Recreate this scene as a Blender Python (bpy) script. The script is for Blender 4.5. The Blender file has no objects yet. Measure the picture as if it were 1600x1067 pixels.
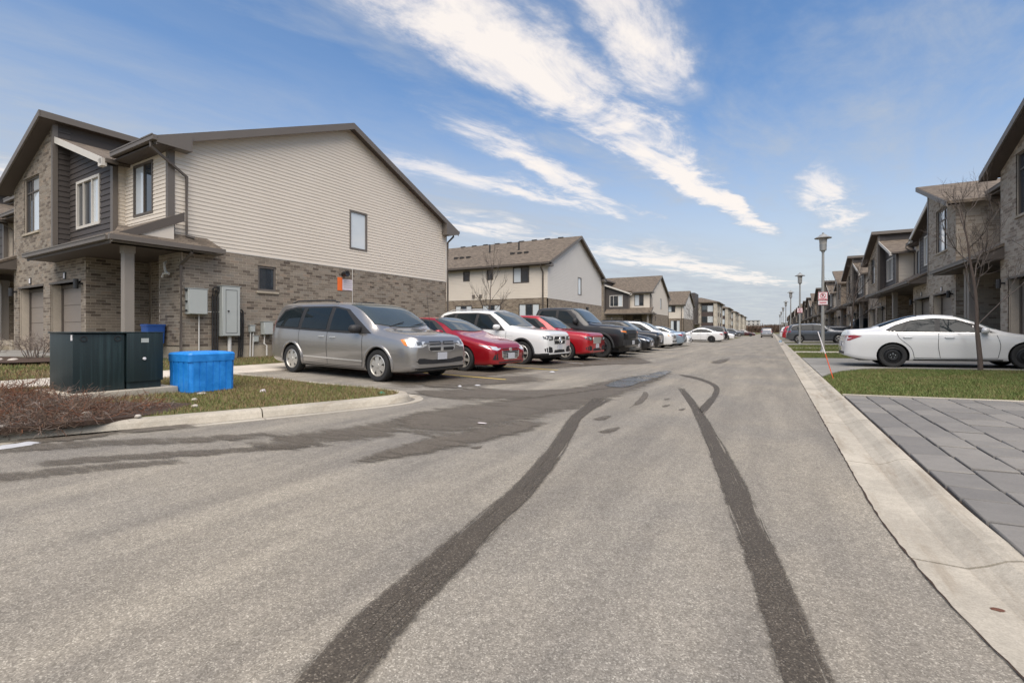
import bpy, bmesh, math, random
import numpy as np
from mathutils import Vector, Matrix
from mathutils.geometry import delaunay_2d_cdt

S = bpy.context.scene
COL = S.collection
R = math.radians
random.seed(7)

# ------------------------------------------------------------------ camera
FPX, CAMH, HOR, YAW = 765.0, 1.12, 518.0, R(28)
cam_data = bpy.data.cameras.new('camera')
cam_data.sensor_width = 36.0
cam_data.lens = 36.0 * FPX / 1600.0
cam_data.shift_y = (HOR - 533.5) / 1600.0
cam_data.clip_start, cam_data.clip_end = 0.05, 6000
cam = bpy.data.objects.new('camera', cam_data)
COL.objects.link(cam)
cam.location = (0, 0, CAMH)
cam.rotation_euler = (R(90), 0, YAW)
S.camera = cam

# ------------------------------------------------------------------ world, sun, exposure
SUN_EL, SUN_AZ = R(60), R(150)          # azimuth measured clockwise from +Y
SUN_STRENGTH, SUN_ANGLE = 2.2, R(70)
SKY_STRENGTH = 0.05
S.view_settings.view_transform = 'Standard'
S.view_settings.look = 'None'
S.view_settings.gamma = 1.0
S.view_settings.exposure = 1.30

world = bpy.data.worlds.new('World')
S.world = world
world.use_nodes = True
wn, wl = world.node_tree.nodes, world.node_tree.links
wn.clear()


def wnode(t, **k):
    n = wn.new(t)
    for a, b in k.items():
        setattr(n, a, b)
    return n


def wmath(op, a, b=None, c=None, clamp=False):
    n = wnode('ShaderNodeMath', operation=op, use_clamp=clamp)
    for i, v in enumerate((a, b, c)):
        if v is None:
            continue
        if isinstance(v, (int, float)):
            n.inputs[i].default_value = v
        else:
            wl.new(v, n.inputs[i])
    return n.outputs[0]


sky = wnode('ShaderNodeTexSky', sky_type='NISHITA')
sky.sun_disc = False
sky.sun_elevation = SUN_EL
sky.sun_rotation = SUN_AZ
sky.air_density, sky.dust_density, sky.ozone_density = 1.0, 0.6, 2.5
tc = wnode('ShaderNodeTexCoord')
sep = wnode('ShaderNodeSeparateXYZ')
wl.new(tc.outputs['Generated'], sep.inputs[0])
zc = wmath('MAXIMUM', sep.outputs[2], 0.02)
pu = wmath('DIVIDE', sep.outputs[0], zc)      # point on a flat cloud deck of unit height
pv = wmath('DIVIDE', sep.outputs[1], zc)
SD = R(14)                                     # heading of the cirrus streaks on the deck
along = wmath('ADD', wmath('MULTIPLY', pu, math.sin(SD)), wmath('MULTIPLY', pv, math.cos(SD)))
across = wmath('SUBTRACT', wmath('MULTIPLY', pu, math.cos(SD)), wmath('MULTIPLY', pv, math.sin(SD)))
comb = wnode('ShaderNodeCombineXYZ')
wl.new(across, comb.inputs[0])
wl.new(along, comb.inputs[1])


def wnoise(scale, stretch, detail=6.0, rough=0.62, dist=0.0, off=0.0, src=None):
    m = wnode('ShaderNodeMapping')
    m.inputs['Scale'].default_value = (1, stretch, 1)
    m.inputs['Location'].default_value = (off, off * 1.7, off * 0.3)
    wl.new(src or comb.outputs[0], m.inputs[0])
    n = wnode('ShaderNodeTexNoise')
    n.inputs['Scale'].default_value = scale
    n.inputs['Detail'].default_value = detail
    n.inputs['Roughness'].default_value = rough
    n.inputs['Distortion'].default_value = dist
    wl.new(m.outputs[0], n.inputs['Vector'])
    return n.outputs['Fac']


def wramp(v, lo, hi, a=0.0, b=1.0):
    n = wnode('ShaderNodeMapRange', interpolation_type='SMOOTHSTEP')
    wl.new(v, n.inputs[0])
    n.inputs[1].default_value, n.inputs[2].default_value = lo, hi
    n.inputs[3].default_value, n.inputs[4].default_value = a, b
    return n.outputs[0]


warp = wnoise(0.55, 0.6, 4, 0.55, 0.0, 3.1)
warp2 = wnoise(1.9, 0.75, 6, 0.6, 0.0, 8.4)
warp3 = wnoise(6.0, 0.5, 7, 0.62, 0.0, 4.4)
fine = wnoise(3.2, 0.45, 10, 0.66, 0.5, 1.3)
fil = wnoise(9.0, 0.2, 8, 0.6, 0.3, 2.7)
body = wnoise(1.25, 0.42, 7, 0.62, 0.3, 5.2)
cen = lambda v, k: wmath('MULTIPLY', wmath('SUBTRACT', v, 0.5), k)
acw = wmath('ADD', wmath('ADD', across, cen(warp, 0.22)), wmath('ADD', cen(warp2, 0.38), cen(warp3, 0.20)))


def streak(c0, slope, w, a0, a1, fade, amp, taper=0.0):
    """one long cirrus band on the deck: centre line across = c0 + slope*along, soft ends, narrowing by taper"""
    d = wmath('ABSOLUTE', wmath('SUBTRACT', acw, wmath('ADD', wmath('MULTIPLY', along, slope), c0)))
    if taper:
        u = wramp(along, a0, a1, 1.0, 1.0 - taper)
        d = wmath('DIVIDE', d, u)
    core = wramp(d, w * 1.6, 0.0)
    e = wmath('MULTIPLY', wramp(along, a0 - fade * 1.6, a0 + fade), wramp(along, a1 + fade * 1.6, a1 - fade))
    return wmath('MULTIPLY', wmath('MULTIPLY', core, e), amp)


bands = [streak(-1.12, -0.05, 0.30, 0.3, 5.4, 1.1, 1.0, 0.6),
         streak(-0.36, -0.27, 0.22, 1.2, 1.95, 0.35, 0.85),
         streak(-1.45, -0.177, 0.26, 1.6, 3.9, 0.7, 0.78, 0.3),
         streak(-2.74, 0.18, 0.30, 1.5, 3.9, 0.8, 0.66),
         streak(-1.98, 0.0, 0.24, 3.4, 4.3, 0.5, 0.62),
         streak(-3.69, 0.0845, 0.75, 4.2, 12.0, 2.2, 0.72),
         streak(-3.4, 0.0, 0.7, 2.3, 4.2, 0.9, 0.6),
         streak(-2.9, 0.03, 1.3, 3.6, 13.0, 2.0, 0.42),
         streak(-2.1, -0.02, 0.8, 2.2, 5.0, 1.2, 0.36),
         streak(-0.9, 0.0, 0.9, 6.0, 16.0, 2.5, 0.45),
         streak(-0.45, -0.055, 0.26, 3.5, 5.8, 0.8, 0.72),
         streak(-4.6, 0.05, 0.9, -0.5, 3.0, 1.2, 0.55),
         streak(1.6, 0.0, 0.5, -3.0, 1.4, 1.2, 0.7),
         streak(3.4, 0.02, 0.7, -4.0, 6.0, 1.4, 0.7),
         streak(-0.4, 0.0, 0.5, -6.0, -0.6, 1.2, 0.8)]
bsum = bands[0]
for b in bands[1:]:
    bsum = wmath('MAXIMUM', bsum, b)
tex = wmath('ADD', wramp(fine, 0.28, 0.70, 0.50, 1.2), cen(fil, 0.65))
wisp = wmath('MAXIMUM', wramp(wmath('MULTIPLY', bsum, tex), 0.04, 0.98), wmath('MULTIPLY', wramp(bsum, 0.0, 0.9), wramp(fine, 0.25, 0.65, 0.22, 0.62)))
veil = wmath('MULTIPLY', wramp(body, 0.42, 0.74), wramp(fine, 0.25, 0.75, 0.25, 0.85))
lowhaze = wramp(sep.outputs[2], 0.46, 0.0, 0.0, 0.88)
leftveil = wmath('MULTIPLY', wramp(across, -1.2, -3.2), wmath('MULTIPLY', wramp(body, 0.22, 0.60, 0.35, 0.9), wramp(fine, 0.3, 0.7, 0.55, 1.0)))
mask = wmath('MAXIMUM', wmath('MAXIMUM', wisp, veil), leftveil)
mask = wmath('MINIMUM', mask, 0.95)

tint = wnode('ShaderNodeMix', data_type='RGBA', blend_type='MULTIPLY')
tint.inputs[0].default_value = 1.0
wl.new(sky.outputs[0], tint.inputs[6])
tint.inputs[7].default_value = (1.0, 1.28, 1.46, 1)
hz = wnode('ShaderNodeMix', data_type='RGBA')
wl.new(lowhaze, hz.inputs[0])
wl.new(tint.outputs[2], hz.inputs[6])
hz.inputs[7].default_value = (5.5, 5.45, 5.35, 1)
ccol = wnode('ShaderNodeMix', data_type='RGBA')
wl.new(wramp(wisp, 0.15, 0.75), ccol.inputs[0])
ccol.inputs[6].default_value = (4.1, 4.5, 5.1, 1)
ccol.inputs[7].default_value = (8.3, 7.7, 7.2, 1)
cm = wnode('ShaderNodeMix', data_type='RGBA')
wl.new(mask, cm.inputs[0])
wl.new(hz.outputs[2], cm.inputs[6])
wl.new(ccol.outputs[2], cm.inputs[7])
bg = wnode('ShaderNodeBackground')
bg.inputs[1].default_value = SKY_STRENGTH
wl.new(cm.outputs[2], bg.inputs[0])
wo = wnode('ShaderNodeOutputWorld')
wl.new(bg.outputs[0], wo.inputs[0])

sun_data = bpy.data.lights.new('sun', 'SUN')
sun_data.energy = SUN_STRENGTH
sun_data.angle = SUN_ANGLE
sun_data.color = (1.0, 0.89, 0.76)
sun = bpy.data.objects.new('sun', sun_data)
COL.objects.link(sun)
sd = Vector((math.sin(SUN_AZ) * math.cos(SUN_EL), math.cos(SUN_AZ) * math.cos(SUN_EL), math.sin(SUN_EL)))
sun.rotation_euler = sd.to_track_quat('Z', 'Y').to_euler()

# ------------------------------------------------------------------ material helpers
MATS = {}


class NT:
    """small wrapper to write node trees briefly"""
    def __init__(s, name):
        s.m = bpy.data.materials.new(name)
        s.m.use_nodes = True
        s.n, s.l = s.m.node_tree.nodes, s.m.node_tree.links
        s.b = s.n['Principled BSDF']
        s._co = None
        MATS[name] = s.m

    def node(s, t, **k):
        n = s.n.new(t)
        for a, b in k.items():
            setattr(n, a, b)
        return n

    def put(s, sock, v):
        if isinstance(v, (int, float)):
            sock.default_value = v
        elif isinstance(v, tuple):
            sock.default_value = v if len(v) == len(sock.default_value) else v + (1,)
        else:
            s.l.new(v, sock)

    def co(s, kind='Object'):
        if s._co is None:
            s._co = s.node('ShaderNodeTexCoord')
        return s._co.outputs[kind]

    def world(s):
        return s.node('ShaderNodeNewGeometry').outputs['Position']

    def mapping(s, v, scale=(1, 1, 1), rot=(0, 0, 0), loc=(0, 0, 0)):
        m = s.node('ShaderNodeMapping')
        m.inputs['Scale'].default_value = scale
        m.inputs['Rotation'].default_value = rot
        m.inputs['Location'].default_value = loc
        s.l.new(v, m.inputs[0])
        return m.outputs[0]

    def noise(s, v, scale, detail=4, rough=0.55, dist=0.0, out='Fac'):
        n = s.node('ShaderNodeTexNoise')
        n.inputs['Scale'].default_value = scale
        n.inputs['Detail'].default_value = detail
        n.inputs['Roughness'].default_value = rough
        n.inputs['Distortion'].default_value = dist
        s.l.new(v, n.inputs['Vector'])
        return n.outputs[out]

    def voro(s, v, scale, feature='F1', out='Color'):
        n = s.node('ShaderNodeTexVoronoi', feature=feature)
        n.inputs['Scale'].default_value = scale
        s.l.new(v, n.inputs['Vector'])
        return n.outputs[out]

    def math(s, op, a, b=0.0, clamp=False):
        n = s.node('ShaderNodeMath', operation=op, use_clamp=clamp)
        s.put(n.inputs[0], a)
        s.put(n.inputs[1], b)
        return n.outputs[0]

    def ramp(s, v, lo, hi, a=0.0, b=1.0):
        n = s.node('ShaderNodeMapRange', interpolation_type='SMOOTHSTEP')
        s.put(n.inputs[0], v)
        for i, q in zip((1, 2, 3, 4), (lo, hi, a, b)):
            n.inputs[i].default_value = q
        return n.outputs[0]

    def mix(s, f, a, b, blend='MIX'):
        n = s.node('ShaderNodeMix', data_type='RGBA', blend_type=blend)
        s.put(n.inputs[0], f)
        s.put(n.inputs[6], a)
        s.put(n.inputs[7], b)
        return n.outputs[2]

    def cramp(s, v, stops):
        n = s.node('ShaderNodeValToRGB')
        e = n.color_ramp.elements
        while len(e) > len(stops):
            e.remove(e[-1])
        while len(e) < len(stops):
            e.new(0.5)
        for i, (p, c) in enumerate(stops):
            e[i].position = p
            e[i].color = c + (1,)
        s.put(n.inputs[0], v)
        return n.outputs[0]

    def bump(s, h, strength=0.3, dist=0.01):
        n = s.node('ShaderNodeBump')
        n.inputs['Strength'].default_value = strength
        n.inputs['Distance'].default_value = dist
        s.l.new(h, n.inputs['Height'])
        s.l.new(n.outputs[0], s.b.inputs['Normal'])

    def base(s, c):
        s.put(s.b.inputs['Base Color'], c)

    def rough(s, v):
        s.put(s.b.inputs['Roughness'], v)

    def set(s, **k):
        for a, v in k.items():
            s.put(s.b.inputs[a.replace('_', ' ')], v)
        return s


def plain(name, col, rough=0.5, metal=0.0, coat=0.0, var=0.12, scale=3.0, ior=None):
    t = NT(name)
    if var:
        n = t.noise(t.world(), scale, 5, 0.6)
        t.base(t.mix(n, tuple(c * (1 - var) for c in col), tuple(min(1, c * (1 + var)) for c in col)))
    else:
        t.base(col)
    t.set(Roughness=rough, Metallic=metal, Coat_Weight=coat)
    if coat:
        t.set(Coat_Roughness=0.04)
    if ior:
        t.set(IOR=ior)
    return t


# --- ground materials
t = NT('asphalt')
p = t.world()
st = t.voro(t.mapping(p, (1, 1, 0.2)), 190)
sv = t.node('ShaderNodeSeparateColor')
t.l.new(st, sv.inputs[0])
agg = t.cramp(sv.outputs[0], [(0.0, (0.153, 0.137, 0.113)), (0.45, (0.214, 0.193, 0.162)), (0.85, (0.266, 0.241, 0.204)), (1.0, (0.40, 0.37, 0.315))])
big = t.noise(p, 0.35, 5, 0.6)
streaky = t.noise(t.mapping(p, (1.6, 0.16, 1)), 1.3, 5, 0.65)
mid = t.noise(p, 9, 4, 0.6)
finest = t.noise(p, 420, 2, 0.6)
pebb = t.voro(t.mapping(p, (1, 1, 0.2), (0, 0, 0.4)), 61)
pv_ = t.node('ShaderNodeSeparateColor')
t.l.new(pebb, pv_.inputs[0])
c = t.mix(t.ramp(big, 0.3, 0.7), (0.85, 0.86, 0.88), (1.12, 1.1, 1.05))
c = t.mix(1.0, agg, c, 'MULTIPLY')
c = t.mix(1.0, c, t.mix(t.ramp(streaky, 0.33, 0.68), (0.80, 0.80, 0.81), (1.13, 1.13, 1.12)), 'MULTIPLY')
c = t.mix(1.0, c, t.mix(mid, (0.84, 0.84, 0.84), (1.16, 1.16, 1.16)), 'MULTIPLY')
c = t.mix(1.0, c, t.mix(finest, (0.8, 0.8, 0.8), (1.2, 1.2, 1.2)), 'MULTIPLY')
c = t.mix(1.0, c, t.mix(t.ramp(pv_.outputs[0], 0.1, 1.0), (0.9, 0.9, 0.9), (1.1, 1.1, 1.1)), 'MULTIPLY')
t.base(c)
t.set(Roughness=0.93)
t.bump(sv.outputs[1], 0.55, 0.006)

t = NT('wet_asphalt')
p = t.world()
st = t.voro(t.mapping(p, (1, 1, 0.2)), 180)
sv = t.node('ShaderNodeSeparateColor')
t.l.new(st, sv.inputs[0])
agg = t.cramp(sv.outputs[0], [(0.0, (0.038, 0.030, 0.021)), (0.6, (0.068, 0.055, 0.040)), (0.9, (0.10, 0.082, 0.061)), (1.0, (0.20, 0.172, 0.135))])
t.base(t.mix(1.0, agg, t.mix(t.noise(p, 3, 4), (0.75, 0.75, 0.75), (1.2, 1.2, 1.2)), 'MULTIPLY'))
t.set(Roughness=0.72)
t.bump(sv.outputs[1], 0.4, 0.005)
ea = t.node('ShaderNodeAttribute', attribute_name='edge').outputs['Fac']
rag = t.math('ADD', ea, t.math('MULTIPLY', t.math('SUBTRACT', t.noise(p, 7, 6, 0.7), 0.5), 0.75))
rag = t.math('ADD', rag, t.math('MULTIPLY', t.math('SUBTRACT', sv.outputs[2], 0.5), 0.22))
ln = t.node('ShaderNodeAttribute', attribute_name='lane')
tr_ = t.noise(t.mapping(ln.outputs['Vector'], (11, 0.9, 1)), 1.0, 5, 0.75)
rag = t.math('SUBTRACT', rag, t.ramp(tr_, 0.52, 0.66, 0, 0.85))
t.put(t.b.inputs['Alpha'], t.ramp(rag, 0.20, 0.66, 0, 0.92))

t = NT('damp_asphalt')
p = t.world()
st = t.voro(t.mapping(p, (1, 1, 0.2)), 150)
sv = t.node('ShaderNodeSeparateColor')
t.l.new(st, sv.inputs[0])
agg = t.cramp(sv.outputs[0], [(0.0, (0.062, 0.050, 0.036)), (0.6, (0.105, 0.087, 0.065)), (0.9, (0.14, 0.118, 0.09)), (1.0, (0.22, 0.195, 0.16))])
t.base(t.mix(1.0, agg, t.mix(t.noise(p, 1.6, 5, 0.7), (0.72, 0.72, 0.72), (1.25, 1.25, 1.25)), 'MULTIPLY'))
t.set(Roughness=0.7)
t.bump(sv.outputs[1], 0.4, 0.005)
ea = t.node('ShaderNodeAttribute', attribute_name='edge').outputs['Fac']
rag = t.math('ADD', ea, t.math('MULTIPLY', t.math('SUBTRACT', t.noise(t.mapping(p, (0.75, 3.2, 1), (0, 0, R(-18))), 1.5, 9, 0.74), 0.5), 1.9))
rag = t.math('ADD', rag, t.math('MULTIPLY', t.math('SUBTRACT', sv.outputs[2], 0.5), 0.2))
t.put(t.b.inputs['Alpha'], t.ramp(rag, 0.15, 0.75, 0, 0.95))

t = NT('puddle')
p = t.world()
t.base((0.05, 0.046, 0.04))
t.rough(t.ramp(t.noise(p, 2, 3), 0.35, 0.6, 0.10, 0.3))
ea = t.node('ShaderNodeAttribute', attribute_name='edge').outputs['Fac']
rag = t.math('ADD', ea, t.math('MULTIPLY', t.math('SUBTRACT', t.noise(p, 3, 5, 0.65), 0.5), 1.0))
t.put(t.b.inputs['Alpha'], t.ramp(rag, 0.35, 0.6))


def concrete(name, col, sc=1.0, crackdark=0.75):
    t = NT(name)
    p = t.world()
    n1 = t.noise(p, 1.1 * sc, 6, 0.65)
    n2 = t.noise(p, 22 * sc, 4, 0.6)
    c = t.mix(t.ramp(n1, 0.3, 0.7), tuple(x * crackdark for x in col), tuple(x * 1.1 for x in col))
    c = t.mix(1.0, c, t.mix(n2, (0.8, 0.8, 0.79), (1.18, 1.18, 1.17)), 'MULTIPLY')
    sp = t.voro(p, 160)
    q = t.node('ShaderNodeSeparateColor')
    t.l.new(sp, q.inputs[0])
    c = t.mix(1.0, c, t.mix(q.outputs[0], (0.88, 0.88, 0.88), (1.1, 1.1, 1.1)), 'MULTIPLY')
    t.base(c)
    t.set(Roughness=0.9)
    t.bump(n2, 0.25, 0.006)
    return t


concrete('concrete', (0.43, 0.385, 0.315))
concrete('walk', (0.52, 0.47, 0.40))
concrete('foundation', (0.40, 0.345, 0.27))
concrete('driveway', (0.235, 0.225, 0.205))
t = concrete('kerb_concrete', (0.40, 0.362, 0.30), 1.0, 0.78)
p = t.world()
src = t.b.inputs['Base Color'].links[0].from_socket
st_ = t.noise(t.mapping(p, (6.0, 0.55, 1)), 1.0, 6, 0.7)
c = t.mix(t.ramp(st_, 0.48, 0.72, 0, 0.6), src, (0.20, 0.155, 0.105))
sp_ = t.noise(p, 2.4, 6, 0.75)
t.base(t.mix(t.ramp(sp_, 0.62, 0.74, 0, 0.5), c, (0.17, 0.13, 0.09)))

t = NT('paver')
p = t.world()
oi = t.node('ShaderNodeObjectInfo').outputs['Random']
c = t.cramp(oi, [(0.0, (0.128, 0.127, 0.127)), (0.5, (0.155, 0.153, 0.151)), (1.0, (0.182, 0.178, 0.173))])
c = t.mix(1.0, c, t.mix(t.noise(p, 5, 6, 0.7), (0.75, 0.75, 0.76), (1.22, 1.22, 1.2)), 'MULTIPLY')
c = t.mix(1.0, c, t.mix(t.noise(p, 60, 3, 0.7), (0.85, 0.85, 0.85), (1.15, 1.15, 1.15)), 'MULTIPLY')
t.base(t.mix(1.0, c, (1.12, 1.07, 1.0), 'MULTIPLY'))
t.set(Roughness=0.85)
t.bump(t.noise(p, 45, 4, 0.7), 0.3, 0.008)

t = NT('grass_ground')
p = t.world()
n = t.noise(p, 0.9, 6, 0.65)
n2 = t.noise(p, 14, 5, 0.7)
c = t.cramp(n, [(0.3, (0.062, 0.075, 0.020)), (0.5, (0.10, 0.098, 0.032)), (0.62, (0.13, 0.095, 0.045)), (0.75, (0.10, 0.066, 0.036))])
t.base(t.mix(1.0, c, t.mix(n2, (0.55, 0.55, 0.55), (1.4, 1.4, 1.4)), 'MULTIPLY'))
t.set(Roughness=1.0)
t.bump(n2, 0.6, 0.03)

t = NT('grass_blade')
at = t.node('ShaderNodeAttribute', attribute_name='tone').outputs['Fac']
pn = t.noise(t.world(), 0.8, 5, 0.65)
v = t.math('ADD', t.math('MULTIPLY', at, 0.42), t.math('MULTIPLY', pn, 0.75))
t.base(t.cramp(v, [(0.30, (0.08, 0.115, 0.024)), (0.47, (0.14, 0.16, 0.04)), (0.56, (0.19, 0.17, 0.06)), (0.64, (0.17, 0.105, 0.05)), (0.85, (0.28, 0.20, 0.11))]))
t.set(Roughness=0.75)

t = NT('grass_lush')
at = t.node('ShaderNodeAttribute', attribute_name='tone').outputs['Fac']
pn = t.noise(t.world(), 0.9, 5, 0.65)
v = t.math('ADD', t.math('MULTIPLY', at, 0.35), t.math('MULTIPLY', pn, 0.62))
t.base(t.cramp(v, [(0.24, (0.065, 0.105, 0.02)), (0.46, (0.115, 0.155, 0.034)), (0.56, (0.17, 0.175, 0.055)), (0.67, (0.17, 0.125, 0.055)), (0.80, (0.25, 0.19, 0.105))]))
t.set(Roughness=0.75)

t = NT('mulch')
p = t.world()
n = t.noise(p, 30, 5, 0.75)
t.base(t.mix(n, (0.022, 0.013, 0.009), (0.10, 0.062, 0.042)))
t.set(Roughness=1.0)
t.bump(n, 0.9, 0.03)

# --- wall materials
t = NT('brick')
geo = t.node('ShaderNodeNewGeometry')
rv = t.math('FRACT', t.math('ADD', geo.outputs['Random Per Island'], t.node('ShaderNodeObjectInfo').outputs['Random']))
c = t.cramp(rv, [(0.0, (0.10, 0.078, 0.060)), (0.12, (0.15, 0.122, 0.095)), (0.4, (0.218, 0.182, 0.142)), (0.7, (0.275, 0.233, 0.184)), (0.88, (0.235, 0.208, 0.172)), (1.0, (0.28, 0.22, 0.167))])
p = t.world()
c = t.mix(1.0, c, t.mix(t.noise(p, 38, 4, 0.7), (0.72, 0.72, 0.72), (1.25, 1.25, 1.25)), 'MULTIPLY')
c = t.mix(1.0, c, t.mix(t.noise(p, 0.8, 4, 0.6), (0.85, 0.85, 0.86), (1.12, 1.11, 1.1)), 'MULTIPLY')
t.base(c)
t.set(Roughness=0.92)
t.bump(t.noise(p, 70, 3, 0.7), 0.35, 0.004)
def shade_lift_brick():  # paler brick for the right-hand row, colour lifted to offset its shade
    t = NT('brick_shade_lift')
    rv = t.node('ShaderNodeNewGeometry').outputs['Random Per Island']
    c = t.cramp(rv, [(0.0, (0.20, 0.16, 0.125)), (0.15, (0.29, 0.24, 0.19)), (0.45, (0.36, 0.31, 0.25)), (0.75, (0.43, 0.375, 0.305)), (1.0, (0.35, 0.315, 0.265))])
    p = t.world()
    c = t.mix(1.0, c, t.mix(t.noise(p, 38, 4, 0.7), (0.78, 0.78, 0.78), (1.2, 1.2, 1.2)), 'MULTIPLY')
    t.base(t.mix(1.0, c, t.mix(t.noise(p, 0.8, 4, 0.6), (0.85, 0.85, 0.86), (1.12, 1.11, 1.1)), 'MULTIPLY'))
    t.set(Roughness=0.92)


shade_lift_brick()
concrete('mortar', (0.47, 0.41, 0.335), 1.5, 0.92)

t = NT('brick_far')


def far_brick(t, sc, k=1.0):
    """brick courses for walls too far away to tell the bricks apart; u runs along the wall in world space"""
    p = t.world()
    s_ = t.node('ShaderNodeSeparateXYZ')
    t.l.new(p, s_.inputs[0])
    cb = t.node('ShaderNodeCombineXYZ')
    t.put(cb.inputs[0], t.math('ADD', s_.outputs[0], s_.outputs[1]))
    t.put(cb.inputs[1], s_.outputs[2])
    b = t.node('ShaderNodeTexBrick')
    t.l.new(cb.outputs[0], b.inputs['Vector'])
    b.inputs['Scale'].default_value = 1.0
    b.inputs['Brick Width'].default_value = 0.257
    b.inputs['Row Height'].default_value = 0.089
    b.inputs['Mortar Size'].default_value = 0.008
    b.inputs['Color1'].default_value = (0.12 * k, 0.090 * k, 0.065 * k, 1)
    b.inputs['Color2'].default_value = (0.27 * k, 0.218 * k, 0.16 * k, 1)
    b.inputs['Mortar'].default_value = (0.36, 0.31, 0.25, 1)
    b.inputs['Bias'].default_value = -0.1
    c = t.mix(1.0, b.outputs[0], t.mix(t.noise(p, 6, 4, 0.7), (0.72, 0.72, 0.72), (1.25, 1.25, 1.25)), 'MULTIPLY')
    t.base(c)
    t.set(Roughness=0.92)
    t.bump(b.outputs['Fac'], -0.4, 0.01)


far_brick(t, 1)
far_brick(NT('brick_far_shade_lift'), 1, 1.6)  # far courses of the right-hand row, lightened the same way against shade


def siding_mat(name, col):
    t = NT(name)
    p = t.world()
    s_ = t.node('ShaderNodeSeparateXYZ')
    t.l.new(p, s_.inputs[0])
    n = t.noise(t.mapping(p, (1, 1, 6)), 2.0, 4, 0.6)
    n2 = t.noise(p, 0.45, 5, 0.6)
    c = t.mix(n, tuple(x * 0.94 for x in col), tuple(x * 1.05 for x in col))
    c = t.mix(1.0, c, t.mix(n2, (0.93, 0.92, 0.90), (1.05, 1.05, 1.05)), 'MULTIPLY')
    t.base(c)
    t.set(Roughness=0.62)
    return t


siding_mat('siding_beige', (0.64, 0.575, 0.49))
siding_mat('siding_dark', (0.062, 0.052, 0.047))
siding_mat('siding_white', (0.60, 0.57, 0.525))
plain('trim_brown', (0.095, 0.078, 0.064), 0.5, var=0.08)
plain('trim_taupe', (0.135, 0.116, 0.099), 0.5, var=0.08)
plain('trim_light', (0.56, 0.525, 0.47), 0.5, var=0.06)
plain('soffit', (0.075, 0.058, 0.048), 0.6, var=0.1)
plain('post', (0.25, 0.22, 0.188), 0.55, var=0.08)
plain('garage_door', (0.235, 0.20, 0.17), 0.5, var=0.06)
plain('door_dark', (0.03, 0.022, 0.018), 0.4, var=0.1)
plain('black_metal', (0.02, 0.02, 0.022), 0.4, var=0.1)
plain('vent_dark', (0.03, 0.027, 0.025), 0.7, var=0.1)
t = plain('window_glass', (0.035, 0.042, 0.05), 0.03, var=0.3, scale=0.7, ior=2.1)
t = plain('window_sky_sheen', (0.58, 0.62, 0.64), 0.05, coat=1.0, var=0.12, scale=0.9)  # pale panes: bright sky reflection painted into the base colour
t = plain('door_glass', (0.01, 0.016, 0.02), 0.05, var=0.2, ior=1.5)

t = NT('shingle')
p = t.co('Object')
s_ = t.node('ShaderNodeSeparateXYZ')
t.l.new(t.world(), s_.inputs[0])
cb = t.node('ShaderNodeCombineXYZ')
t.put(cb.inputs[0], t.math('ADD', s_.outputs[0], s_.outputs[1]))
t.put(cb.inputs[1], t.math('MULTIPLY', s_.outputs[2], 2.6))
b = t.node('ShaderNodeTexBrick')
t.l.new(cb.outputs[0], b.inputs['Vector'])
b.inputs['Scale'].default_value = 1.0
b.inputs['Brick Width'].default_value = 0.22
b.inputs['Row Height'].default_value = 0.145
b.inputs['Mortar Size'].default_value = 0.006
b.inputs['Color1'].default_value = (0.085, 0.066, 0.049, 1)
b.inputs['Color2'].default_value = (0.17, 0.135, 0.10, 1)
b.inputs['Mortar'].default_value = (0.05, 0.04, 0.032, 1)
t.base(t.mix(1.0, b.outputs[0], t.mix(t.noise(t.world(), 8, 5, 0.7), (0.72, 0.72, 0.72), (1.25, 1.25, 1.25)), 'MULTIPLY'))
t.set(Roughness=0.95)
t.bump(b.outputs['Fac'], -0.5, 0.015)

# --- vehicles
plain('paint_silver', (0.33, 0.315, 0.30), 0.30, 0.7, 1.0, var=0.03)
plain('paint_red', (0.30, 0.006, 0.012), 0.30, 0.35, 1.0, var=0.03)
plain('paint_red_bright', (0.36, 0.008, 0.014), 0.32, 0.2, 1.0, var=0.03)
plain('paint_white', (0.64, 0.64, 0.63), 0.32, 0.0, 1.0, var=0.03)
plain('paint_black', (0.007, 0.007, 0.008), 0.35, 0.0, 0.6, var=0.03)
plain('paint_grey', (0.085, 0.092, 0.102), 0.3, 0.5, 1.0, var=0.03)
plain('paint_blue', (0.26, 0.33, 0.40), 0.3, 0.5, 1.0, var=0.03)
plain('paint_burgundy', (0.06, 0.008, 0.012), 0.3, 0.3, 1.0, var=0.03)
plain('car_glass', (0.012, 0.017, 0.02), 0.02, var=0.2, ior=1.42)
plain('windscreen', (0.05, 0.06, 0.058), 0.02, var=0.3, scale=1.5, ior=1.8)
MATS['car_glass'].node_tree.nodes['Principled BSDF'].inputs['Specular IOR Level'].default_value = 0.33
plain('tyre', (0.018, 0.018, 0.018), 0.75, var=0.15)
plain('rim_silver', (0.52, 0.50, 0.46), 0.35, 0.6, var=0.05)
plain('rim_dark', (0.03, 0.03, 0.032), 0.4, 0.3, var=0.05)
plain('rim_steel', (0.014, 0.014, 0.015), 0.5, 0.2, var=0.05)
plain('plastic_black', (0.018, 0.018, 0.019), 0.6, var=0.1)
plain('chrome', (0.82, 0.82, 0.81), 0.28, 0.85, var=0)
plain('lamp_clear', (0.62, 0.63, 0.63), 0.12, 0.3, 1.0, var=0.35, scale=25)
plain('lamp_dark', (0.09, 0.095, 0.10), 0.1, 0.2, 1.0, var=0.4, scale=20)
plain('lamp_red', (0.25, 0.004, 0.01), 0.15, 0, 1.0, var=0.2, scale=18)
plain('lamp_amber', (0.70, 0.19, 0.02), 0.2, 0, 1.0, var=0.1)
plain('plate', (0.46, 0.47, 0.50), 0.4, var=0.15, scale=30)

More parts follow.
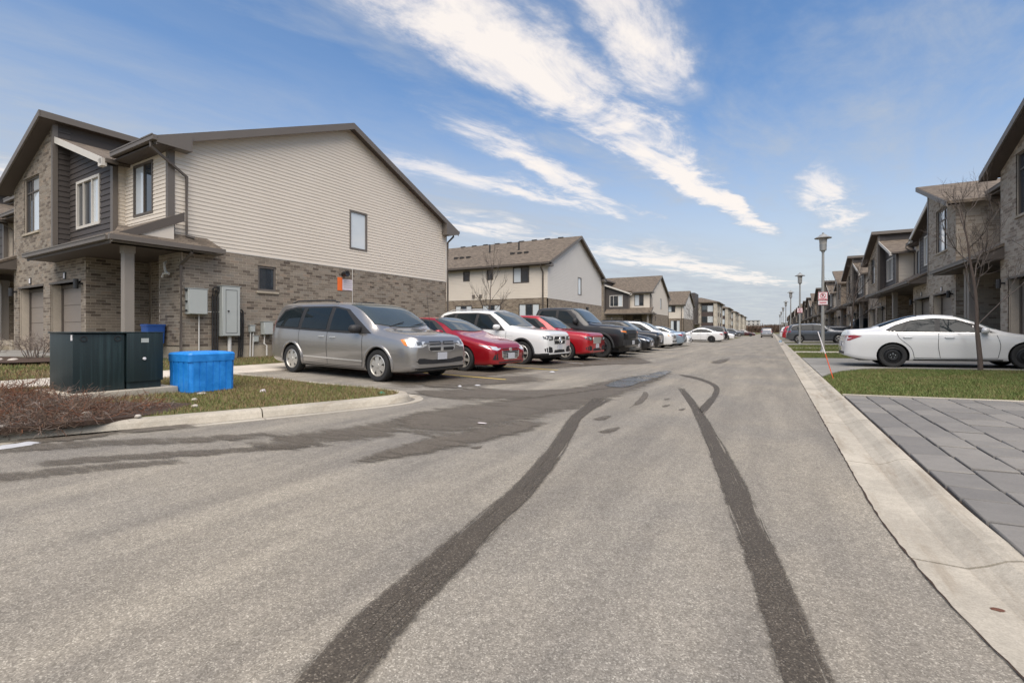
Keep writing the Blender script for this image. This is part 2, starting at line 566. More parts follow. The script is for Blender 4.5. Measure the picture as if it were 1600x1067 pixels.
# --- furniture, plants
t = NT('transformer_green')
p = t.world()
rn = t.noise(t.mapping(p, (18, 18, 0.5)), 1.0, 5, 0.7)
rn2 = t.noise(t.mapping(p, (60, 60, 1.0)), 1.0, 3, 0.6)
c = t.mix(t.ramp(rn, 0.48, 0.78), (0.007, 0.017, 0.019), (0.026, 0.05, 0.052))
c = t.mix(t.ramp(rn2, 0.62, 0.85, 0, 0.5), c, (0.05, 0.07, 0.07))
t.base(c)
t.set(Roughness=0.5)
t = NT('bin_blue')
p = t.world()
n = t.noise(p, 6, 5, 0.65)
t.base(t.mix(t.ramp(n, 0.3, 0.75), (0.008, 0.18, 0.56), (0.03, 0.28, 0.76)))
t.set(Roughness=0.45)
plain('bin_dark_blue', (0.02, 0.085, 0.33), 0.5, var=0.1)
plain('box_grey', (0.40, 0.42, 0.40), 0.5, var=0.06, scale=5)
plain('pipe_white', (0.62, 0.60, 0.56), 0.5, var=0.06)
plain('cable_black', (0.016, 0.015, 0.015), 0.6, var=0.1)
plain('lamp_post', (0.30, 0.30, 0.285), 0.5, 0.3, var=0.12)
plain('lamp_lens', (0.42, 0.40, 0.36), 0.3, var=0.1)
plain('sign_white', (0.72, 0.69, 0.69), 0.45, var=0.04)
plain('sign_red', (0.48, 0.03, 0.06), 0.45, var=0.04)
plain('sign_black', (0.03, 0.03, 0.03), 0.45, var=0.04)
plain('sign_orange', (0.80, 0.16, 0.03), 0.5, var=0.04)
plain('sign_pink', (0.62, 0.55, 0.60), 0.5, var=0.04)
plain('marker_orange', (0.75, 0.10, 0.03), 0.45, var=0.05)
plain('yellow_paint', (0.50, 0.36, 0.08), 0.8, var=0.25, scale=14)
plain('white_paint', (0.50, 0.49, 0.46), 0.85, var=0.25, scale=14)
plain('snow', (0.40, 0.40, 0.41), 0.7, var=0.25, scale=14)
plain('stone', (0.42, 0.38, 0.33), 0.85, var=0.25, scale=20)
plain('barrel', (0.15, 0.115, 0.10), 0.7, var=0.2, scale=8)
plain('leaf_dry', (0.10, 0.038, 0.022), 0.8, var=0.3, scale=25)
plain('litter_green', (0.03, 0.16, 0.09), 0.6, var=0.2, scale=25)
plain('litter_pale', (0.55, 0.50, 0.50), 0.6, var=0.2, scale=25)


def twig_mat(name, a, b_):
    t = NT(name)
    rv = t.node('ShaderNodeNewGeometry').outputs['Random Per Island']
    t.base(t.mix(rv, a, b_))
    t.set(Roughness=0.9)


twig_mat('twig_brown', (0.055, 0.033, 0.023), (0.20, 0.135, 0.095))
twig_mat('twig_grey', (0.10, 0.078, 0.065), (0.30, 0.24, 0.20))
twig_mat('twig_red', (0.085, 0.03, 0.016), (0.24, 0.10, 0.048))
twig_mat('twig_tree', (0.045, 0.036, 0.031), (0.13, 0.108, 0.094))
t = NT('bark')
p = t.world()
n = t.noise(t.mapping(p, (1, 1, 0.25)), 40, 5, 0.7)
t.base(t.mix(n, (0.045, 0.032, 0.026), (0.15, 0.118, 0.10)))
t.set(Roughness=0.95)
t.bump(n, 0.5, 0.01)
concrete('stucco_pale', (0.50, 0.45, 0.375))
concrete('stucco_far', (0.52, 0.50, 0.475))
concrete('brick_red_far', (0.20, 0.105, 0.075), 0.3)
plain('panel_brown', (0.075, 0.052, 0.046), 0.6, var=0.12)
plain('far_tree', (0.10, 0.065, 0.045), 1.0, var=0.5, scale=1.2)


# ------------------------------------------------------------------ object helpers
def tag(o, label=None, cat=None, group=None, kind=None):
    for k, v in (('label', label), ('category', cat), ('group', group), ('kind', kind)):
        if v:
            o[k] = v
    return o


def empty(name, loc=(0, 0, 0), rz=0.0):
    o = bpy.data.objects.new(name, None)
    o.empty_display_size = 0.2
    COL.objects.link(o)
    o.location = loc
    o.rotation_euler = (0, 0, rz)
    return o


def link(name, me, parent=None):
    o = bpy.data.objects.new(name, me)
    COL.objects.link(o)
    if parent:
        o.parent = parent
    return o


def copy_tree(o, parent=None):
    c = o.copy()
    COL.objects.link(c)
    c.parent = parent
    for ch in o.children:
        copy_tree(ch, c)
    return c


class MB:
    """collects faces; build() links them as one mesh object"""
    def __init__(s):
        s.v, s.f, s.m, s.mats, s.edge = [], [], [], [], {}

    def mi(s, mat):
        if mat is None:
            return 0
        if mat not in s.mats:
            s.mats.append(mat)
        return s.mats.index(mat)

    def add(s, vs, fs, mat=None):
        o = len(s.v)
        s.v += [tuple(v) for v in vs]
        k = s.mi(mat)
        for f in fs:
            s.f.append([i + o for i in f])
            s.m.append(k)
        return s

    def box(s, a, b, mat=None):
        (x0, y0, z0), (x1, y1, z1) = a, b
        return s.add([(x0, y0, z0), (x1, y0, z0), (x1, y1, z0), (x0, y1, z0), (x0, y0, z1), (x1, y0, z1), (x1, y1, z1), (x0, y1, z1)],
                     [(0, 3, 2, 1), (4, 5, 6, 7), (0, 1, 5, 4), (1, 2, 6, 5), (2, 3, 7, 6), (3, 0, 4, 7)], mat)

    def prism(s, A, B, mat=None):
        n = len(A)
        return s.add(list(A) + list(B), [tuple(range(n)), tuple(range(2 * n - 1, n - 1, -1))] +
                     [(i, (i + 1) % n, n + (i + 1) % n, n + i) for i in range(n)], mat)

    def tube(s, pts, r, n=6, mat=None, cap=True, r2=None):
        pts = [Vector(p) for p in pts]
        rings = []
        up = Vector((0.03, 0.05, 1))
        m = len(pts)
        for i, p in enumerate(pts):
            d = (pts[min(i + 1, m - 1)] - pts[max(i - 1, 0)]).normalized()
            a = d.cross(up)
            if a.length < 1e-3:
                a = d.cross(Vector((1, 0, 0)))
            a.normalize()
            b_ = d.cross(a).normalized()
            if isinstance(r, (list, tuple)):
                rr = r[i]
            else:
                rr = r if r2 is None else r + (r2 - r) * i / max(1, m - 1)
            rings.append([p + (a * math.cos(2 * math.pi * (k + .5) / n) + b_ * math.sin(2 * math.pi * (k + .5) / n)) * rr for k in range(n)])
        vs = [v for q in rings for v in q]
        fs = [(i * n + k, i * n + (k + 1) % n, (i + 1) * n + (k + 1) % n, (i + 1) * n + k) for i in range(m - 1) for k in range(n)]
        if cap:
            fs += [tuple(range(n - 1, -1, -1)), tuple(range((m - 1) * n, m * n))]
        return s.add(vs, fs, mat)

    def lathe(s, prof, n=20, mat=None, c=(0, 0, 0), axis='z'):
        """prof: (r, h) pairs"""
        vs, fs = [], []
        for r, h in prof:
            for k in range(n):
                a = 2 * math.pi * k / n
                q = (r * math.cos(a), r * math.sin(a), h)
                if axis == 'y':
                    q = (q[0], q[2], q[1])
                elif axis == 'x':
                    q = (q[2], q[0], q[1])
                vs.append((q[0] + c[0], q[1] + c[1], q[2] + c[2]))
        for i in range(len(prof) - 1):
            for k in range(n):
                fs.append((i * n + k, i * n + (k + 1) % n, (i + 1) * n + (k + 1) % n, (i + 1) * n + k))
        return s.add(vs, fs, mat)

    def mesh(s, name, mat=None, fix=True, smooth=None):
        me = bpy.data.meshes.new(name)
        me.from_pydata(s.v, [], s.f)
        mats = s.mats or [mat]
        for q in mats:
            me.materials.append(MATS[q])
        if len(mats) > 1:
            me.polygons.foreach_set('material_index', s.m)
        if fix:
            bm = bmesh.new()
            bm.from_mesh(me)
            bmesh.ops.recalc_face_normals(bm, faces=bm.faces)
            bm.to_mesh(me)
            bm.free()
        if smooth is not None:
            me.polygons.foreach_set('use_smooth', [True] * len(me.polygons))
            me.set_sharp_from_angle(angle=R(smooth))
        me.update()
        return me

    def build(s, name, mat=None, parent=None, kind=None, smooth=None, fix=True):
        o = link(name, s.mesh(name, mat, fix, smooth), parent)
        if kind:
            o['kind'] = kind
        return o


def bevel_mesh(me, w, seg=2):
    bm = bmesh.new()
    bm.from_mesh(me)
    bmesh.ops.remove_doubles(bm, verts=bm.verts, dist=1e-5)
    es = [e for e in bm.edges if len(e.link_faces) == 2 and e.calc_face_angle(0) > 0.5]
    bmesh.ops.bevel(bm, geom=es, offset=w, segments=seg, profile=0.6, affect='EDGES', clamp_overlap=True)
    bm.to_mesh(me)
    bm.free()
    me.polygons.foreach_set('use_smooth', [True] * len(me.polygons))
    me.set_sharp_from_angle(angle=R(40))


def arr_mesh(name, V, F, mat, attr=None, aname='tone'):
    """big triangle meshes from numpy arrays"""
    me = bpy.data.meshes.new(name)
    n, m, k = len(V), len(F), F.shape[1]
    me.vertices.add(n)
    me.vertices.foreach_set('co', V.astype(np.float32).ravel())
    me.loops.add(m * k)
    me.loops.foreach_set('vertex_index', F.astype(np.int32).ravel())
    me.polygons.add(m)
    me.polygons.foreach_set('loop_start', np.arange(0, m * k, k, dtype=np.int32))
    me.materials.append(MATS[mat])
    if attr is not None:
        a = me.attributes.new(aname, 'FLOAT', 'POINT')
        a.data.foreach_set('value', attr.astype(np.float32))
    me.update(calc_edges=True)
    me.validate()
    return me
# ================================================================== the setting: ground, road, kerbs
def lerp_tab(tab, x):
    return float(np.interp(x, [a for a, _ in tab], [b for _, b in tab]))


ZL = [(-1500, 0.42), (-17, 0.42), (-14.9, 0.33), (-12.6, 0.20), (-11, 0.12), (-5.2, 0.0), (0.9, 0.0), (1.02, 0.065), (7.0, 0.16), (1500, 0.3)]


def zlot(x):
    return lerp_tab(ZL, x)


def zisl(x):
    return 0.10 + 0.07 * min(1, max(0, (-5.2 - x) / 5.8))


xs = [-2500, -400, -60, -17, -14.9, -12.6, -11.0, -10.99, -5.2, 0.7, 1.03, 7, 60, 400, 2500]
ys = [-600, -3.3, -3.2, 6.9, 7.0, 64, 120, 300, 700, 3000]


def zter(x, y):
    z = zlot(x) - 0.03
    if -5.3 <= x < 1.02:
        return -0.06
    if y <= -3.25 and x < 0:
        return -0.06
    if y <= 6.95 and -10.995 < x < 0:
        return -0.06
    return z


b = MB()
vs = [(x, y, zter(x, y)) for y in ys for x in xs]
nx = len(xs)
b.add(vs, [(j * nx + i, j * nx + i + 1, (j + 1) * nx + i + 1, (j + 1) * nx + i) for j in range(len(ys) - 1) for i in range(nx - 1)])
b.build('ground', 'grass_ground', kind='structure', fix=False)

# road sheet: street, side-road mouth and the sloping row of parking stalls
b = MB()
b.add([(-5.2, -40, 0), (1.6, -40, 0), (1.6, 0, 0), (0.95, 1.6, 0), (0.74, 2.4, 0), (0.60, 3.9, 0), (0.58, 640, 0), (-5.2, 640, 0)], [(0, 1, 2, 3, 4, 5, 6, 7)])
b.add([(-70, -40, 0), (-5.2, -40, 0), (-5.2, 7.0, 0), (-70, 7.0, 0)], [(0, 1, 2, 3)])
for y0, y1 in ((6.9, 74), (106, 134)):
    b.add([(-11, y0, 0.12), (-5.2, y0, 0), (-5.2, y1, 0), (-11, y1, 0.12)], [(0, 1, 2, 3)])
road = b.build('road', 'asphalt', kind='structure', fix=False)


def sweep(mb, path, prof, mat=None):
    """path: list of (x, y, z); prof: (offset to the left of travel, height)"""
    P = [Vector(p) for p in path]
    rows = []
    for i, p in enumerate(P):
        d = P[min(i + 1, len(P) - 1)] - P[max(i - 1, 0)]
        d.z = 0
        d.normalize()
        n = Vector((-d.y, d.x, 0))
        rows.append([p + n * o + Vector((0, 0, h)) for o, h in prof])
    k = len(prof)
    fs = [(i * k + j, i * k + j + 1, (i + 1) * k + j + 1, (i + 1) * k + j) for i in range(len(P) - 1) for j in range(k - 1)]
    fs += [tuple(range(k)), tuple((len(P) - 1) * k + j for j in range(k - 1, -1, -1))]
    return mb.add([v for q in rows for v in q], fs, mat)


def catmull(P, n=6):
    P = [Vector(p) for p in P]
    out = []
    for i in range(len(P) - 1):
        p0, p1, p2, p3 = P[max(i - 1, 0)], P[i], P[i + 1], P[min(i + 2, len(P) - 1)]
        for k in range(n):
            u = k / n
            out.append(0.5 * ((2 * p1) + (p2 - p0) * u + (2 * p0 - 5 * p1 + 4 * p2 - p3) * u * u + (3 * p1 - p0 - 3 * p2 + p3) * u ** 3))
    out.append(P[-1])
    return out


def cut_path(P, L, gap=0.008):
    """split a polyline into runs of length L with small joints between"""
    d = [0.0]
    for a, c in zip(P, P[1:]):
        d.append(d[-1] + (c - a).length)
    runs, s = [], 0.0

    def at(q):
        q = min(max(q, 0), d[-1])
        for i in range(len(P) - 1):
            if d[i + 1] >= q:
                u = (q - d[i]) / max(1e-9, d[i + 1] - d[i])
                return P[i].lerp(P[i + 1], u)
        return P[-1].copy()
    while s < d[-1] - 0.05:
        e = min(s + L, d[-1])
        runs.append([at(s + gap)] + [P[i] for i in range(len(P)) if s + gap + .02 < d[i] < e - gap - .02] + [at(e - gap)])
        s = e
    return runs


# rolled kerb along the right of the street (travel towards the camera so that "left" is east)
KR = [(0, -0.04), (0.0, 0.006), (0.22, -0.004), (0.29, 0.02), (0.36, 0.056), (0.41, 0.066), (0.46, 0.064), (0.46, -0.04)]
kerb = empty('kerb', (0.56, 20, 0))
kerb['kind'] = 'structure'
RP = catmull([(0.56, 42, 0), (0.56, 20, 0), (0.56, 8, 0), (0.56, 4.6, 0), (0.57, 3.6, 0), (0.62, 2.82, 0), (0.69, 2.3, 0), (0.86, 1.5, 0), (1.15, 0.7, 0), (1.7, -0.2, 0)], 8)
b = MB()
sweep(b, [(0.56, 300, 0), (0.56, 42, 0)], KR)
o = b.build('kerb_section', 'kerb_concrete', kerb)
o.location = -kerb.location
for run in cut_path(RP, 2.05, 0.009):
    b = MB()
    sweep(b, run, KR)
    o = b.build('kerb_section', 'kerb_concrete', kerb)
    o.location = -kerb.location
# ragged dark joint between asphalt and kerb
rj = random.Random(3)
b = MB()
prev = None
for run in cut_path(RP, 0.07, 0.0):
    q = run[0]
    w0 = 0.0015 + 0.005 * rj.random() ** 2
    c0 = rj.uniform(-.004, .003)
    cur = (q.x + c0 - w0, q.x + c0 + w0, q.y)
    if prev and q.y > 1.0:
        b.add([(prev[0], prev[2], .0065), (prev[1], prev[2], .0085), (cur[1], cur[2], .0085), (cur[0], cur[2], .0065)], [(0, 1, 2, 3)])
    prev = cur
o = b.build('joint', 'mulch', kerb, fix=False)
o.location = -kerb.location
KL = [(0, -0.05), (0, 0.006), (0.20, -0.002), (0.235, 0.07), (0.26, 0.095), (0.30, 0.105), (0.42, 0.108), (0.42, -0.05)]
LP = catmull([(-30, -3.0, 0), (-14, -2.7, 0), (-9.6, -1.3, 0), (-7.7, 0.3, 0), (-6.72, 1.9, 0), (-5.92, 3.5, 0), (-5.38, 4.7, 0), (-5.03, 5.65, 0),
              (-4.98, 6.2, 0), (-5.25, 6.62, 0), (-5.8, 6.82, 0.01), (-8, 6.95, 0.035), (-10.9, 7.1, 0.085)], 7)
kerb2 = empty('kerb', (-6, 4, 0))
kerb2['kind'] = 'structure'
for run in cut_path(LP, 3.05):
    b = MB()
    sweep(b, run, KL)
    o = b.build('kerb_section', 'kerb_concrete', kerb2)
    o.location = -kerb2.location

# grass island between the left kerb and the walk
inner = []
for i, p_ in enumerate(LP):
    d = LP[min(i + 1, len(LP) - 1)] - LP[max(i - 1, 0)]
    d.z = 0
    d.normalize()
    q = p_ + Vector((-d.y, d.x, 0)) * 0.41
    inner.append((q.x, q.y))
ring = inner + [(-10.98, inner[-1][1] - 0.02), (-10.98, -2.2)]
ring = [q for q in ring if q[0] > -11.0 and q[1] > -2.6]


def inside(poly, x, y):
    c = False
    j = len(poly) - 1
    for i in range(len(poly)):
        (xi, yi), (xj, yj) = poly[i], poly[j]
        if (yi > y) != (yj > y) and x < (xj - xi) * (y - yi) / (yj - yi) + xi:
            c = not c
        j = i
    return c


def sheet(poly, zf, step=0.5, skirt=0.12):
    """flat polygon with interior points so that it can follow a height function"""
    pts = [Vector(q) for q in poly]
    n = len(pts)
    x0, x1 = min(q[0] for q in poly), max(q[0] for q in poly)
    y0, y1 = min(q[1] for q in poly), max(q[1] for q in poly)
    x = x0
    extra = []
    while x < x1:
        y = y0
        while y < y1:
            if inside(poly, x + step / 2, y + step / 2):
                extra.append(Vector((x + step / 2 + random.uniform(-.1, .1) * step, y + step / 2 + random.uniform(-.1, .1) * step)))
            y += step
        x += step
    V, E, F, *_ = delaunay_2d_cdt(pts + extra, [(i, (i + 1) % n) for i in range(n)], [], 1, 1e-6)
    b = MB()
    b.add([(v.x, v.y, zf(v.x, v.y)) for v in V], [tuple(f) for f in F])
    if skirt:
        b.add([(q[0], q[1], zf(*q)) for q in poly] + [(q[0], q[1], zf(*q) - skirt) for q in poly], [(i, (i + 1) % n, n + (i + 1) % n, n + i) for i in range(n)])
    return b


def zi2(x, y):
    return zisl(x) + 0.012 * math.sin(x * 2.3 + y) * math.sin(y * 1.7)


sheet(ring, zi2, 0.45).build('lawn', 'grass_ground', kind='structure', fix=False, smooth=60)


def grass(name, label, poly, zf, dens, mat, h=(0.03, 0.075), w=0.006, cat='grass', skip=None):
    x0, x1 = min(q[0] for q in poly), max(q[0] for q in poly)
    y0, y1 = min(q[1] for q in poly), max(q[1] for q in poly)
    n = int((x1 - x0) * (y1 - y0) * dens)
    rs = np.random.RandomState(len(name) + n)
    X = rs.uniform(x0, x1, n)
    Y = rs.uniform(y0, y1, n)
    keep = np.array([inside(poly, a, c) and not (skip and skip(a, c)) for a, c in zip(X, Y)])
    X, Y = X[keep], Y[keep]
    n = len(X)
    Z = np.array([zf(a, c) for a, c in zip(X, Y)])
    H = rs.uniform(h[0], h[1], n)
    A = rs.uniform(0, 2 * np.pi, n)
    L = rs.uniform(0.15, 1.0, n) * H
    B = rs.uniform(0, 2 * np.pi, n)
    dx, dy = np.cos(A) * w, np.sin(A) * w
    v0 = np.stack([X - dx, Y - dy, Z - 0.005], 1)
    v1 = np.stack([X + dx, Y + dy, Z - 0.005], 1)
    v2 = np.stack([X + np.cos(B) * L, Y + np.sin(B) * L, Z + H], 1)
    V = np.stack([v0, v1, v2], 1).reshape(-1, 3)
    F = np.arange(3 * n).reshape(-1, 3)
    o = link(name, arr_mesh(name, V, F, mat, np.repeat(rs.rand(n), 3)))
    tag(o, label, cat, kind='stuff')
    return o


# planting bed with mulch at the near end of the island
bed = [(-6.98, 1.6), (-6.55, 2.55), (-6.62, 3.3), (-7.0, 3.9), (-7.7, 3.55), (-8.7, 2.9), (-9.8, 3.3), (-10.6, 2.6), (-10.6, 0.2), (-8.2, 0.2)]
sheet(bed, lambda x, y: zi2(x, y) + 0.02 + 0.02 * math.sin(5 * x) * math.sin(4 * y + 1), 0.2, 0.05).build('planting_bed', 'mulch', kind='structure', fix=False, smooth=60)

# concrete walk running behind the stalls
walk = empty('walk', (-11.8, 8, 0.15))
walk['kind'] = 'structure'
y = -1.5
while y < 63:
    L = 1.5 if y < 26 else 37
    b = MB()
    e = min(y + L, 63.5)
    b.prism([(-12.55, y + .006, 0.10), (-11.0, y + .006, 0.10), (-11.0, e - .006, 0.10), (-12.55, e - .006, 0.10)],
            [(-12.55, y + .006, 0.212), (-11.0, y + .006, 0.150), (-11.0, e - .006, 0.150), (-12.55, e - .006, 0.212)])
    o = b.build('slab', 'walk', walk)
    o.location = -walk.location
    y = e
# house driveway on the far left
b = MB()
b.prism([(-25.5, -2.5, 0.2), (-19.2, -2.5, 0.2), (-18.3, 7.3, 0.3), (-25.0, 7.6, 0.3)], [(-25.5, -2.5, 0.40), (-19.2, -2.5, 0.40), (-18.3, 7.3, 0.435), (-25.0, 7.6, 0.435)])
b.build('driveway', 'driveway', kind='structure')

# right-hand verge: driveways, paths, edging
ZR = lambda x, y=0: zlot(x)


def strip(name, mat, y0, y1, x0=1.03, x1=7.6, dz=0.012):
    b = MB()
    b.add([(x0, y0, zlot(x0) - .08), (x1, y0, zlot(x1) - .08), (x1, y1, zlot(x1) - .08), (x0, y1, zlot(x0) - .08),
           (x0, y0, zlot(x0) + dz), (x1, y0, zlot(x1) + dz), (x1, y1, zlot(x1) + dz), (x0, y1, zlot(x0) + dz)],
          [(4, 5, 6, 7), (0, 1, 5, 4), (2, 3, 7, 6), (3, 0, 4, 7), (1, 2, 6, 5)])
    return b.build(name, mat, kind='structure')


strip('edging', 'concrete', 9.66, 9.78, dz=0.02)
fl_ = [(1.03, 13.5), (1.25, 14.4), (1.6, 15.5), (2.2, 16.5), (3.0, 16.95), (7.6, 17.05), (7.6, 22.6), (1.03, 22.6)]
sheet(fl_, lambda x, y: zlot(x) + .012, 0.8, 0.08).build('driveway', 'driveway', kind='structure', fix=False)
strip('path', 'walk', 28.2, 29.8)
strip('path', 'walk', 35.8, 37.0)
y = 44.0
while y < 240:
    strip('driveway', 'driveway', y, y + 7.0)
    y += 13.05
# pavers of the near driveway, each a stone of its own
pav = empty('paved_driveway', (3, 6, 0.07))
pav['kind'] = 'structure'
b = MB()
b.add([(1.03, 0.0, zlot(1.03) - .014), (7.4, 0.0, zlot(7.4) - .014), (7.4, 9.66, zlot(7.4) - .014), (1.03, 9.66, zlot(1.03) - .014)], [(0, 1, 2, 3)])
o = b.build('joint_sand', 'mulch', pav, fix=False)
o.location = -pav.location
pcache = {}
rr = random.Random(5)
x, count = 1.035, 0
widths = [0.29, 0.29, 0.29, 0.43, 0.29, 0.43, 0.29, 0.29]
ci = 0
while x < 6.4:
    w = widths[ci % len(widths)]
    ci += 1
    y = 9.65
    ystop = max(3.3, 0.42 * x + 0.6)
    first = True
    while y > ystop and count < 297:
        L = rr.choice([0.29, 0.43, 0.43, 0.58])
        if first:
            L = rr.choice([0.2, 0.29, 0.43])
            first = False
        key = (w, L)
        if key not in pcache:
            g = 0.0075
            q = MB().box((g, -L + g * 1.9, -0.05), (w - g, -g * 1.9, 0.0))
            me = q.mesh('paver', 'paver')
            bevel_mesh(me, 0.007, 1)
            pcache[key] = me
        o = link('paver', pcache[key], pav)
        o.location = Vector((x, y, zlot(x) + 0.012 + rr.uniform(-.003, .003))) - pav.location
        o.rotation_euler = (rr.uniform(-.009, .009), -0.016 + rr.uniform(-.006, .006), 0)
        count += 1
        y -= L
    x += w

# wet tyre tracks, damp patches and puddles lying on the asphalt
def zroad(x, y):
    return lerp_tab([(-11, 0.12), (-5.2, 0.0), (5, 0.0)], x) if y > 6.9 else 0.0


def edge_strip(name, L, Rr, mat, dz, parent=road, k_=1.0):
    """sheet between two polylines; 'edge' is 0 on the rim and 1 inside"""
    n = len(L)
    A, B = catmull([(a[0], a[1], 0) for a in L], 8), catmull([(a[0], a[1], 0) for a in Rr], 8)
    m, cols = len(A), [0, .12, .3, .5, .7, .88, 1]
    V, att, lane = [], [], []
    run = 0.0
    tot = m - 1
    for i in range(m):
        run += (A[i] - A[i - 1]).length if i else 0
        for u in cols:
            lane.append((u, run, 0))
            q = A[i].lerp(B[i], u)
            V.append((q.x, q.y, zroad(q.x, q.y) + dz))
            e = min(u, 1 - u) * 3.2
            e = min(e, min(i, tot - i) / 5.0)
            att.append(min(1, e) * k_)
    k = len(cols)
    F = np.array([(i * k + j, i * k + j + 1, (i + 1) * k + j + 1, (i + 1) * k + j) for i in range(m - 1) for j in range(k - 1)])
    me = arr_mesh(name, np.array(V), F, mat, np.array(att), 'edge')
    la = me.attributes.new('lane', 'FLOAT_VECTOR', 'POINT')
    la.data.foreach_set('vector', np.array(lane, np.float32).ravel())
    return link(name, me, parent)


def track(name, L, Rr, mat=None, dz=0.004, k_=1.0):
    mat = mat or ('wet_asphalt' if name == 'wet_track' else 'damp_asphalt')
    return edge_strip(name, L, Rr, mat, dz, k_=k_)


track('wet_track', [(-1.32, 0.81), (-1.381, 1.033), (-1.482, 1.433), (-1.563, 2.137), (-1.683, 3.115), (-1.928, 4.307), (-2.187, 5.306), (-2.394, 6.191), (-2.737, 8.249)],
      [(-1.058, 0.949), (-1.115, 1.175), (-1.205, 1.555), (-1.286, 2.154), (-1.419, 3.021), (-1.657, 4.173), (-1.938, 5.271), (-2.163, 6.201), (-2.289, 8.113)], dz=0.0115, k_=1.0)
track('wet_track', [(0.044, 1.535), (0.0, 1.768), (-0.083, 2.311), (-0.262, 3.302), (-0.432, 4.242), (-0.723, 5.796), (-1.152, 7.9), (-1.798, 10.596)],
      [(0.251, 1.645), (0.2, 1.874), (0.101, 2.468), (-0.052, 3.438), (-0.199, 4.265), (-0.557, 6.005), (-0.995, 7.983), (-1.596, 10.435)], dz=0.004, k_=1.0)
track('wet_track', [(-0.963, 7.442), (-0.96, 8.311), (-0.966, 9.49), (-1.09, 10.704), (-1.519, 11.96), (-2.192, 13.105)],
      [(-0.803, 6.815), (-0.794, 7.801), (-0.818, 9.269), (-0.998, 11.022), (-1.549, 12.654), (-2.276, 13.605)], dz=0.004, k_=1.0)
track('damp_patch', [(-4.38, 4.754), (-4.506, 5.691), (-4.376, 6.495), (-4.022, 7.565), (-3.672, 9.075), (-3.389, 11.676), (-2.594, 15.068)],
      [(-3.832, 4.264), (-3.064, 4.079), (-2.666, 4.572), (-2.411, 5.96), (-2.24, 6.896), (-2.144, 8.564), (-2.299, 13.94)], dz=0.006, k_=0.78)
track('damp_patch', [(-5.962, 7.153), (-5.678, 7.763), (-5.229, 8.503), (-4.469, 8.406), (-3.56, 9.134), (-3.05, 10.508), (-2.29, 12.26)],
      [(-5.618, 6.915), (-4.64, 6.518), (-3.768, 6.661), (-3.328, 7.385), (-3.005, 8.51), (-2.58, 10.045), (-2.148, 11.971)], dz=0.009, k_=0.8)
track('damp_patch', [(-3.187, 2.926), (-3.297, 3.579), (-3.216, 4.28), (-3.026, 5.038), (-2.78, 5.763)],
      [(-3.017, 2.973), (-2.781, 3.422), (-2.536, 3.983), (-2.361, 4.735), (-2.306, 5.806)], dz=0.0105, k_=0.75)
track('damp_patch', [(-4.753, 3.114), (-4.731, 3.786), (-4.504, 4.439), (-4.413, 5.294)],
      [(-4.163, 2.788), (-3.864, 3.163), (-3.522, 3.641), (-3.422, 4.322)], dz=0.0075, k_=0.62)
track('damp_patch', [(-6.883, 1.672), (-6.593, 2.136), (-5.997, 2.657), (-5.385, 3.164), (-4.858, 3.801)],
      [(-6.141, 1.492), (-5.969, 1.934), (-5.47, 2.423), (-4.926, 2.894), (-4.449, 3.48)], dz=0.0085, k_=0.58)
track('damp_patch', [(-5.753, 1.698), (-5.438, 2.111), (-4.98, 2.569), (-4.482, 3.068), (-3.948, 3.542)],
      [(-5.334, 1.574), (-5.072, 1.969), (-4.632, 2.389), (-4.199, 2.875), (-3.773, 3.385)], dz=0.0055, k_=0.6)
track('damp_patch', [(-5.681, 1.312), (-5.349, 1.733), (-4.977, 2.11), (-4.575, 2.518)],
      [(-5.05, 1.166), (-4.846, 1.57), (-4.615, 1.957), (-4.353, 2.396)], dz=0.0075, k_=0.52)
track('damp_patch', [(-6.938, 1.953), (-6.817, 2.365), (-6.703, 2.905), (-6.063, 3.562)],
      [(-6.557, 1.845), (-6.29, 2.232), (-6.146, 2.722), (-5.78, 3.396)], dz=0.012, k_=0.8)
track('damp_patch', [(-8.643, 8.518), (-9.04, 10.845), (-8.271, 12.626), (-7.762, 16.089), (-6.516, 19.64), (-5.842, 24.619)],
      [(-6.12, 7.069), (-5.807, 7.939), (-5.813, 9.677), (-5.531, 12.711), (-4.693, 16.166), (-4.287, 19.775)], dz=0.012, k_=0.9)
track('damp_patch', [(-6.835, 8.2), (-6.906, 9.441), (-6.311, 10.507), (-5.345, 11.861)],
      [(-6.008, 7.588), (-5.331, 7.489), (-4.908, 8.417), (-4.143, 10.238)], dz=0.016, k_=0.7)
track('damp_patch', [(-6.463, 15.971), (-6.135, 19.305), (-5.221, 20.328), (-4.015, 18.961)],
      [(-5.682, 14.307), (-4.519, 15.567), (-3.858, 16.258), (-3.688, 17.843)], dz=0.015, k_=0.8)
track('damp_patch', [(-1.838, 6.977), (-2.005, 8.448), (-2.123, 9.195)],
      [(-1.763, 7.428), (-1.869, 8.52), (-2.092, 9.322)], dz=0.005, k_=1.0)
track('damp_spot', [(-1.593, 8.308), (-1.57, 8.446), (-1.515, 8.561)],
      [(-1.571, 8.192), (-1.503, 8.219), (-1.501, 8.482)], dz=0.0065, k_=0.7)
track('damp_spot', [(-1.486, 7.504), (-1.451, 7.678), (-1.376, 7.826)],
      [(-1.467, 7.409), (-1.372, 7.432), (-1.358, 7.728)], dz=0.0065, k_=0.7)
track('damp_spot', [(-1.198, 7.317), (-1.168, 7.444), (-1.11, 7.551)],
      [(-1.183, 7.228), (-1.114, 7.252), (-1.099, 7.481)], dz=0.0065, k_=0.7)
track('damp_spot', [(-2.048, 5.994), (-2.01, 6.232), (-1.897, 6.444)],
      [(-2.026, 5.929), (-1.864, 5.955), (-1.858, 6.313)], dz=0.0065, k_=0.7)
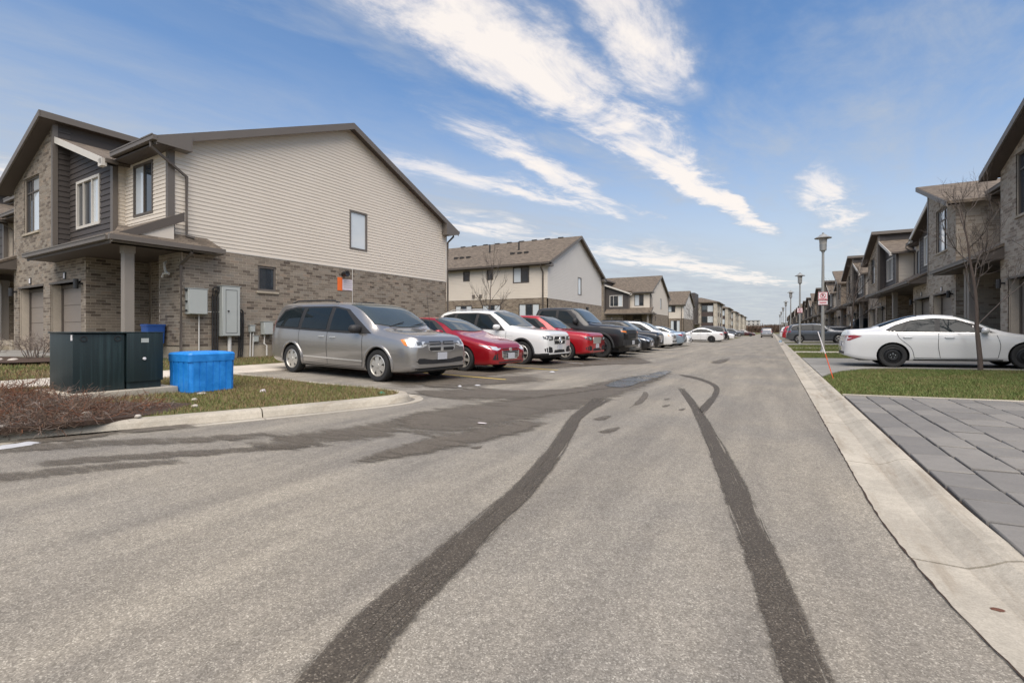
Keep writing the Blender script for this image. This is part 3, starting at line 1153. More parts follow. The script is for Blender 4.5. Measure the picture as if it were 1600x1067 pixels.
track('damp_spot', [(-1.743, 5.254), (-1.694, 5.475), (-1.571, 5.677)],
      [(-1.727, 5.204), (-1.562, 5.234), (-1.538, 5.558)], dz=0.0065, k_=0.7)
track('damp_spot', [(-2.569, 3.966), (-2.558, 4.05), (-2.51, 4.129)],
      [(-2.548, 3.934), (-2.469, 3.958), (-2.485, 4.089)], dz=0.0065, k_=0.7)
track('damp_spot', [(-2.035, 19.135), (-1.917, 21.075), (-1.554, 22.727)],
      [(-1.973, 18.555), (-1.528, 18.327), (-1.458, 21.319)], dz=0.0065, k_=0.7)
track('puddle', [(-3.089, 9.511), (-3.211, 11.061), (-3.007, 12.672), (-2.661, 15.032)],
      [(-2.464, 9.124), (-2.433, 10.54), (-2.359, 12.223), (-2.412, 14.626)], 'puddle', dz=0.014, k_=1.0)
track('puddle', [(-7.07, 2.087), (-6.802, 2.525), (-6.571, 2.975)],
      [(-6.766, 2.044), (-6.493, 2.465), (-6.327, 2.896)], 'puddle', dz=0.012, k_=1.0)

# painted stall lines
for i, yy in enumerate([10.05, 13.15, 16.1, 18.9]):
    b = MB()
    x1 = -5.4 if i < 2 else -5.7
    b.add([(-10.8, yy, zroad(-10.8, yy) + .018), (x1, yy - .25, zroad(x1, yy) + .018), (x1, yy - .15, zroad(x1, yy) + .018), (-10.8, yy + .1, zroad(-10.8, yy) + .018)], [(0, 1, 2, 3)])
    b.build('stall_line', 'yellow_paint' if i < 2 else 'white_paint', road, fix=False)

LAWN_R = [(1.05, 9.8), (7.4, 9.8), (7.4, 17.0), (3.0, 16.9), (2.2, 16.45), (1.6, 15.4), (1.25, 14.3), (1.05, 13.4)]
grass('lawn_grass', 'short green grass strip between paved driveway and white sedan', LAWN_R, lambda x, y: zlot(x) - .03, 2100, 'grass_lush', (0.035, 0.075))
grass('lawn_grass', 'green verge strip beside the first lamp post', [(1.05, 22.7), (7, 22.7), (7, 28.1), (1.05, 28.1)], lambda x, y: zlot(x) - .03, 700, 'grass_lush', (0.05, 0.10), 0.010)
grass('lawn_grass', 'green verge strip beyond the first lamp post', [(1.05, 29.9), (7, 29.9), (7, 43.9), (1.05, 43.9)], lambda x, y: zlot(x) - .03, 260, 'grass_lush', (0.05, 0.10), 0.016)
grass('island_grass', 'patchy brown and green grass of the kerbed island around the bins', ring, zi2, 2300, 'grass_blade', (0.02, 0.06), 0.005, skip=lambda x, y: inside(bed, x, y))
grass('house_lawn', 'patchy lawn between the walk and the brick end wall', [(-14.6, -1), (-12.58, -1), (-12.58, 20), (-14.0, 20), (-14.85, 8)], lambda x, y: zlot(x) - .03, 800, 'grass_blade', (0.025, 0.07), 0.008)
grass('house_lawn', 'patchy front lawn left of the green cabinet beside the driveway', [(-18.6, 1.2), (-14.6, 1.2), (-14.6, 5.4), (-18.3, 5.4)], lambda x, y: zlot(x) - .03, 500, 'grass_blade', (0.03, 0.08), 0.010)
# ================================================================== townhouses
def rect_minus(rects, holes):
    for (ha, hz0, hb, hz1) in holes:
        out = []
        for (a0, z0, a1, z1) in rects:
            if ha >= a1 or hb <= a0 or hz0 >= z1 or hz1 <= z0:
                out.append((a0, z0, a1, z1))
                continue
            if z0 < hz0:
                out.append((a0, z0, a1, hz0))
            if z1 > hz1:
                out.append((a0, hz1, a1, z1))
            q0, q1 = max(z0, hz0), min(z1, hz1)
            if a0 < ha:
                out.append((a0, q0, ha, q1))
            if a1 > hb:
                out.append((hb, q0, a1, q1))
        rects = out
    return [r for r in rects if r[2] - r[0] > 0.004 and r[3] - r[1] > 0.004]


def clip(poly, lines):
    """keep the part below every line z <= z0 + s*(a - a0)"""
    for (a0, z0, s) in lines:
        out = []
        n = len(poly)
        for i in range(n):
            P, Q = poly[i], poly[(i + 1) % n]
            fp = P[1] - (z0 + s * (P[0] - a0))
            fq = Q[1] - (z0 + s * (Q[0] - a0))
            if fp <= 0:
                out.append(P)
            if (fp < 0 < fq) or (fq < 0 < fp):
                u = fp / (fp - fq)
                out.append((P[0] + (Q[0] - P[0]) * u, P[1] + (Q[1] - P[1]) * u))
        poly = out
        if len(poly) < 3:
            return []
    return poly


BH, BL = 0.089, 0.257
BRICKS = []          # candidates for single bricks of the nearest house


class House:
    def __init__(s, name, loc, rz, W=12.2, su=1.0, mirror=False, detail=1, vs=-0.29, end=False):
        s.root = empty(name, loc, rz)
        s.brick, s.brick_far = 'brick', 'brick_far'
        s.W, s.su, s.mirror, s.detail, s.vs, s.end = W, su, mirror, detail, vs, end

    def P(s, u, v, z):
        uu = (s.W - u if s.mirror else u) * s.su
        return (-uu, v, z)

    # wall planes: a runs along the wall, depth d is outwards
    def front(s, v0):
        return lambda a, z, d: s.P(a, v0 - d, z)

    def rear(s, v0):
        return lambda a, z, d: s.P(a, v0 + d, z)

    def right(s, u0):
        return lambda a, z, d: s.P(u0 - d / s.su, a, z)

    def left(s, u0):
        return lambda a, z, d: s.P(u0 + d / s.su, a, z)

    def slab(s, mb, F, poly, d0, d1, mat=None):
        if len(poly) >= 3:
            mb.prism([F(a, z, d0) for a, z in poly], [F(a, z, d1) for a, z in poly], mat)

    def box(s, mb, u0, v0, z0, u1, v1, z1, mat=None):
        A, B = s.P(u0, v0, z0), s.P(u1, v1, z1)
        lo = tuple(min(a, b_) for a, b_ in zip(A, B))
        hi = tuple(max(a, b_) for a, b_ in zip(A, B))
        return mb.box(lo, hi, mat)

    def part(s, name, mb, mat=None, parent=None, kind=None, smooth=None):
        return mb.build(name, mat, parent or s.root, kind, smooth)

    def brick_wall(s, F, a0, z0, a1, z1, holes=(), lines=(), single=False):
        if s.detail == 1:
            mb = MB()
            for r in rect_minus([(a0, z0, a1, z1)], holes):
                s.slab(mb, F, clip([(r[0], r[1]), (r[2], r[1]), (r[2], r[3]), (r[0], r[3])], lines), -0.06, 0.0)
            if mb.f:
                s.part('wall', mb, s.brick_far)
            return
        mb, bk = MB(), MB()
        for r in rect_minus([(a0, z0, a1, z1)], holes):
            s.slab(bk, F, clip([(r[0], r[1]), (r[2], r[1]), (r[2], r[3]), (r[0], r[3])], lines), -0.06, -0.005)
        k = 0
        z = z0
        while z < z1 - 0.02:
            zt = min(z + BH - 0.011, z1)
            a = a0 - (0.5 * BL if k % 2 else 0)
            while a < a1:
                b0, b1 = max(a, a0), min(a + BL - 0.011, a1)
                if b1 - b0 > 0.02:
                    rs = rect_minus([(b0, z, b1, zt)], holes)
                    for r in rs:
                        poly = clip([(r[0], r[1]), (r[2], r[1]), (r[2], r[3]), (r[0], r[3])], lines)
                        if len(poly) < 3:
                            continue
                        if single and len(poly) == 4 and abs(r[2] - r[0] - BL + 0.011) < .002 and abs(r[3] - r[1] - BH + 0.011) < .002:
                            BRICKS.append((s, F, r))
                        else:
                            s.slab(mb, F, poly, -0.03, random.uniform(-.001, .002))
                a += BL
            z += BH
            k += 1
        s.part('mortar', bk, 'mortar')
        if mb.f:
            s.part('brickwork', mb, s.brick, kind='stuff')

    def siding(s, F, a0, z0, a1, z1, mat, step=0.1143, holes=(), lines=(), lap=0.016, name='clapboard'):
        if s.detail == 1:
            mb = MB()
            st = step * 2
        else:
            mb, st = MB(), step
        z = z0
        while z < z1 - 0.01:
            zt = min(z + st, z1)
            one = mb
            for r in rect_minus([(a0, z, a1, zt)], holes):
                one = MB() if s.detail == 3 else mb
                poly = clip([(r[0], r[1]), (r[2], r[1]), (r[2], r[3]), (r[0], r[3])], lines)
                if len(poly) >= 3:
                    fr = [F(a, q, 0.004 + lap * (1 - (q - z) / st)) for a, q in poly]
                    one.prism(fr, [F(a, q, -0.03) for a, q in poly])
                if s.detail == 3 and one.f:
                    s.part(name, one, mat)
            z = zt
        if s.detail != 3 and mb.f:
            s.part('siding', mb, mat, kind='stuff' if s.detail == 2 else None)

    def window(s, F, a0, z0, a1, z1, split=(), transom=None, frame='trim_taupe', fw=0.07, proud=0.03, deep=-0.02, sill=False, glass=None):
        mb = MB()
        R_ = lambda x0, y0, x1, y1, p0=deep - .05, p1=proud: s.slab(mb, F, [(x0, y0), (x1, y0), (x1, y1), (x0, y1)], p0, p1)
        R_(a0, z0, a1, z0 + fw)
        R_(a0, z1 - fw, a1, z1)
        R_(a0, z0 + fw, a0 + fw, z1 - fw)
        R_(a1 - fw, z0 + fw, a1, z1 - fw)
        xs_ = [a0 + fw] + [a0 + (a1 - a0) * q for q in split] + [a1 - fw]
        zs_ = [z0 + fw, z1 - fw] if transom is None else [z0 + fw, z0 + (z1 - z0) * transom, z1 - fw]
        for q in xs_[1:-1]:
            R_(q - .025, z0 + fw, q + .025, z1 - fw, deep - .05, proud - .012)
        for q in zs_[1:-1]:
            R_(a0 + fw, q - .025, a1 - fw, q + .025, deep - .05, proud - .014)
        w = s.part('window', mb, frame)
        k = 0
        for i in range(len(xs_) - 1):
            for j in range(len(zs_) - 1):
                pb = MB()
                s.slab(pb, F, [(xs_[i], zs_[j]), (xs_[i + 1], zs_[j]), (xs_[i + 1], zs_[j + 1]), (xs_[i], zs_[j + 1])], deep - .012, deep)
                g = 'window_glass'
                if glass:
                    g = glass[k % len(glass)]
                s.part('pane', pb, g, w)
                k += 1
        if sill:
            sb = MB()
            s.slab(sb, F, [(a0 - .06, z0 - .07), (a1 + .06, z0 - .07), (a1 + .06, z0), (a0 - .06, z0)], -.05, .05)
            s.part('sill', sb, 'foundation', w)
        return w

    def roof_slab(s, prof, u0, u1, th=0.14, name='roof'):
        """prof: (v, z) of the top surface, swept along u"""
        mb = MB()
        A = [s.P(u0, v, z) for v, z in prof] + [s.P(u0, v, z - th) for v, z in reversed(prof)]
        B = [s.P(u1, v, z) for v, z in prof] + [s.P(u1, v, z - th) for v, z in reversed(prof)]
        n = len(prof)
        for i in range(n - 1):
            mb.prism([A[i], A[i + 1], A[2 * n - 2 - i], A[2 * n - 1 - i]], [B[i], B[i + 1], B[2 * n - 2 - i], B[2 * n - 1 - i]])
        return s.part(name, mb, 'shingle')

    def shed(s, u_hi, z_hi, u_lo, z_lo, v0, v1, th=0.12, name='roof'):
        """monopitch roof falling along u, its rake board on the front edge"""
        mb = MB()
        mb.prism([s.P(u_hi, v0, z_hi), s.P(u_lo, v0, z_lo), s.P(u_lo, v0, z_lo - th), s.P(u_hi, v0, z_hi - th)],
                 [s.P(u_hi, v1, z_hi), s.P(u_lo, v1, z_lo), s.P(u_lo, v1, z_lo - th), s.P(u_hi, v1, z_hi - th)])
        return s.part(name, mb, 'shingle')


def townhouse(h, glass=None, num=True):
    """one pair: siding bay, dark bay, brick tower, siding bay (u grows to the left seen from the front)"""
    W, vs = h.W, h.vs
    us, ub, ut = 2.75, 6.12, 10.06
    ug = 3.43
    vb, vt = -0.6, -1.05
    ZF, ZB = 0.68, 3.6
    zr, vr = 9.2, 6.0
    ve = vs - 0.45
    sf, sb_ = 0.413, 0.459
    vbk = 12.6
    ze = zr - sf * (vr - ve)
    zbk = zr - sb_ * (vbk - vr)
    zw = ze - 0.2                                    # soffit level
    D = 12.0
    u0r, u1r = (-0.3 if h.end else 0.0), W
    # solid core
    mb = MB()
    h.box(mb, 0.08, 0.08, -0.2, 1.29, D - .08, ZB)
    h.box(mb, 1.29, 0.7, -0.2, W - .08, D - .08, ZB)
    h.box(mb, 0.10, vs + .1, ZB, W - .08, D - .1, zw + .02)
    A = [(vs + .1, zw), (D - .1, zw), (D - .1, zr - sb_ * (D - vr) - .2), (vr, zr - .22), (vs + .1, zr - sf * (vr - vs - .1) - .22)]
    mb.prism([h.P(0.10, *q) for q in A], [h.P(W - .08, *q) for q in A])
    h.part('core', mb, 'mortar')
    # foundation
    mb = MB()
    h.box(mb, -0.004 / h.su, -0.004, -0.2, 1.37, D, ZF)
    h.box(mb, 1.37, 0.6, -0.2, W, D, ZF - .004)
    h.part('foundation', mb, 'foundation')
    # --- gable end
    if h.end:
        gl = [(vr, zr - .17, sf), (vr, zr - .17, -sb_)]
        h.brick_wall(h.right(0), 0, ZF, D, ZB, [(2.3, 2.45, 2.95, 3.28)], single=h.detail == 3)
        h.siding(h.right(0.02), vs, ZB, D, zr, 'siding_beige', holes=[(6.03, 4.36, 6.92, 5.9)], lines=gl)
        h.window(h.right(0.02), 6.03, 4.36, 6.92, 5.9, glass=['window_sky_sheen'])
        h.window(h.right(0), 2.3, 2.45, 2.95, 3.28, deep=-.06, proud=-.03, sill=True, glass=['window_glass'])
        # bottom trim, corner posts
        mb = MB()
        h.slab(mb, h.right(0.0), [(vs, ZB - .035), (D, ZB - .035), (D, ZB), (vs, ZB)], -.02, .012)
        h.part('starter_trim', mb, 'trim_light')
        mb = MB()
        h.box(mb, -0.03, vs - .045, ZB - .05, .1, vs + .13, zw)
        h.part('corner_post', mb, 'trim_taupe')
        mb = MB()
        h.box(mb, -0.02, D - .08, ZB - .05, .06, D + .03, zbk)
        h.part('corner_post', mb, 'trim_light')
        # rake boards and eave boxes
        mb = MB()
        th = .25
        for pr in ([(ve, ze), (vr, zr)], [(vr, zr), (vbk, zbk)]):
            (va, za), (vc, zc_) = pr
            q = [(va, za - .02), (vc, zc_ - .02), (vc, zc_ - th), (va, za - th)]
            h.slab(mb, h.right(-0.29), q, 0, .035)
        h.part('rake_board', mb, 'trim_taupe')
        mb = MB()
        q = [(ve, zw), (.14, zw), (.14, zr - sf * (vr - .14) - .1), (ve, ze - .1)]
        h.slab(mb, h.right(-.02), q, .02, .36)
        h.part('eave_box', mb, 'trim_taupe')
        mb = MB()
        q = [(D + .02, zbk - .34), (vbk, zbk - .2), (vbk, zbk - .03), (D - .35, zr - sb_ * (D - .35 - vr) - .1), (D - .35, zbk - .34)]
        h.slab(mb, h.right(-.02), q, .02, .31)
        h.part('eave_box', mb, 'trim_taupe')
        mb = MB()
        for pr in ([(.14, zr - sf * (vr - .14)), (vr, zr)], [(vr, zr), (D - .35, zr - sb_ * (D - .35 - vr))]):
            (va, za), (vc, zc_) = pr
            h.slab(mb, h.right(0.0), [(va, za - .16), (vc, zc_ - .16), (vc, zc_ - .18), (va, za - .18)], .0, .30)
        h.part('soffit', mb, 'soffit')
    else:
        mb = MB()
        h.slab(mb, h.right(0), [(0, ZF), (D, ZF), (D, zbk), (vr, zr - .2), (vs, zw)], -.1, 0)
        h.part('party_wall', mb, 'siding_beige')
    # --- siding strip over the porch (near unit) and the far unit
    def strip(u0, u1, wa, wb):
        h.siding(h.front(vs), u0, ZB, u1, zw, 'siding_beige', holes=[(wa, 4.57, wb, 6.12)])
        h.window(h.front(vs), wa, 4.57, wb, 6.12, split=(.47,), frame='trim_brown', glass=glass or ['window_glass', 'window_sky_sheen'])
    strip(0.0 if not h.end else .1, us, 0.92, 2.16)
    strip(ut, W, 10.75, 11.65)
    # --- dark bay
    lb = [(6.12, 7.6 - .1, .368)]
    lbw = (3.66, 4.5, 5.5, 6.08)
    h.siding(h.front(vb), us, 3.75, ub, 7.6, 'siding_dark', step=0.178, holes=[lbw], lines=lb, lap=.022, name='plank')
    h.window(h.front(vb), *lbw, split=(.34, .7), frame='trim_light', fw=.085, proud=.045, glass=['window_sky_sheen', 'window_glass', 'window_glass'])
    h.siding(h.right(us), vb, 3.75, vs, 6.2, 'siding_beige')
    mb = MB()
    h.box(mb, us - .06, vb - .035, 3.7, us + .12, vb + .1, 6.28)
    h.part('corner_post', mb, 'trim_taupe')
    mb = MB()
    A = [(us + .1, 3.6), (ub, 3.6), (ub, 7.45), (us + .1, 6.2)]
    h.slab(mb, h.front(vb + .08), A, -3.0, 0)
    h.part('core', mb, 'mortar')
    # --- brick tower: gable top falls to the left
    lt = [(5.87, 8.28 - .14, -.4)]
    tw = (7.42, 4.62, 8.95, 6.6)
    gd = [(3.79, 0.0, 6.36, 2.68), (7.0, 0.0, 9.52, 2.68)]
    h.brick_wall(h.front(vt), ug, 0.25, ub, 3.75, gd, single=h.detail == 3)
    h.brick_wall(h.front(vt), ub, 0.25, ut, 8.2, gd + [tw], lines=lt, single=False)
    h.brick_wall(h.right(ug), vt, 0.25, 0.62, 3.7, single=h.detail == 3)
    h.brick_wall(h.left(ut), vt, 0.25, max(vs, 0.6) if vs > 0 else .6, 3.7)
    h.brick_wall(h.left(ut), vt, 3.7, vs, 6.6)
    h.siding(h.right(ub), vt + .12, 3.7, vb, 8.05, 'siding_dark', step=0.178, lap=.022, name='plank')
    mb = MB()
    h.slab(mb, h.right(ub), [(vb, 7.2), (4.0, 7.2), (4.0, 8.1), (vb, 8.1)], -.1, -.01)
    h.part('clerestory', mb, 'siding_dark')
    mb = MB()
    h.box(mb, ub - .035, vt - .02, 3.7, ub + .10, vt + .12, 8.05)
    h.part('corner_post', mb, 'trim_taupe')
    mb = MB()
    h.box(mb, ug + .06, vt + .45, .1, ut - .06, .75, 3.72)
    A = [(ub + .08, 3.6), (ut - .08, 3.6), (ut - .08, 6.45), (ub + .08, 7.95)]
    h.slab(mb, h.front(vt + .25), A, -4.0, 0)
    for q in ((ug + .03, 3.79), (6.36, 7.0), (9.52, ut - .03)):
        h.box(mb, q[0], vt + .07, .1, q[1], vt + .5, 3.7)
    h.box(mb, ug + .06, vt + .07, 2.68, ut - .06, vt + .5, 3.7)
    h.part('core', mb, 'mortar')
    h.window(h.front(vt), *tw, split=(.6,), transom=.74, frame='trim_brown', deep=-.1, proud=-.06, sill=True, glass=['window_sky_sheen', 'window_sky_sheen', 'window_glass', 'window_glass'])
    mb = MB()
    h.slab(mb, h.front(vt), [(tw[0], tw[1]), (tw[2], tw[1]), (tw[2], tw[3]), (tw[0], tw[3])], -.16, -.13)
    h.part('reveal', mb, 'soffit')
    # --- garage doors
    for (a0, _, a1, zt_) in gd:
        mb = MB()
        Fq = h.front(vt + .34)
        for (x0, x1) in ((a0, a0 + .1), (a1 - .1, a1)):
            h.slab(mb, Fq, [(x0, .3), (x1, .3), (x1, zt_), (x0, zt_)], 0, .06)
        h.slab(mb, Fq, [(a0 + .1, zt_ - .12), (a1 - .1, zt_ - .12), (a1 - .1, zt_), (a0 + .1, zt_)], 0, .06)
        g = h.part('garage_door', mb, 'trim_brown')
        zz = .30
        hh = (zt_ - .12 - zz) / 4
        for k in range(4):
            pb = MB()
            h.slab(pb, Fq, [(a0 + .1, zz + .006), (a1 - .1, zz + .006), (a1 - .1, zz + hh - .006), (a0 + .1, zz + hh - .006)], -.02, .02)
            h.part('door_panel', pb, 'garage_door', g)
            zz += hh
        mb = MB()
        h.slab(mb, h.front(vt), [(a0 - .04, zt_), (a1 + .04, zt_), (a1 + .04, zt_ + .07), (a0 - .04, zt_ + .07)], -.3, .014)
        h.part('lintel', mb, 'trim_brown', g)
    # wall lamps and number plates beside and over the garages
    for a in (3.66, 9.72):
        mb = MB()
        q = h.P(a, vt - .16, 2.42)
        mb.lathe([(0.0, 0), (.065, 0), (.065, .30), (0, .30)], 12, None, q)
        h.box(mb, a - .03, vt - .12, 2.55, a + .03, vt + .005, 2.61)
        h.part('wall_lamp', mb, 'black_metal')
    for a in (5.05, 8.25):
        mb = MB()
        h.slab(mb, h.front(vt), [(a - .09, 2.80), (a + .09, 2.80), (a + .09, 3.02), (a - .09, 3.02)], .0, .03)
        pl = h.part('number_plate', mb, 'sign_black')
        mb = MB()
        h.slab(mb, h.front(vt), [(a - .06, 2.83), (a + .06, 2.83), (a + .06, 2.99), (a - .06, 2.99)], .028, .036)
        h.part('plate_face', mb, 'sign_white', pl)
    # --- porches
    def porch(u0, u1, wall_u, wall_other, flip):
        mb = MB()
        h.box(mb, u0, vt - .05, -.1, u1, .62, .78)
        h.part('porch_slab', mb, 'foundation')
        mb = MB()
        for k in range(3):
            h.box(mb, (u0 + u1) / 2 - .7, vt - .05 - .28 * (k + 1), -.1, (u0 + u1) / 2 + .7, vt - .04 - .28 * k, .62 - .155 * k)
        h.part('step', mb, 'foundation')
        # door in the recess
        dc = wall_u
        mb = MB()
        F = h.front(.62)
        for (x0, x1, y0, y1) in ((dc - .62, dc - .52, .78, 3.3), (dc + .52, dc + .62, .78, 3.3), (dc - .52, dc + .52, 2.82, 2.95), (dc - .52, dc + .52, 3.2, 3.3)):
            h.slab(mb, F, [(x0, y0), (x1, y0), (x1, y1), (x0, y1)], -.06, .05)
        d = h.part('door', mb, 'trim_brown')
        mb = MB()
        h.slab(mb, F, [(dc - .52, .78), (dc + .52, .78), (dc + .52, 2.82), (dc - .52, 2.82)], -.05, .01)
        h.slab(mb, F, [(dc - .52, 2.95), (dc + .52, 2.95), (dc + .52, 3.2), (dc - .52, 3.2)], -.05, .01)
        h.part('door_leaf', mb, 'door_dark', d)
        mb = MB()
        for q in ((dc - .42, 1.0, dc - .36, 2.72), (dc + .36, 1.0, dc + .42, 2.72), (dc - .36, 2.66, dc + .36, 2.72), (dc - .36, 1.0, dc + .36, 1.06)):
            h.slab(mb, F, [(q[0], q[1]), (q[2], q[1]), (q[2], q[3]), (q[0], q[3])], .012, .05)
        h.part('storm_frame', mb, 'trim_light', d)
        mb = MB()
        h.slab(mb, F, [(dc - .36, 1.06), (dc + .36, 1.06), (dc + .36, 2.66), (dc - .36, 2.66)], .015, .03)
        h.part('pane', mb, 'door_glass', d)
        mb = MB()
        h.slab(mb, F, [(dc - .62, .7), (u1 if not flip else u1, .7), (u1, 3.7), (dc - .62, 3.7)], -.3, -.07)
        h.part('recess_wall', mb, 'brick_far')
    porch(1.37, ug, 2.0, None, False)
    porch(ut, W, 11.2, None, True)
    h.brick_wall(h.front(0), 0, .72, 1.29, ZB + .1, single=h.detail == 3)
    h.brick_wall(h.left(1.29), 0, .72, .62, ZB + .1)
    # --- pent roofs over porch and garage
    def pent(u0, u1, rake_right, name='porch_roof'):
        vg, zg = -1.75, 3.56
        top = max(vs, -.3) + (.0 if vs < 0 else 0)
        zt_ = zg + .54 * (top - vg)
        mb = MB()
        mb.prism([h.P(u0, vg, zg), h.P(u0, top, zt_), h.P(u0, top, zt_ - .14), h.P(u0, vg, zg - .08)],
                 [h.P(u1, vg, zg), h.P(u1, top, zt_), h.P(u1, top, zt_ - .14), h.P(u1, vg, zg - .08)])
        r = h.part(name, mb, 'shingle')
        mb = MB()
        h.box(mb, u0, vg - .10, zg - .12, u1, vg + .01, zg - .01)
        h.box(mb, u0, vg - .115, zg - .02, u1, vg - .09, zg + .012)
        h.part('gutter', mb, 'trim_taupe', r)
        mb = MB()
        h.box(mb, u0 + .02, vg + .012, zg - .20, u1 - .02, vg + .04, zg - .085)
        h.box(mb, u0 + .02, vg + .04, zg - .17, u1 - .02, .55, zg - .14)
        h.part('soffit', mb, 'soffit', r)
        for uu, F in ((u0, h.right), (u1, h.left)):
            mb = MB()
            h.slab(mb, F(uu), [(vg + .05, zg - .15), (top, zg - .15), (top, zt_ - .15), (vg + .05, zg - .09)], -.03, -.005)
            h.part('cheek', mb, 'siding_beige' if u0 < 0 else 'trim_brown', r)
        return r, vg, zg, top, zt_
    r, vg, zg, top, zt_ = pent(-.28 if h.end else 0, 5.93, True)
    pent(9.75, W, False)
    if h.end:
        # rake board over the porch end, siding triangle and the pent strip returning along the end wall
        mb = MB()
        q = [(vg, zg + .0), (top + .25, zt_ + .13), (top + .25, zt_ - .13), (vg, zg - .2)]
        h.slab(mb, h.right(-.28), q, .0, .04)
        h.part('rake_board', mb, 'trim_brown', r)
        mb = MB()
        A = [(-.44, vg - .02, zg), (-.44, .97, zg), (0.02, .72, zg + .34), (0.02, vg + .3, zg + .34)]
        Pn = [h.P(*q) for q in A]
        mb.prism(Pn, [(q[0], q[1], q[2] - .06) for q in Pn])
        A = [(-.44, .97, zg), (0.02, .97, zg + .02), (0.02, .72, zg + .34)]
        Pn = [h.P(*q) for q in A]
        mb.prism(Pn, [(q[0], q[1], q[2] - .05) for q in Pn])
        r2 = h.part('side_roof', mb, 'shingle')
        mb = MB()
        h.box(mb, -.53, vg - .1, zg - .13, -.43, .99, zg - .0)
        h.box(mb, -.44, vg, zg - .17, .0, .97, zg - .14)
        h.part('gutter', mb, 'trim_taupe', r2)
        mb = MB()
        h.siding(h.right(0.02), vg + .1, zg + .3, vs, ZB + .95, 'siding_beige', lines=[(vg, zg - .06, .54)])
    # porch post
    for u in ([.16, ] if h.end else [0.05]) + [W - .15]:
        mb = MB()
        h.box(mb, u - .11, -1.32, .2, u + .11, -1.1, 3.4)
        h.box(mb, u - .13, -1.34, 3.2, u + .13, -1.08, 3.42)
        h.part('porch_post', mb, 'post')
    # --- main roof and the two sheds
    h.roof_slab([(ve, ze), (vr, zr), (vbk, zbk)], u0r, 2.45)
    h.roof_slab([(ve, ze), (vr, zr), (vbk, zbk)], 10.2, u1r)
    vm = max(vb, ve) + .35
    h.roof_slab([(vm, zr - sf * (vr - vm)), (vr, zr), (vbk, zbk)], 2.45, 10.2)
    rt = h.shed(5.87, 8.28, 10.5, 8.28 - .4 * 4.63, -1.45, 4.2, name='tower_roof')
    rb_ = h.shed(6.15, 7.62, 2.38, 7.62 - .368 * 3.77, -1.0, 3.0, name='bay_roof')
    zl_t, zl_b = 8.28 - .4 * 4.63, 7.62 - .368 * 3.77
    mb = MB()
    h.slab(mb, h.front(-1.45), [(5.84, 8.27), (10.5, zl_t - .01), (10.5, zl_t - .22), (5.84, 8.06)], -.02, .03)
    h.slab(mb, h.right(5.87), [(-1.45, 8.06), (4.2, 8.06), (4.2, 8.26), (-1.45, 8.26)], -.02, .03)
    h.part('fascia', mb, 'trim_taupe', rt)
    mb = MB()
    h.slab(mb, h.front(-1.44), [(5.9, 8.07), (10.48, zl_t - .19), (10.48, zl_t - .21), (5.9, 8.05)], -.42, -.02)
    h.slab(mb, h.right(5.9), [(-1.05, 8.05), (4, 8.05), (4, 8.07), (-1.05, 8.07)], -.24, -.03)
    h.part('soffit', mb, 'soffit', rt)
    mb = MB()
    h.slab(mb, h.front(-1.0), [(2.38, zl_b), (6.08, 7.59), (6.08, 7.38), (2.38, zl_b - .2)], -.02, .03)
    h.box(mb, 2.34, -1.03, zl_b - .24, 2.6, -.9, zl_b - .02)
    h.part('fascia', mb, 'trim_light', rb_)
    mb = MB()
    h.slab(mb, h.front(-.99), [(2.42, zl_b - .16), (6.1, 7.44), (6.1, 7.42), (2.42, zl_b - .18)], -.4, -.02)
    h.part('soffit', mb, 'soffit', rb_)
    mb = MB()
    h.box(mb, 2.27, -.95, zl_b - .13, 2.39, ve + .1, zl_b - .02)
    h.part('gutter', mb, 'trim_brown', rb_)
    # eave soffits and gutters of the main roof
    for (x0, x1) in ((u0r - (.06 if h.end else 0), 2.3), (10.3, W)):
        mb = MB()
        h.box(mb, x0, ve - .11, ze - .14, x1, ve, ze - .01)
        h.box(mb, x0, ve - .125, ze - .03, x1, ve - .10, ze + .005)
        h.part('gutter', mb, 'trim_taupe')
        mb = MB()
        h.box(mb, x0 + .04, ve + .01, zw - .02, x1, vs + .02, zw + .02)
        h.part('soffit', mb, 'soffit')
    mb = MB()
    h.box(mb, u0r, vbk, zbk - .14, u1r, vbk + .11, zbk - .01)
    h.part('gutter', mb, 'trim_brown')
    # rear wall
    h.siding(h.rear(D), .0, ZB, W, zbk + .1, 'siding_beige')
    mb = MB()
    h.slab(mb, h.rear(D), [(0, ZF), (W, ZF), (W, ZB), (0, ZB)], -.1, 0)
    h.part('rear_wall', mb, 'brick_far')
    # downspouts
    if h.end:
        mb = MB()
        q = [(-.12, ve - .05, ze - .1), (-.12, ve - .05, ze - .28), (-.09, .12, 5.55), (-.09, .12, 4.0), (-.09, .12, zg + .3), (-.16, .3, zg + .27)]
        mb.tube([h.P(*a) for a in q], .045, 4)
        h.part('downspout', mb, 'trim_brown')
        mb = MB()
        q = [(-.44, .1, zg - .1), (-.44, .1, zg - .22), (-.07, -.02, zg - .55), (-.07, -.02, .4), (-.12, -.2, .34)]
        mb.tube([h.P(*a) for a in q], .05, 4)
        h.part('downspout', mb, 'trim_brown')
        mb = MB()
        q = [(-.1, D + .45, zbk - .15), (-.1, D + .45, zbk - .3), (-.05, D + .06, zbk - .65), (-.05, D + .06, ZB - .2), (-.05, D + .06, .4)]
        mb.tube([h.P(*a) for a in q], .05, 4)
        h.part('downspout', mb, 'trim_brown')
    else:
        for u in (2.55, 10.25):
            mb = MB()
            q = [(u, ve - .05, ze - .1), (u, ve - .05, ze - .25), (u, vs - .06, ze - .6), (u, vs - .06, 4.3)]
            mb.tube([h.P(*a) for a in q], .045, 4)
            h.part('downspout', mb, 'trim_taupe')
    return h


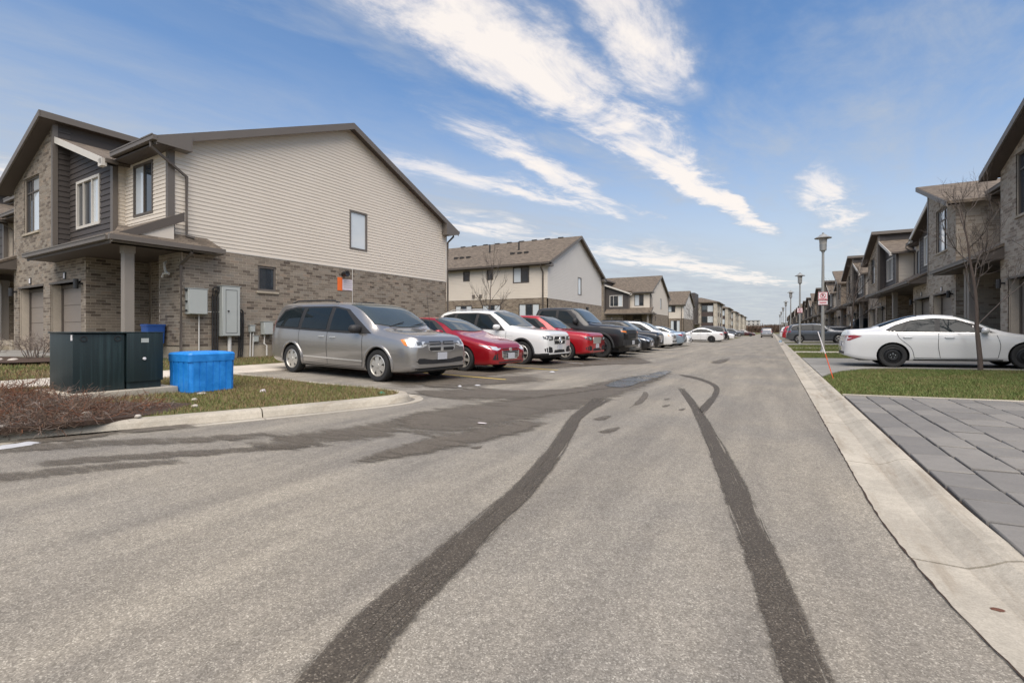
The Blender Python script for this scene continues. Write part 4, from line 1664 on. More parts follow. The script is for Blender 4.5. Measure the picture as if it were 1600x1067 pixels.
# nearest house on the left, its end wall along the stalls
RZ1 = R(-3.2)
h1 = House('townhouse', (-14.94, 7.91, 0), RZ1, detail=3, vs=-.29, end=True)
townhouse(h1)
tag(h1.root, 'large beige sided townhouse with brick ground floor behind the silver minivan', 'townhouse', 'townhouse rows on the left of the street')
# the bricks nearest the camera become single bricks
camp = Vector((0, 0, CAMH))
m1 = Matrix.Translation(h1.root.location) @ Matrix.Rotation(RZ1, 4, 'Z')
cand = []
for (hh, F, r) in BRICKS:
    q = m1 @ Vector(F((r[0] + r[2]) / 2, (r[1] + r[3]) / 2, 0))
    cand.append(((q - camp).length, F, r))
cand.sort(key=lambda t_: t_[0])
bmesh_cache = {}
rest = MB()
for i, (_, F, r) in enumerate(cand):
    A = Vector(F(r[0], r[1], 0))
    B = Vector(F(r[2], r[1], 0))
    N = (Vector(F(r[0], r[1], 1)) - A).normalized()
    if i < 300:
        key = tuple(round(c_, 3) for c_ in (B - A)) + tuple(round(c_) for c_ in N)
        if key not in bmesh_cache:
            mb = MB()
            up = Vector((0, 0, r[3] - r[1]))
            d = B - A
            z0_ = Vector((0, 0, 0))
            mb.prism([z0_, d, d + up, up], [z0_ - N * .03, d - N * .03, d + up - N * .03, up - N * .03])
            bmesh_cache[key] = mb.mesh('brick', 'brick')
        o = link('brick', bmesh_cache[key], h1.root)
        o.location = A + N * random.uniform(-.001, .002)
    else:
        h1.slab(rest, F, [(r[0], r[1]), (r[2], r[1]), (r[2], r[3]), (r[0], r[3])], -.03, random.uniform(-.001, .002))
h1.part('brickwork', rest, 'brick', kind='stuff')
# its neighbour further left in the same row
h1b = House('townhouse', m1 @ Vector((-12.2, 0.4, -0.25)), RZ1, detail=1, vs=-.29)
townhouse(h1b)
tag(h1b.root, 'brick townhouse cut off by the left edge of the picture', 'townhouse', 'townhouse rows on the left of the street')

# right-hand row: pairs A and mirrored B facing the street
XR, SU = 7.9, 1.07
WR = 12.2 * SU
y = 22.5 - 10.06 * SU
seq = 'ABAABAABAABAABAABAABA'
protoA = protoB = None
ords = ['nearest', 'second', 'third', 'fourth', 'fifth', 'sixth', 'seventh', 'eighth', 'ninth', 'tenth']
for i, k in enumerate(seq):
    if i < 2:
        h = House('townhouse', (XR, y, .15), R(-90), su=SU, mirror=k == 'B', detail=2, vs=.35)
        h.brick, h.brick_far = 'brick_shade_lift', 'brick_far_shade_lift'
        townhouse(h)
        o = h.root
    else:
        if k == 'A' and protoA is None:
            h = House('townhouse', (XR, y, .15), R(-90), su=SU, detail=1, vs=.35)
            h.brick, h.brick_far = 'brick_shade_lift', 'brick_far_shade_lift'
            townhouse(h)
            protoA = o = h.root
        elif k == 'B' and protoB is None:
            h = House('townhouse', (XR, y, .15), R(-90), su=SU, mirror=True, detail=1, vs=.35)
            h.brick, h.brick_far = 'brick_shade_lift', 'brick_far_shade_lift'
            townhouse(h)
            protoB = o = h.root
        else:
            o = copy_tree(protoA if k == 'A' else protoB)
            o.location = (XR, y, .15)
    lab = {0: 'brick townhouse cut off by the right edge of the picture behind the white sedan',
           1: 'brick townhouse behind the bare tree, its roof high on the left'}.get(i)
    if lab is None:
        lab = ('%s brick townhouse pair along the right of the street, counted from the camera' % ords[i]) if i < 10 else 'distant brick townhouse near the far end of the right-hand row'
    tag(o, lab, 'townhouse', 'far townhouses of the right-hand row' if i >= 10 else 'townhouse row on the right of the street')
    y += WR

# second left block: its rear towards the camera
h3 = House('townhouse', (-14.3, 66.5, 0), R(0), detail=1, vs=-.29, end=True)
townhouse(h3)
tag(h3.root, 'townhouse with dark upper bay and white end wall beyond the black pickup', 'townhouse', 'townhouse rows on the left of the street')


def rear_block(loc, rz, L, label, vis=True):
    """row seen from the back: plain eaves wall with windows and patio doors, gable end on the street; x to the left is negative"""
    h = House('townhouse', loc, rz, W=L, detail=2 if vis else 1, end=True)
    D, ZB, zr, zw = 12.7, 3.6, 9.15, 6.0
    s_ = .44
    vr = D / 2
    mb = MB()
    h.box(mb, .06, .06, -.2, L, D - .06, zw)
    A = [(0.06, zw), (D - .06, zw), (vr, zr - .25)]
    mb.prism([h.P(.06, *q) for q in A], [h.P(L, *q) for q in A])
    h.part('core', mb, 'mortar')
    gl = [(vr, zr - .15, s_), (vr, zr - .15, -s_)]
    dsave = h.detail
    h.detail = 1
    h.brick_wall(h.right(0), 0, .1, D, ZB)
    h.brick_wall(h.front(0), 0, .1, L, ZB, [(4.2, .1, 6.6, 3.0)] if vis else [])
    h.detail = dsave
    h.siding(h.right(.0), 0, ZB, D, zr, 'siding_white', holes=[(vr - .1, 4.2, vr + .75, 5.7)], lines=gl)
    wins = [(3.0, 4.75, 5.35, 6.55)] if False else []
    W_ = [(4.35, 4.85, 6.35, 5.85 - .05)] if False else []
    wl = [(1.48, 4.75, 2.85, 5.95, (.5,)), (4.57, 5.1, 5.15, 5.9, ()), (6.72, 5.1, 7.35, 5.9, ()), (9.2, 4.75, 10.6, 5.95, (.5,))]
    h.siding(h.front(0), 0, ZB, L, zw, 'siding_beige', holes=[q[:4] for q in wl])
    for (a0, z0, a1, z1, sp) in wl:
        h.window(h.front(0), a0, z0, a1, z1, split=sp, frame='trim_brown', glass=['window_glass', 'window_sky_sheen'] if sp else ['window_glass'])
    h.window(h.right(0), vr - .1, 4.2, vr + .75, 5.7, frame='trim_taupe', glass=['window_sky_sheen'])
    for (a0, a1) in ((.62, 2.35), (3.9, 5.55), (6.5, 8.1), (9.6, 11.3)):
        h.window(h.front(0.0), a0, .5, a1, 3.2, split=(.34, .66), frame='trim_brown', proud=.04, deep=.01, glass=['window_sky_sheen', 'window_glass', 'window_sky_sheen'])
    mb = MB()
    h.slab(mb, h.right(0), [(-.02, ZB - .05), (D, ZB - .05), (D, ZB), (-.02, ZB)], -.02, .014)
    h.part('starter_trim', mb, 'trim_light')
    e = .45
    h.roof_slab([(-e, zr - s_ * (vr + e)), (vr, zr), (D + e, zr - s_ * (vr + e))], -.35, L)
    ze = zr - s_ * (vr + e)
    mb = MB()
    for pr in ([(-e, ze), (vr, zr)], [(vr, zr), (D + e, ze)]):
        (va, za), (vc, zc_) = pr
        h.slab(mb, h.right(-.34), [(va, za - .02), (vc, zc_ - .02), (vc, zc_ - .24), (va, za - .24)], 0, .03)
    h.part('rake_board', mb, 'trim_taupe')
    mb = MB()
    for (va, zq) in ((-e, ze), (D - .25, ze)):
        h.slab(mb, h.right(-.02), [(va, ze - .3), (va + .7, ze - .3), (va + .7, ze - .05), (va, ze - .05)], .02, .35)
    h.part('eave_box', mb, 'trim_taupe')
    mb = MB()
    h.box(mb, -.35, -e - .1, ze - .16, L, -e, ze - .02)
    h.box(mb, -.35, D + e, ze - .16, L, D + e + .1, ze - .02)
    h.part('gutter', mb, 'trim_brown')
    mb = MB()
    h.box(mb, -.2, -e, ze - .2, L, 0.02, ze - .16)
    h.part('soffit', mb, 'soffit')
    for va in (-.08, D + .08):
        mb = MB()
        q = [(.35, -e - .03 if va < 0 else D + e, ze - .15), (.35, -e if va < 0 else D + e, ze - .35), (.35, va, ze - .7), (.35, va, .3)]
        mb.tube([h.P(*a) for a in q], .06, 4)
        h.part('downspout', mb, 'trim_brown')
    if vis:
        for u in (2.7, 3.3, 3.95, 8.2, 8.85, 9.45):
            mb = MB()
            v = 2.3
            z = zr - s_ * (vr - v)
            h.box(mb, u, v - .16, z - .05, u + .3, v + .16, z + .12)
            h.part('roof_vent', mb, 'vent_dark')
        for u in (4.1, 6.9):
            mb = MB()
            q = h.P(u, 3.4, zr - s_ * (vr - 3.4) - .05)
            mb.tube([q, (q[0], q[1], q[2] + .75)], .07, 8)
            h.part('vent_pipe', mb, 'vent_dark')
        for k in range(9):
            mb = MB()
            h.box(mb, 1.3 + 1.25 * k, vr - .2, zr - .12, 1.75 + 1.25 * k, vr + .02, zr + .03)
            h.part('roof_vent', mb, 'vent_dark')
        for u in (3.6, 8.5):
            mb = MB()
            h.box(mb, u - .06, -.16, 2.1, u + .06, 0, 2.45)
            h.part('wall_lamp', mb, 'black_metal')
        for u in (5.7, 6.35):
            mb = MB()
            h.box(mb, u - .11, -.08, 3.75, u + .11, 0, 4.0)
            h.part('wall_vent', mb, 'trim_taupe')
        mb = MB()
        h.slab(mb, h.right(0), [(8.3, 2.95), (8.6, 2.95), (8.6, 3.25), (8.3, 3.25)], 0, .14)
        h.part('wall_lamp', mb, 'black_metal')
        for v in (9.6, 10.2):
            mb = MB()
            h.slab(mb, h.right(0), [(v, .9), (v + .4, .9), (v + .4, 2.3), (v, 2.3)], 0, .2)
            h.part('meter_box', mb, 'box_grey')
    tag(h.root, label, 'townhouse', 'townhouse rows on the left of the street')
    return h


rear_block((-14.45, 32.7, 0), 0, 26, 'long townhouse row seen from the back with brown shingle roof and vents')
rear_block((-14.6, 95.5, 0), 0, 22, 'small gabled townhouse end wall in front of the apartment blocks', False)


# three-storey flats far down the left
def flats(y0, L, label, grp, tower=False, x=-13.8):
    r = empty('apartment_block', (x, y0, 0))
    H = 9.4
    MB().box((-13, 0, -.2), (-.15, L, H)).build('wall', 'stucco_pale', r)
    n = max(1, int(L / 11))
    seg = L / n
    for i in range(n):
        c_ = i * seg
        for q in (.2, seg * .36, seg * .80):
            MB().box((-.15, c_ + q, -.2), (.25, c_ + q + 1.3, H - .1)).build('pier', 'stucco_pale', r)
        for st in range(3):
            z = .5 + 3.0 * st
            for (q0, q1) in ((1.6, seg * .36 - .1), (seg * .36 + 1.5, seg * .8 - .15)):
                MB().box((-.1, c_ + q0, z + 1.95), (.02, c_ + q1, z + 3.0)).build('spandrel', 'panel_brown', r)
                w = MB().box((-.12, c_ + q0, z), (-.02, c_ + q1, z + 1.95)).build('window', 'trim_brown', r)
                m = (q0 + q1) / 2
                MB().box((-.03, c_ + q0 + .12, z + .12), (0.0, c_ + m - .06, z + 1.85)).build('pane', 'window_glass', w)
                MB().box((-.03, c_ + m + .06, z + .12), (0.0, c_ + q1 - .12, z + 1.85)).build('pane', 'window_sky_sheen', w)
    # end wall towards the camera
    for st in range(3):
        z = .5 + 3.0 * st
        for xa in (-4.0, -11.0):
            w = MB().box((xa, -.06, z + .1), (xa + 3.2, .02, z + 2.0)).build('window', 'trim_brown', r)
            MB().box((xa + .12, -.08, z + .2), (xa + 1.5, -.05, z + 1.9)).build('pane', 'window_glass', w)
            MB().box((xa + 1.65, -.08, z + .2), (xa + 3.08, -.05, z + 1.9)).build('pane', 'window_sky_sheen', w)
            MB().box((xa, -.05, z + 2.0), (xa + 3.2, .02, z + 3.05)).build('spandrel', 'panel_brown', r)
    for xa in (-.75, -5.2, -12.9):
        MB().box((xa, -.5, -.2), (xa + .9, 0, H - .1)).build('pier', 'stucco_pale', r)
    b_ = MB()
    o_ = .8
    V = [(-13.8, -o_, H), (o_, -o_, H), (o_, L + o_, H), (-13.8, L + o_, H), (-9, 4.5, H + 1.6), (-4.5, 4.5, H + 1.6), (-4.5, L - 4.5, H + 1.6), (-9, L - 4.5, H + 1.6)]
    V += [(a, c_, z - .25) for a, c_, z in V[:4]]
    b_.add(V, [(0, 1, 5, 4), (1, 2, 6, 5), (2, 3, 7, 6), (3, 0, 4, 7), (4, 5, 6, 7), (0, 8, 9, 1), (1, 9, 10, 2), (2, 10, 11, 3), (3, 11, 8, 0), (8, 11, 10, 9)])
    b_.build('roof', 'shingle', r)
    if tower:
        MB().box((-7.0, -8, 3.4), (-4.7, -.6, 11.6)).build('stair_tower', 'siding_dark', r)
        MB().box((-7.4, -9, 3.0), (-4.3, -.6, 3.38)).build('canopy', 'trim_brown', r)
    return tag(r, label, 'apartment block', grp)


G = 'three-storey flats far down the left side'
flats(148, 18, 'nearest three-storey apartment block with a tall dark stair tower', G, True)
flats(186, 18, 'second three-storey apartment block behind the dark stair tower', G)
flats(224, 18, 'third three-storey apartment block in the receding left row', G)
flats(262, 18, 'fourth three-storey apartment block in the receding left row', G)
flats(300, 20, 'farthest three-storey apartment block at the end of the left row', G)


def far_block(x0, y0, w, d, h_, mat, label, floors=3, cat='building'):
    r = empty('far_building', (x0, y0, 0))
    MB().box((0, 0, -.5), (w, d, h_)).build('wall', mat, r)
    MB().box((-.3, -.3, h_), (w + .3, d + .3, h_ + .5)).build('roof', 'trim_taupe', r)
    n = max(2, int(w / 5))
    for f_ in range(floors):
        for i in range(n):
            MB().box((i * w / n + w / n * .28, -.08, (f_ + .3) * h_ / floors), (i * w / n + w / n * .72, .05, (f_ + .8) * h_ / floors)).build('window', 'window_glass', r)
    return tag(r, label, cat, 'buildings at the far end of the street')


far_block(-34, 700, 20, 18, 15, 'stucco_far', 'pale stepped mid-rise block at the far end of the street', 5)
far_block(-10, 760, 24, 18, 10, 'stucco_far', 'low pale far building in the gap at the street end', 4)
far_block(-30, 520, 24, 10, 6.0, 'brick_red_far', 'low red-brown row closing the street on its left')
far_block(-3.5, 540, 16, 10, 7, 'brick_red_far', 'reddish brick house closing the street on its right')
far_block(10, 660, 26, 14, 11, 'stucco_far', 'pale far building rising over the right-hand row end', 4)
# ================================================================== vehicles
def pchip(tab, x):
    X = [a for a, _ in tab]
    Y = [b_ for _, b_ in tab]
    n = len(X)
    h_ = [X[i + 1] - X[i] for i in range(n - 1)]
    d = [(Y[i + 1] - Y[i]) / h_[i] for i in range(n - 1)]
    m = [d[0]] + [0.0 if d[i - 1] * d[i] <= 0 else 2 * d[i - 1] * d[i] / (d[i - 1] + d[i]) for i in range(1, n - 1)] + [d[-1]]
    x = min(max(x, X[0]), X[-1])
    i = 0
    while i < n - 2 and x > X[i + 1]:
        i += 1
    u = (x - X[i]) / h_[i]
    return ((1 + 2 * u) * (1 - u) ** 2 * Y[i] + u * (1 - u) ** 2 * h_[i] * m[i] + u * u * (3 - 2 * u) * Y[i + 1] + u * u * (u - 1) * h_[i] * m[i + 1])


class Body:
    """lofted car body; s runs from the nose (0) to the tail (L)"""
    def __init__(b, L, top, belt, bot, half, roofw, NS=22):
        b.L, b.top, b.belt, b.bot, b.half, b.roofw = L, top, belt, bot, half, roofw
        b.S = sorted(set([round(L * q, 3) for q in np.linspace(0, 1, 64)] + [0.02, 0.05, 0.09, 0.14, 0.2, L - .02, L - .05, L - .1, L - .16] +
                         [round(q[0], 3) for q in top]))
        b.G = [b.section(s) for s in b.S]
        b.zt = [max(q[1] for q in g) for g in b.G]

    def section(b, s):
        zt, zs, zb = pchip(b.top, s), pchip(b.belt, s), pchip(b.bot, s)
        w, wr = pchip(b.half, s), pchip(b.roofw, s)
        zs = min(zs, zt - .03)
        hgt = zs - zb
        g = zt - zs
        ed = min(.10, g * .45)
        P = [(w * .90, zb), (w * .965, zb + .05 * hgt), (w * .985, zb + .28 * hgt), (w * 1.0, zb + .58 * hgt), (w * .995, zb + .82 * hgt), (w * .965, zs)]
        ws = w * .965
        for u in (.3, .65):
            P.append((ws + (wr - ws) * u + .018 * math.sin(math.pi * u) * min(1, g / .4), zs + (zt - ed - zs) * u))
        P += [(wr, zt - ed), (wr * .93, zt - ed * .42), (wr * .72, zt - ed * .14), (wr * .38, zt - ed * .03), (0.0, zt)]
        out = []
        n = len(P)
        for i in range(n - 1):
            p0, p1, p2, p3 = P[max(i - 1, 0)], P[i], P[i + 1], P[min(i + 2, n - 1)]
            for k in range(2):
                u = k / 2
                out.append(tuple(.5 * (2 * p1[j] + (p2[j] - p0[j]) * u + (2 * p0[j] - 5 * p1[j] + 4 * p2[j] - p3[j]) * u * u + (3 * p1[j] - p0[j] - 3 * p2[j] + p3[j]) * u ** 3) for j in (0, 1)))
        out.append(P[-1])
        z = -1
        res = []
        for y, q in out:                      # keep heights increasing
            z = max(q, z + 1e-4)
            res.append((max(y, 0), z))
        return res

    def ysec(b, g, z):
        zs = [q[1] for q in g]
        if z >= zs[-1]:
            return 0.0
        return float(np.interp(z, zs, [q[0] for q in g]))

    def Y(b, s, z):
        s = min(max(s, 0), b.L)
        i = min(max(np.searchsorted(b.S, s) - 1, 0), len(b.S) - 2)
        u = (s - b.S[i]) / (b.S[i + 1] - b.S[i])
        return (1 - u) * b.ysec(b.G[i], z) + u * b.ysec(b.G[i + 1], z)

    def ztop(b, s, y):
        g = b.section(min(max(s, 0), b.L))
        k = max(range(len(g)), key=lambda i: g[i][0])
        gg = g[k:]
        return float(np.interp(-abs(y), [-q[0] for q in gg], [q[1] for q in gg]))

    def X(b, s):
        return b.L / 2 - s

    def mesh(b, paint, low=None, zlow=0.0, axles=(), rw=.33, arch=.05, wellmat='plastic_black', bedcut=None):
        m = len(b.G[0])
        V, F, M = [], [], []
        for s, g in zip(b.S, b.G):
            V += [(b.X(s), y, z) for y, z in g] + [(b.X(s), -y, z) for y, z in reversed(g[:-1])]
        k = 2 * m - 1
        n = len(b.S)
        for i in range(n - 1):
            for j in range(k):
                F.append((i * k + j, (i + 1) * k + j, (i + 1) * k + (j + 1) % k, i * k + (j + 1) % k))
        for i, rev in ((0, False), (n - 1, True)):
            for j in range(m - 1):
                q = [i * k + j, i * k + j + 1, i * k + k - 2 - j, i * k + k - 1 - j]
                q = list(dict.fromkeys(q))
                F.append(tuple(q if not rev else q[::-1]))
        me = bpy.data.meshes.new('body')
        me.from_pydata(V, [], F)
        for q in (paint, low or 'plastic_black', wellmat):
            me.materials.append(MATS[q])
        if low:
            me.polygons.foreach_set('material_index', [1 if sum(V[i][2] for i in f) / len(f) < zlow else 0 for f in F])
        bm = bmesh.new()
        bm.from_mesh(me)
        bmesh.ops.recalc_face_normals(bm, faces=bm.faces)
        bm.to_mesh(me)
        bm.free()
        tmp = link('tmp', me)
        cut = MB()
        for a in axles:
            for sgn in (1, -1):
                r_ = rw + arch
                nn = 28
                A = [(b.X(a) + r_ * math.cos(2 * math.pi * q / nn), sgn * .62, rw + r_ * math.sin(2 * math.pi * q / nn)) for q in range(nn)]
                cut.prism(A, [(x, sgn * 1.4, z) for x, _, z in A])
        if bedcut:
            cut.box(*bedcut)
        cm_ = cut.mesh('cut', wellmat)
        co = link('cut', cm_)
        md = tmp.modifiers.new('b', 'BOOLEAN')
        md.operation, md.solver, md.object = 'DIFFERENCE', 'EXACT', co
        md.material_mode = 'TRANSFER'
        dg = bpy.context.evaluated_depsgraph_get()
        out = bpy.data.meshes.new_from_object(tmp.evaluated_get(dg))
        out.name = 'body'
        bpy.data.objects.remove(tmp)
        bpy.data.objects.remove(co)
        out.polygons.foreach_set('use_smooth', [True] * len(out.polygons))
        out.set_sharp_from_angle(angle=R(48))
        return out

    # ---- conforming panels
    def fill(b, poly, f, step, off, name, mat, parent, mirror=True, skirt=.012, both=None):
        n = len(poly)
        pts = []
        for i in range(n):
            p, q = Vector(poly[i]), Vector(poly[(i + 1) % n])
            k = max(1, int((q - p).length / step))
            pts += [p.lerp(q, j / k) for j in range(k)]
        n = len(pts)
        x0, x1 = min(q.x for q in pts), max(q.x for q in pts)
        y0, y1 = min(q.y for q in pts), max(q.y for q in pts)
        pl = [(q.x, q.y) for q in pts]
        extra = []
        x = x0 + step * .7
        while x < x1:
            y = y0 + step * .7
            while y < y1:
                if inside(pl, x, y):
                    extra.append(Vector((x, y)))
                y += step
            x += step
        V, E, Fc, *_ = delaunay_2d_cdt(pts + extra, [(i, (i + 1) % n) for i in range(n)], [], 1, 1e-6)
        objs = []
        for sg in ((1, -1) if mirror else (1,)):
            mb = MB()
            mb.add([f(v.x, v.y, off, sg) for v in V], [tuple(q) for q in Fc])
            mb.add([f(q.x, q.y, off, sg) for q in pts] + [f(q.x, q.y, -skirt, sg) for q in pts], [(i, (i + 1) % n, n + (i + 1) % n, n + i) for i in range(n)])
            objs.append(mb.build(name, mat, parent, smooth=40))
        return objs

    def f_side(b, s, z, o, sg):
        return (b.X(s), sg * (b.Y(s, z) + o), z)

    def f_top(b, s, y, o, sg):
        z0 = b.ztop(s, y)
        ds = .02
        dz = (b.ztop(s + ds, y) - b.ztop(s - ds, y)) / (2 * ds)
        nl = math.hypot(1, dz)
        return (b.X(s) + o * dz / nl, sg * y, z0 + o / nl)

    def perim(b, z, tail=False):
        key = (round(z, 3), tail)
        if not hasattr(b, '_pc'):
            b._pc = {}
        if key in b._pc:
            return b._pc[key]
        ss = np.linspace(0, 1.5, 76)
        if tail:
            ss = b.L - ss
        pts = []
        for s in ss:
            y = b.Y(s, z)
            if y > 0.01 and pchip(b.top, s) > z:
                if not pts:
                    pts.append((s, 0.0))
                pts.append((s, y))
        if not pts:
            pts = [(ss[0], 0.0), (ss[-1], 0.5)]
        d = [0]
        for (a, c_), (e, f) in zip(pts, pts[1:]):
            d.append(d[-1] + math.hypot(e - a, f - c_))
        b._pc[key] = (pts, d)
        return b._pc[key]

    def f_nose(b, a, z, o, sg, tail=False):
        pts, d = b.perim(z, tail)
        side = 1 if a >= 0 else -1
        a = abs(a)
        S_ = [q[0] for q in pts]
        Y_ = [q[1] for q in pts]
        s, y = float(np.interp(a, d, S_)), float(np.interp(a, d, Y_))
        e = .03
        s1, y1 = float(np.interp(a - e, d, S_)), float(np.interp(a - e, d, Y_))
        s2, y2 = float(np.interp(a + e, d, S_)), float(np.interp(a + e, d, Y_))
        tx, ty = s2 - s1, y2 - y1
        if a < e:
            tx, ty = 0, 1
        l = math.hypot(tx, ty) or 1
        nx_, ny_ = -ty / l, tx / l
        if tail:
            nx_, ny_ = ty / l, -tx / l
        return (b.X(s + nx_ * o), sg * side * (y + ny_ * o), z)

    def f_tail(b, a, z, o, sg):
        return b.f_nose(a, z, o, sg, True)

    def side(b, name, poly, mat, parent, off=.005, step=.12, skirt=.012):
        return b.fill(poly, b.f_side, step, off, name, mat, parent, True, skirt)

    def nose(b, name, poly, mat, parent, off=.006, mirror=True, step=.07, skirt=.012):
        return b.fill(poly, b.f_nose, step, off, name, mat, parent, mirror, skirt)

    def tail(b, name, poly, mat, parent, off=.006, mirror=True, step=.07):
        return b.fill(poly, b.f_tail, step, off, name, mat, parent, mirror)

    def topp(b, name, poly, mat, parent, off=.006, step=.12):
        return b.fill(poly, b.f_top, step, off, name, mat, parent, False)

    def seam(b, pts, w, mat, parent, name='door_seam'):
        """thin line on the body side through (s, z) points"""
        for sg in (1, -1):
            mb = MB()
            P = catmull([(q[0], q[1], 0) for q in pts], 5)
            for i in range(len(P) - 1):
                d = (P[i + 1] - P[i]).normalized()
                n_ = Vector((-d.y, d.x, 0)) * w / 2
                q = [P[i] - n_, P[i] + n_, P[i + 1] + n_, P[i + 1] - n_]
                mb.add([b.f_side(v.x, v.y, .003, sg) for v in q], [(0, 1, 2, 3)])
            mb.build(name, mat, parent, fix=False)


def wheel_meshes(key, r, w, rim, style, spokes):
    """tyre and rim; axle along y, outside towards +y"""
    mt = MB()
    rr_ = r * .66
    mt.lathe([(rr_, -w / 2 + .015), (r * .80, -w / 2), (r * .94, -w / 2 + .006), (r * .985, -w / 2 + .03), (r, -w * .25), (r, w * .25), (r * .985, w / 2 - .03), (r * .94, w / 2 - .006), (r * .80, w / 2), (rr_, w / 2 - .015)], 36, None, axis='y')
    tyre = mt.mesh('tyre', 'tyre', smooth=35)
    m = MB()
    o = w / 2 - .012
    m.lathe([(rr_ * 1.02, o), (rr_ * .95, o + .008), (rr_ * .90, o - .012), (rr_ * .88, o - .10)], 36, rim, axis='y')
    m.lathe([(0.0, o - .055), (rr_ * .9, o - .075), (rr_ * .92, -w / 2)], 36, 'plastic_black' if style != 'steel' else rim, axis='y')
    m.lathe([(0, o + .006), (.05, o + .004), (.062, o - .02), (.062, o - .06)], 18, rim, axis='y')
    if style == 'steel':
        m.lathe([(.06, o - .02), (rr_ * .55, o - .01), (rr_ * .62, o - .035), (rr_ * .9, o - .05)], 36, rim, axis='y')
        for i in range(5):
            a = 2 * math.pi * i / 5
            m.lathe([(0, o - .003), (.012, o - .004), (.012, o - .03)], 8, 'chrome', (.056 * math.cos(a), 0, .056 * math.sin(a)), axis='y')
    else:
        for i in range(spokes):
            for tw in ((0,) if style != 'twin' else (-.11, .11)):
                a = 2 * math.pi * (i + .25) / spokes
                a0, a1 = a, a + tw
                w0 = .030 if style == 'twin' else (.05 if style == 'wide' else .032)
                w1 = .016 if style == 'twin' else (.065 if style == 'wide' else .022)
                pa, pb = (math.cos(a0), math.sin(a0)), (math.cos(a1), math.sin(a1))
                na, nb = (-pa[1], pa[0]), (-pb[1], pb[0])
                A = [(pa[0] * .05 + na[0] * w0 * q, pa[1] * .05 + na[1] * w0 * q) for q in (-1, 1)]
                B = [(pb[0] * rr_ * .92 + nb[0] * w1 * q, pb[1] * rr_ * .92 + nb[1] * w1 * q) for q in (1, -1)]
                Q = A + B
                m.prism([(x, o - .004 if i_ < 2 else o - .014, z) for i_, (x, z) in enumerate(Q)], [(x, o - .05, z) for x, z in Q], rim)
    return tyre, m.mesh('wheel', smooth=30)


WH = {}


def wheels(parent, b, axles, r, w, rim, style, spokes, track):
    key = (r, w, rim, style, spokes)
    if key not in WH:
        WH[key] = wheel_meshes(*((key,) + key))
    ty, wm = WH[key]
    for a in axles:
        for sg in (1, -1):
            o = link('wheel', wm, parent)
            o.location = (b.X(a), sg * (track - w / 2), r)
            o.rotation_euler = (0, random.uniform(0, 1), 0 if sg > 0 else math.pi)
            t_ = link('tyre', ty, o)


def mirror_part(b, parent, s, z, mat, size=(.09, .12, .085)):
    for sg in (1, -1):
        y = b.Y(s, z)
        bm = bmesh.new()
        bmesh.ops.create_icosphere(bm, subdivisions=2, radius=1)
        for v in bm.verts:
            x_, y_, z_ = v.co
            pw = lambda q: math.copysign(abs(q) ** .7, q)
            v.co = (b.X(s) + pw(x_) * size[0] - .02 * y_, sg * (y + .11 + pw(y_) * size[1]), z + .04 + pw(z_) * size[2])
        me = bpy.data.meshes.new('side_mirror')
        bm.to_mesh(me)
        bm.free()
        me.materials.append(MATS[mat])
        me.polygons.foreach_set('use_smooth', [True] * len(me.polygons))
        link('side_mirror', me, parent)


def handle(b, parent, s, z, mat, w=.2):
    for sg in (1, -1):
        y = b.Y(s, z)
        mb = MB().tube([(b.X(s - w / 2), sg * (y - .005), z), (b.X(s - w / 2 + .03), sg * (y + .03), z), (b.X(s + w / 2 - .03), sg * (y + .03), z), (b.X(s + w / 2), sg * (y - .005), z)], .014, 6)
        mb.build('door_handle', mat, parent, smooth=40)


def plate(b, parent, z, tail=False, w=.30, h_=.15, off=.02):
    f = b.f_tail if tail else b.f_nose
    x = f(0.0, z, off, 1)[0]
    d = -1 if tail else 1
    MB().box((x - .008, -w / 2, z - h_ / 2), (x + .008, w / 2, z + h_ / 2)).build('licence_plate', 'plate', parent)


def rails(b, parent, s0, s1, y, mat):
    for sg in (1, -1):
        P = []
        for i in range(9):
            s = s0 + (s1 - s0) * i / 8
            lift = .045 if 0 < i < 8 else .0
            P.append((b.X(s), sg * y, b.ztop(s, y) + lift))
        MB().tube(P, .018, 6).build('roof_rail', mat, parent, smooth=40)


SPEC = {}
# ---- minivan
SPEC['van'] = dict(
    L=5.15, top=[(0, .84), (.05, .95), (.13, 1.00), (.45, 1.06), (.85, 1.11), (1.04, 1.155), (1.35, 1.37), (1.80, 1.635), (2.02, 1.70), (2.4, 1.74), (3.4, 1.765), (4.3, 1.76), (4.80, 1.72), (4.97, 1.60), (5.06, 1.28), (5.11, .95), (5.15, .75)],
    belt=[(0, .72), (.2, .88), (.6, .93), (1.2, .99), (2, 1.04), (3.5, 1.08), (4.8, 1.13), (5.05, 1.0), (5.15, .7)],
    bot=[(0, .27), (.3, .23), (.7, .21), (4.4, .21), (4.8, .26), (5.15, .34)],
    half=[(0, .76), (.04, .84), (.12, .90), (.3, .945), (.6, .97), (1.2, .985), (2.6, 1.0), (4.2, .985), (4.8, .955), (5.03, .90), (5.11, .83), (5.15, .76)],
    roofw=[(0, .66), (.1, .76), (.3, .82), (.7, .86), (1.04, .87), (1.5, .82), (2.05, .765), (2.8, .77), (4.3, .765), (4.8, .74), (5.0, .70), (5.15, .55)],
    axles=(.96, 4.04), r=.345, w=.22, track=.985)
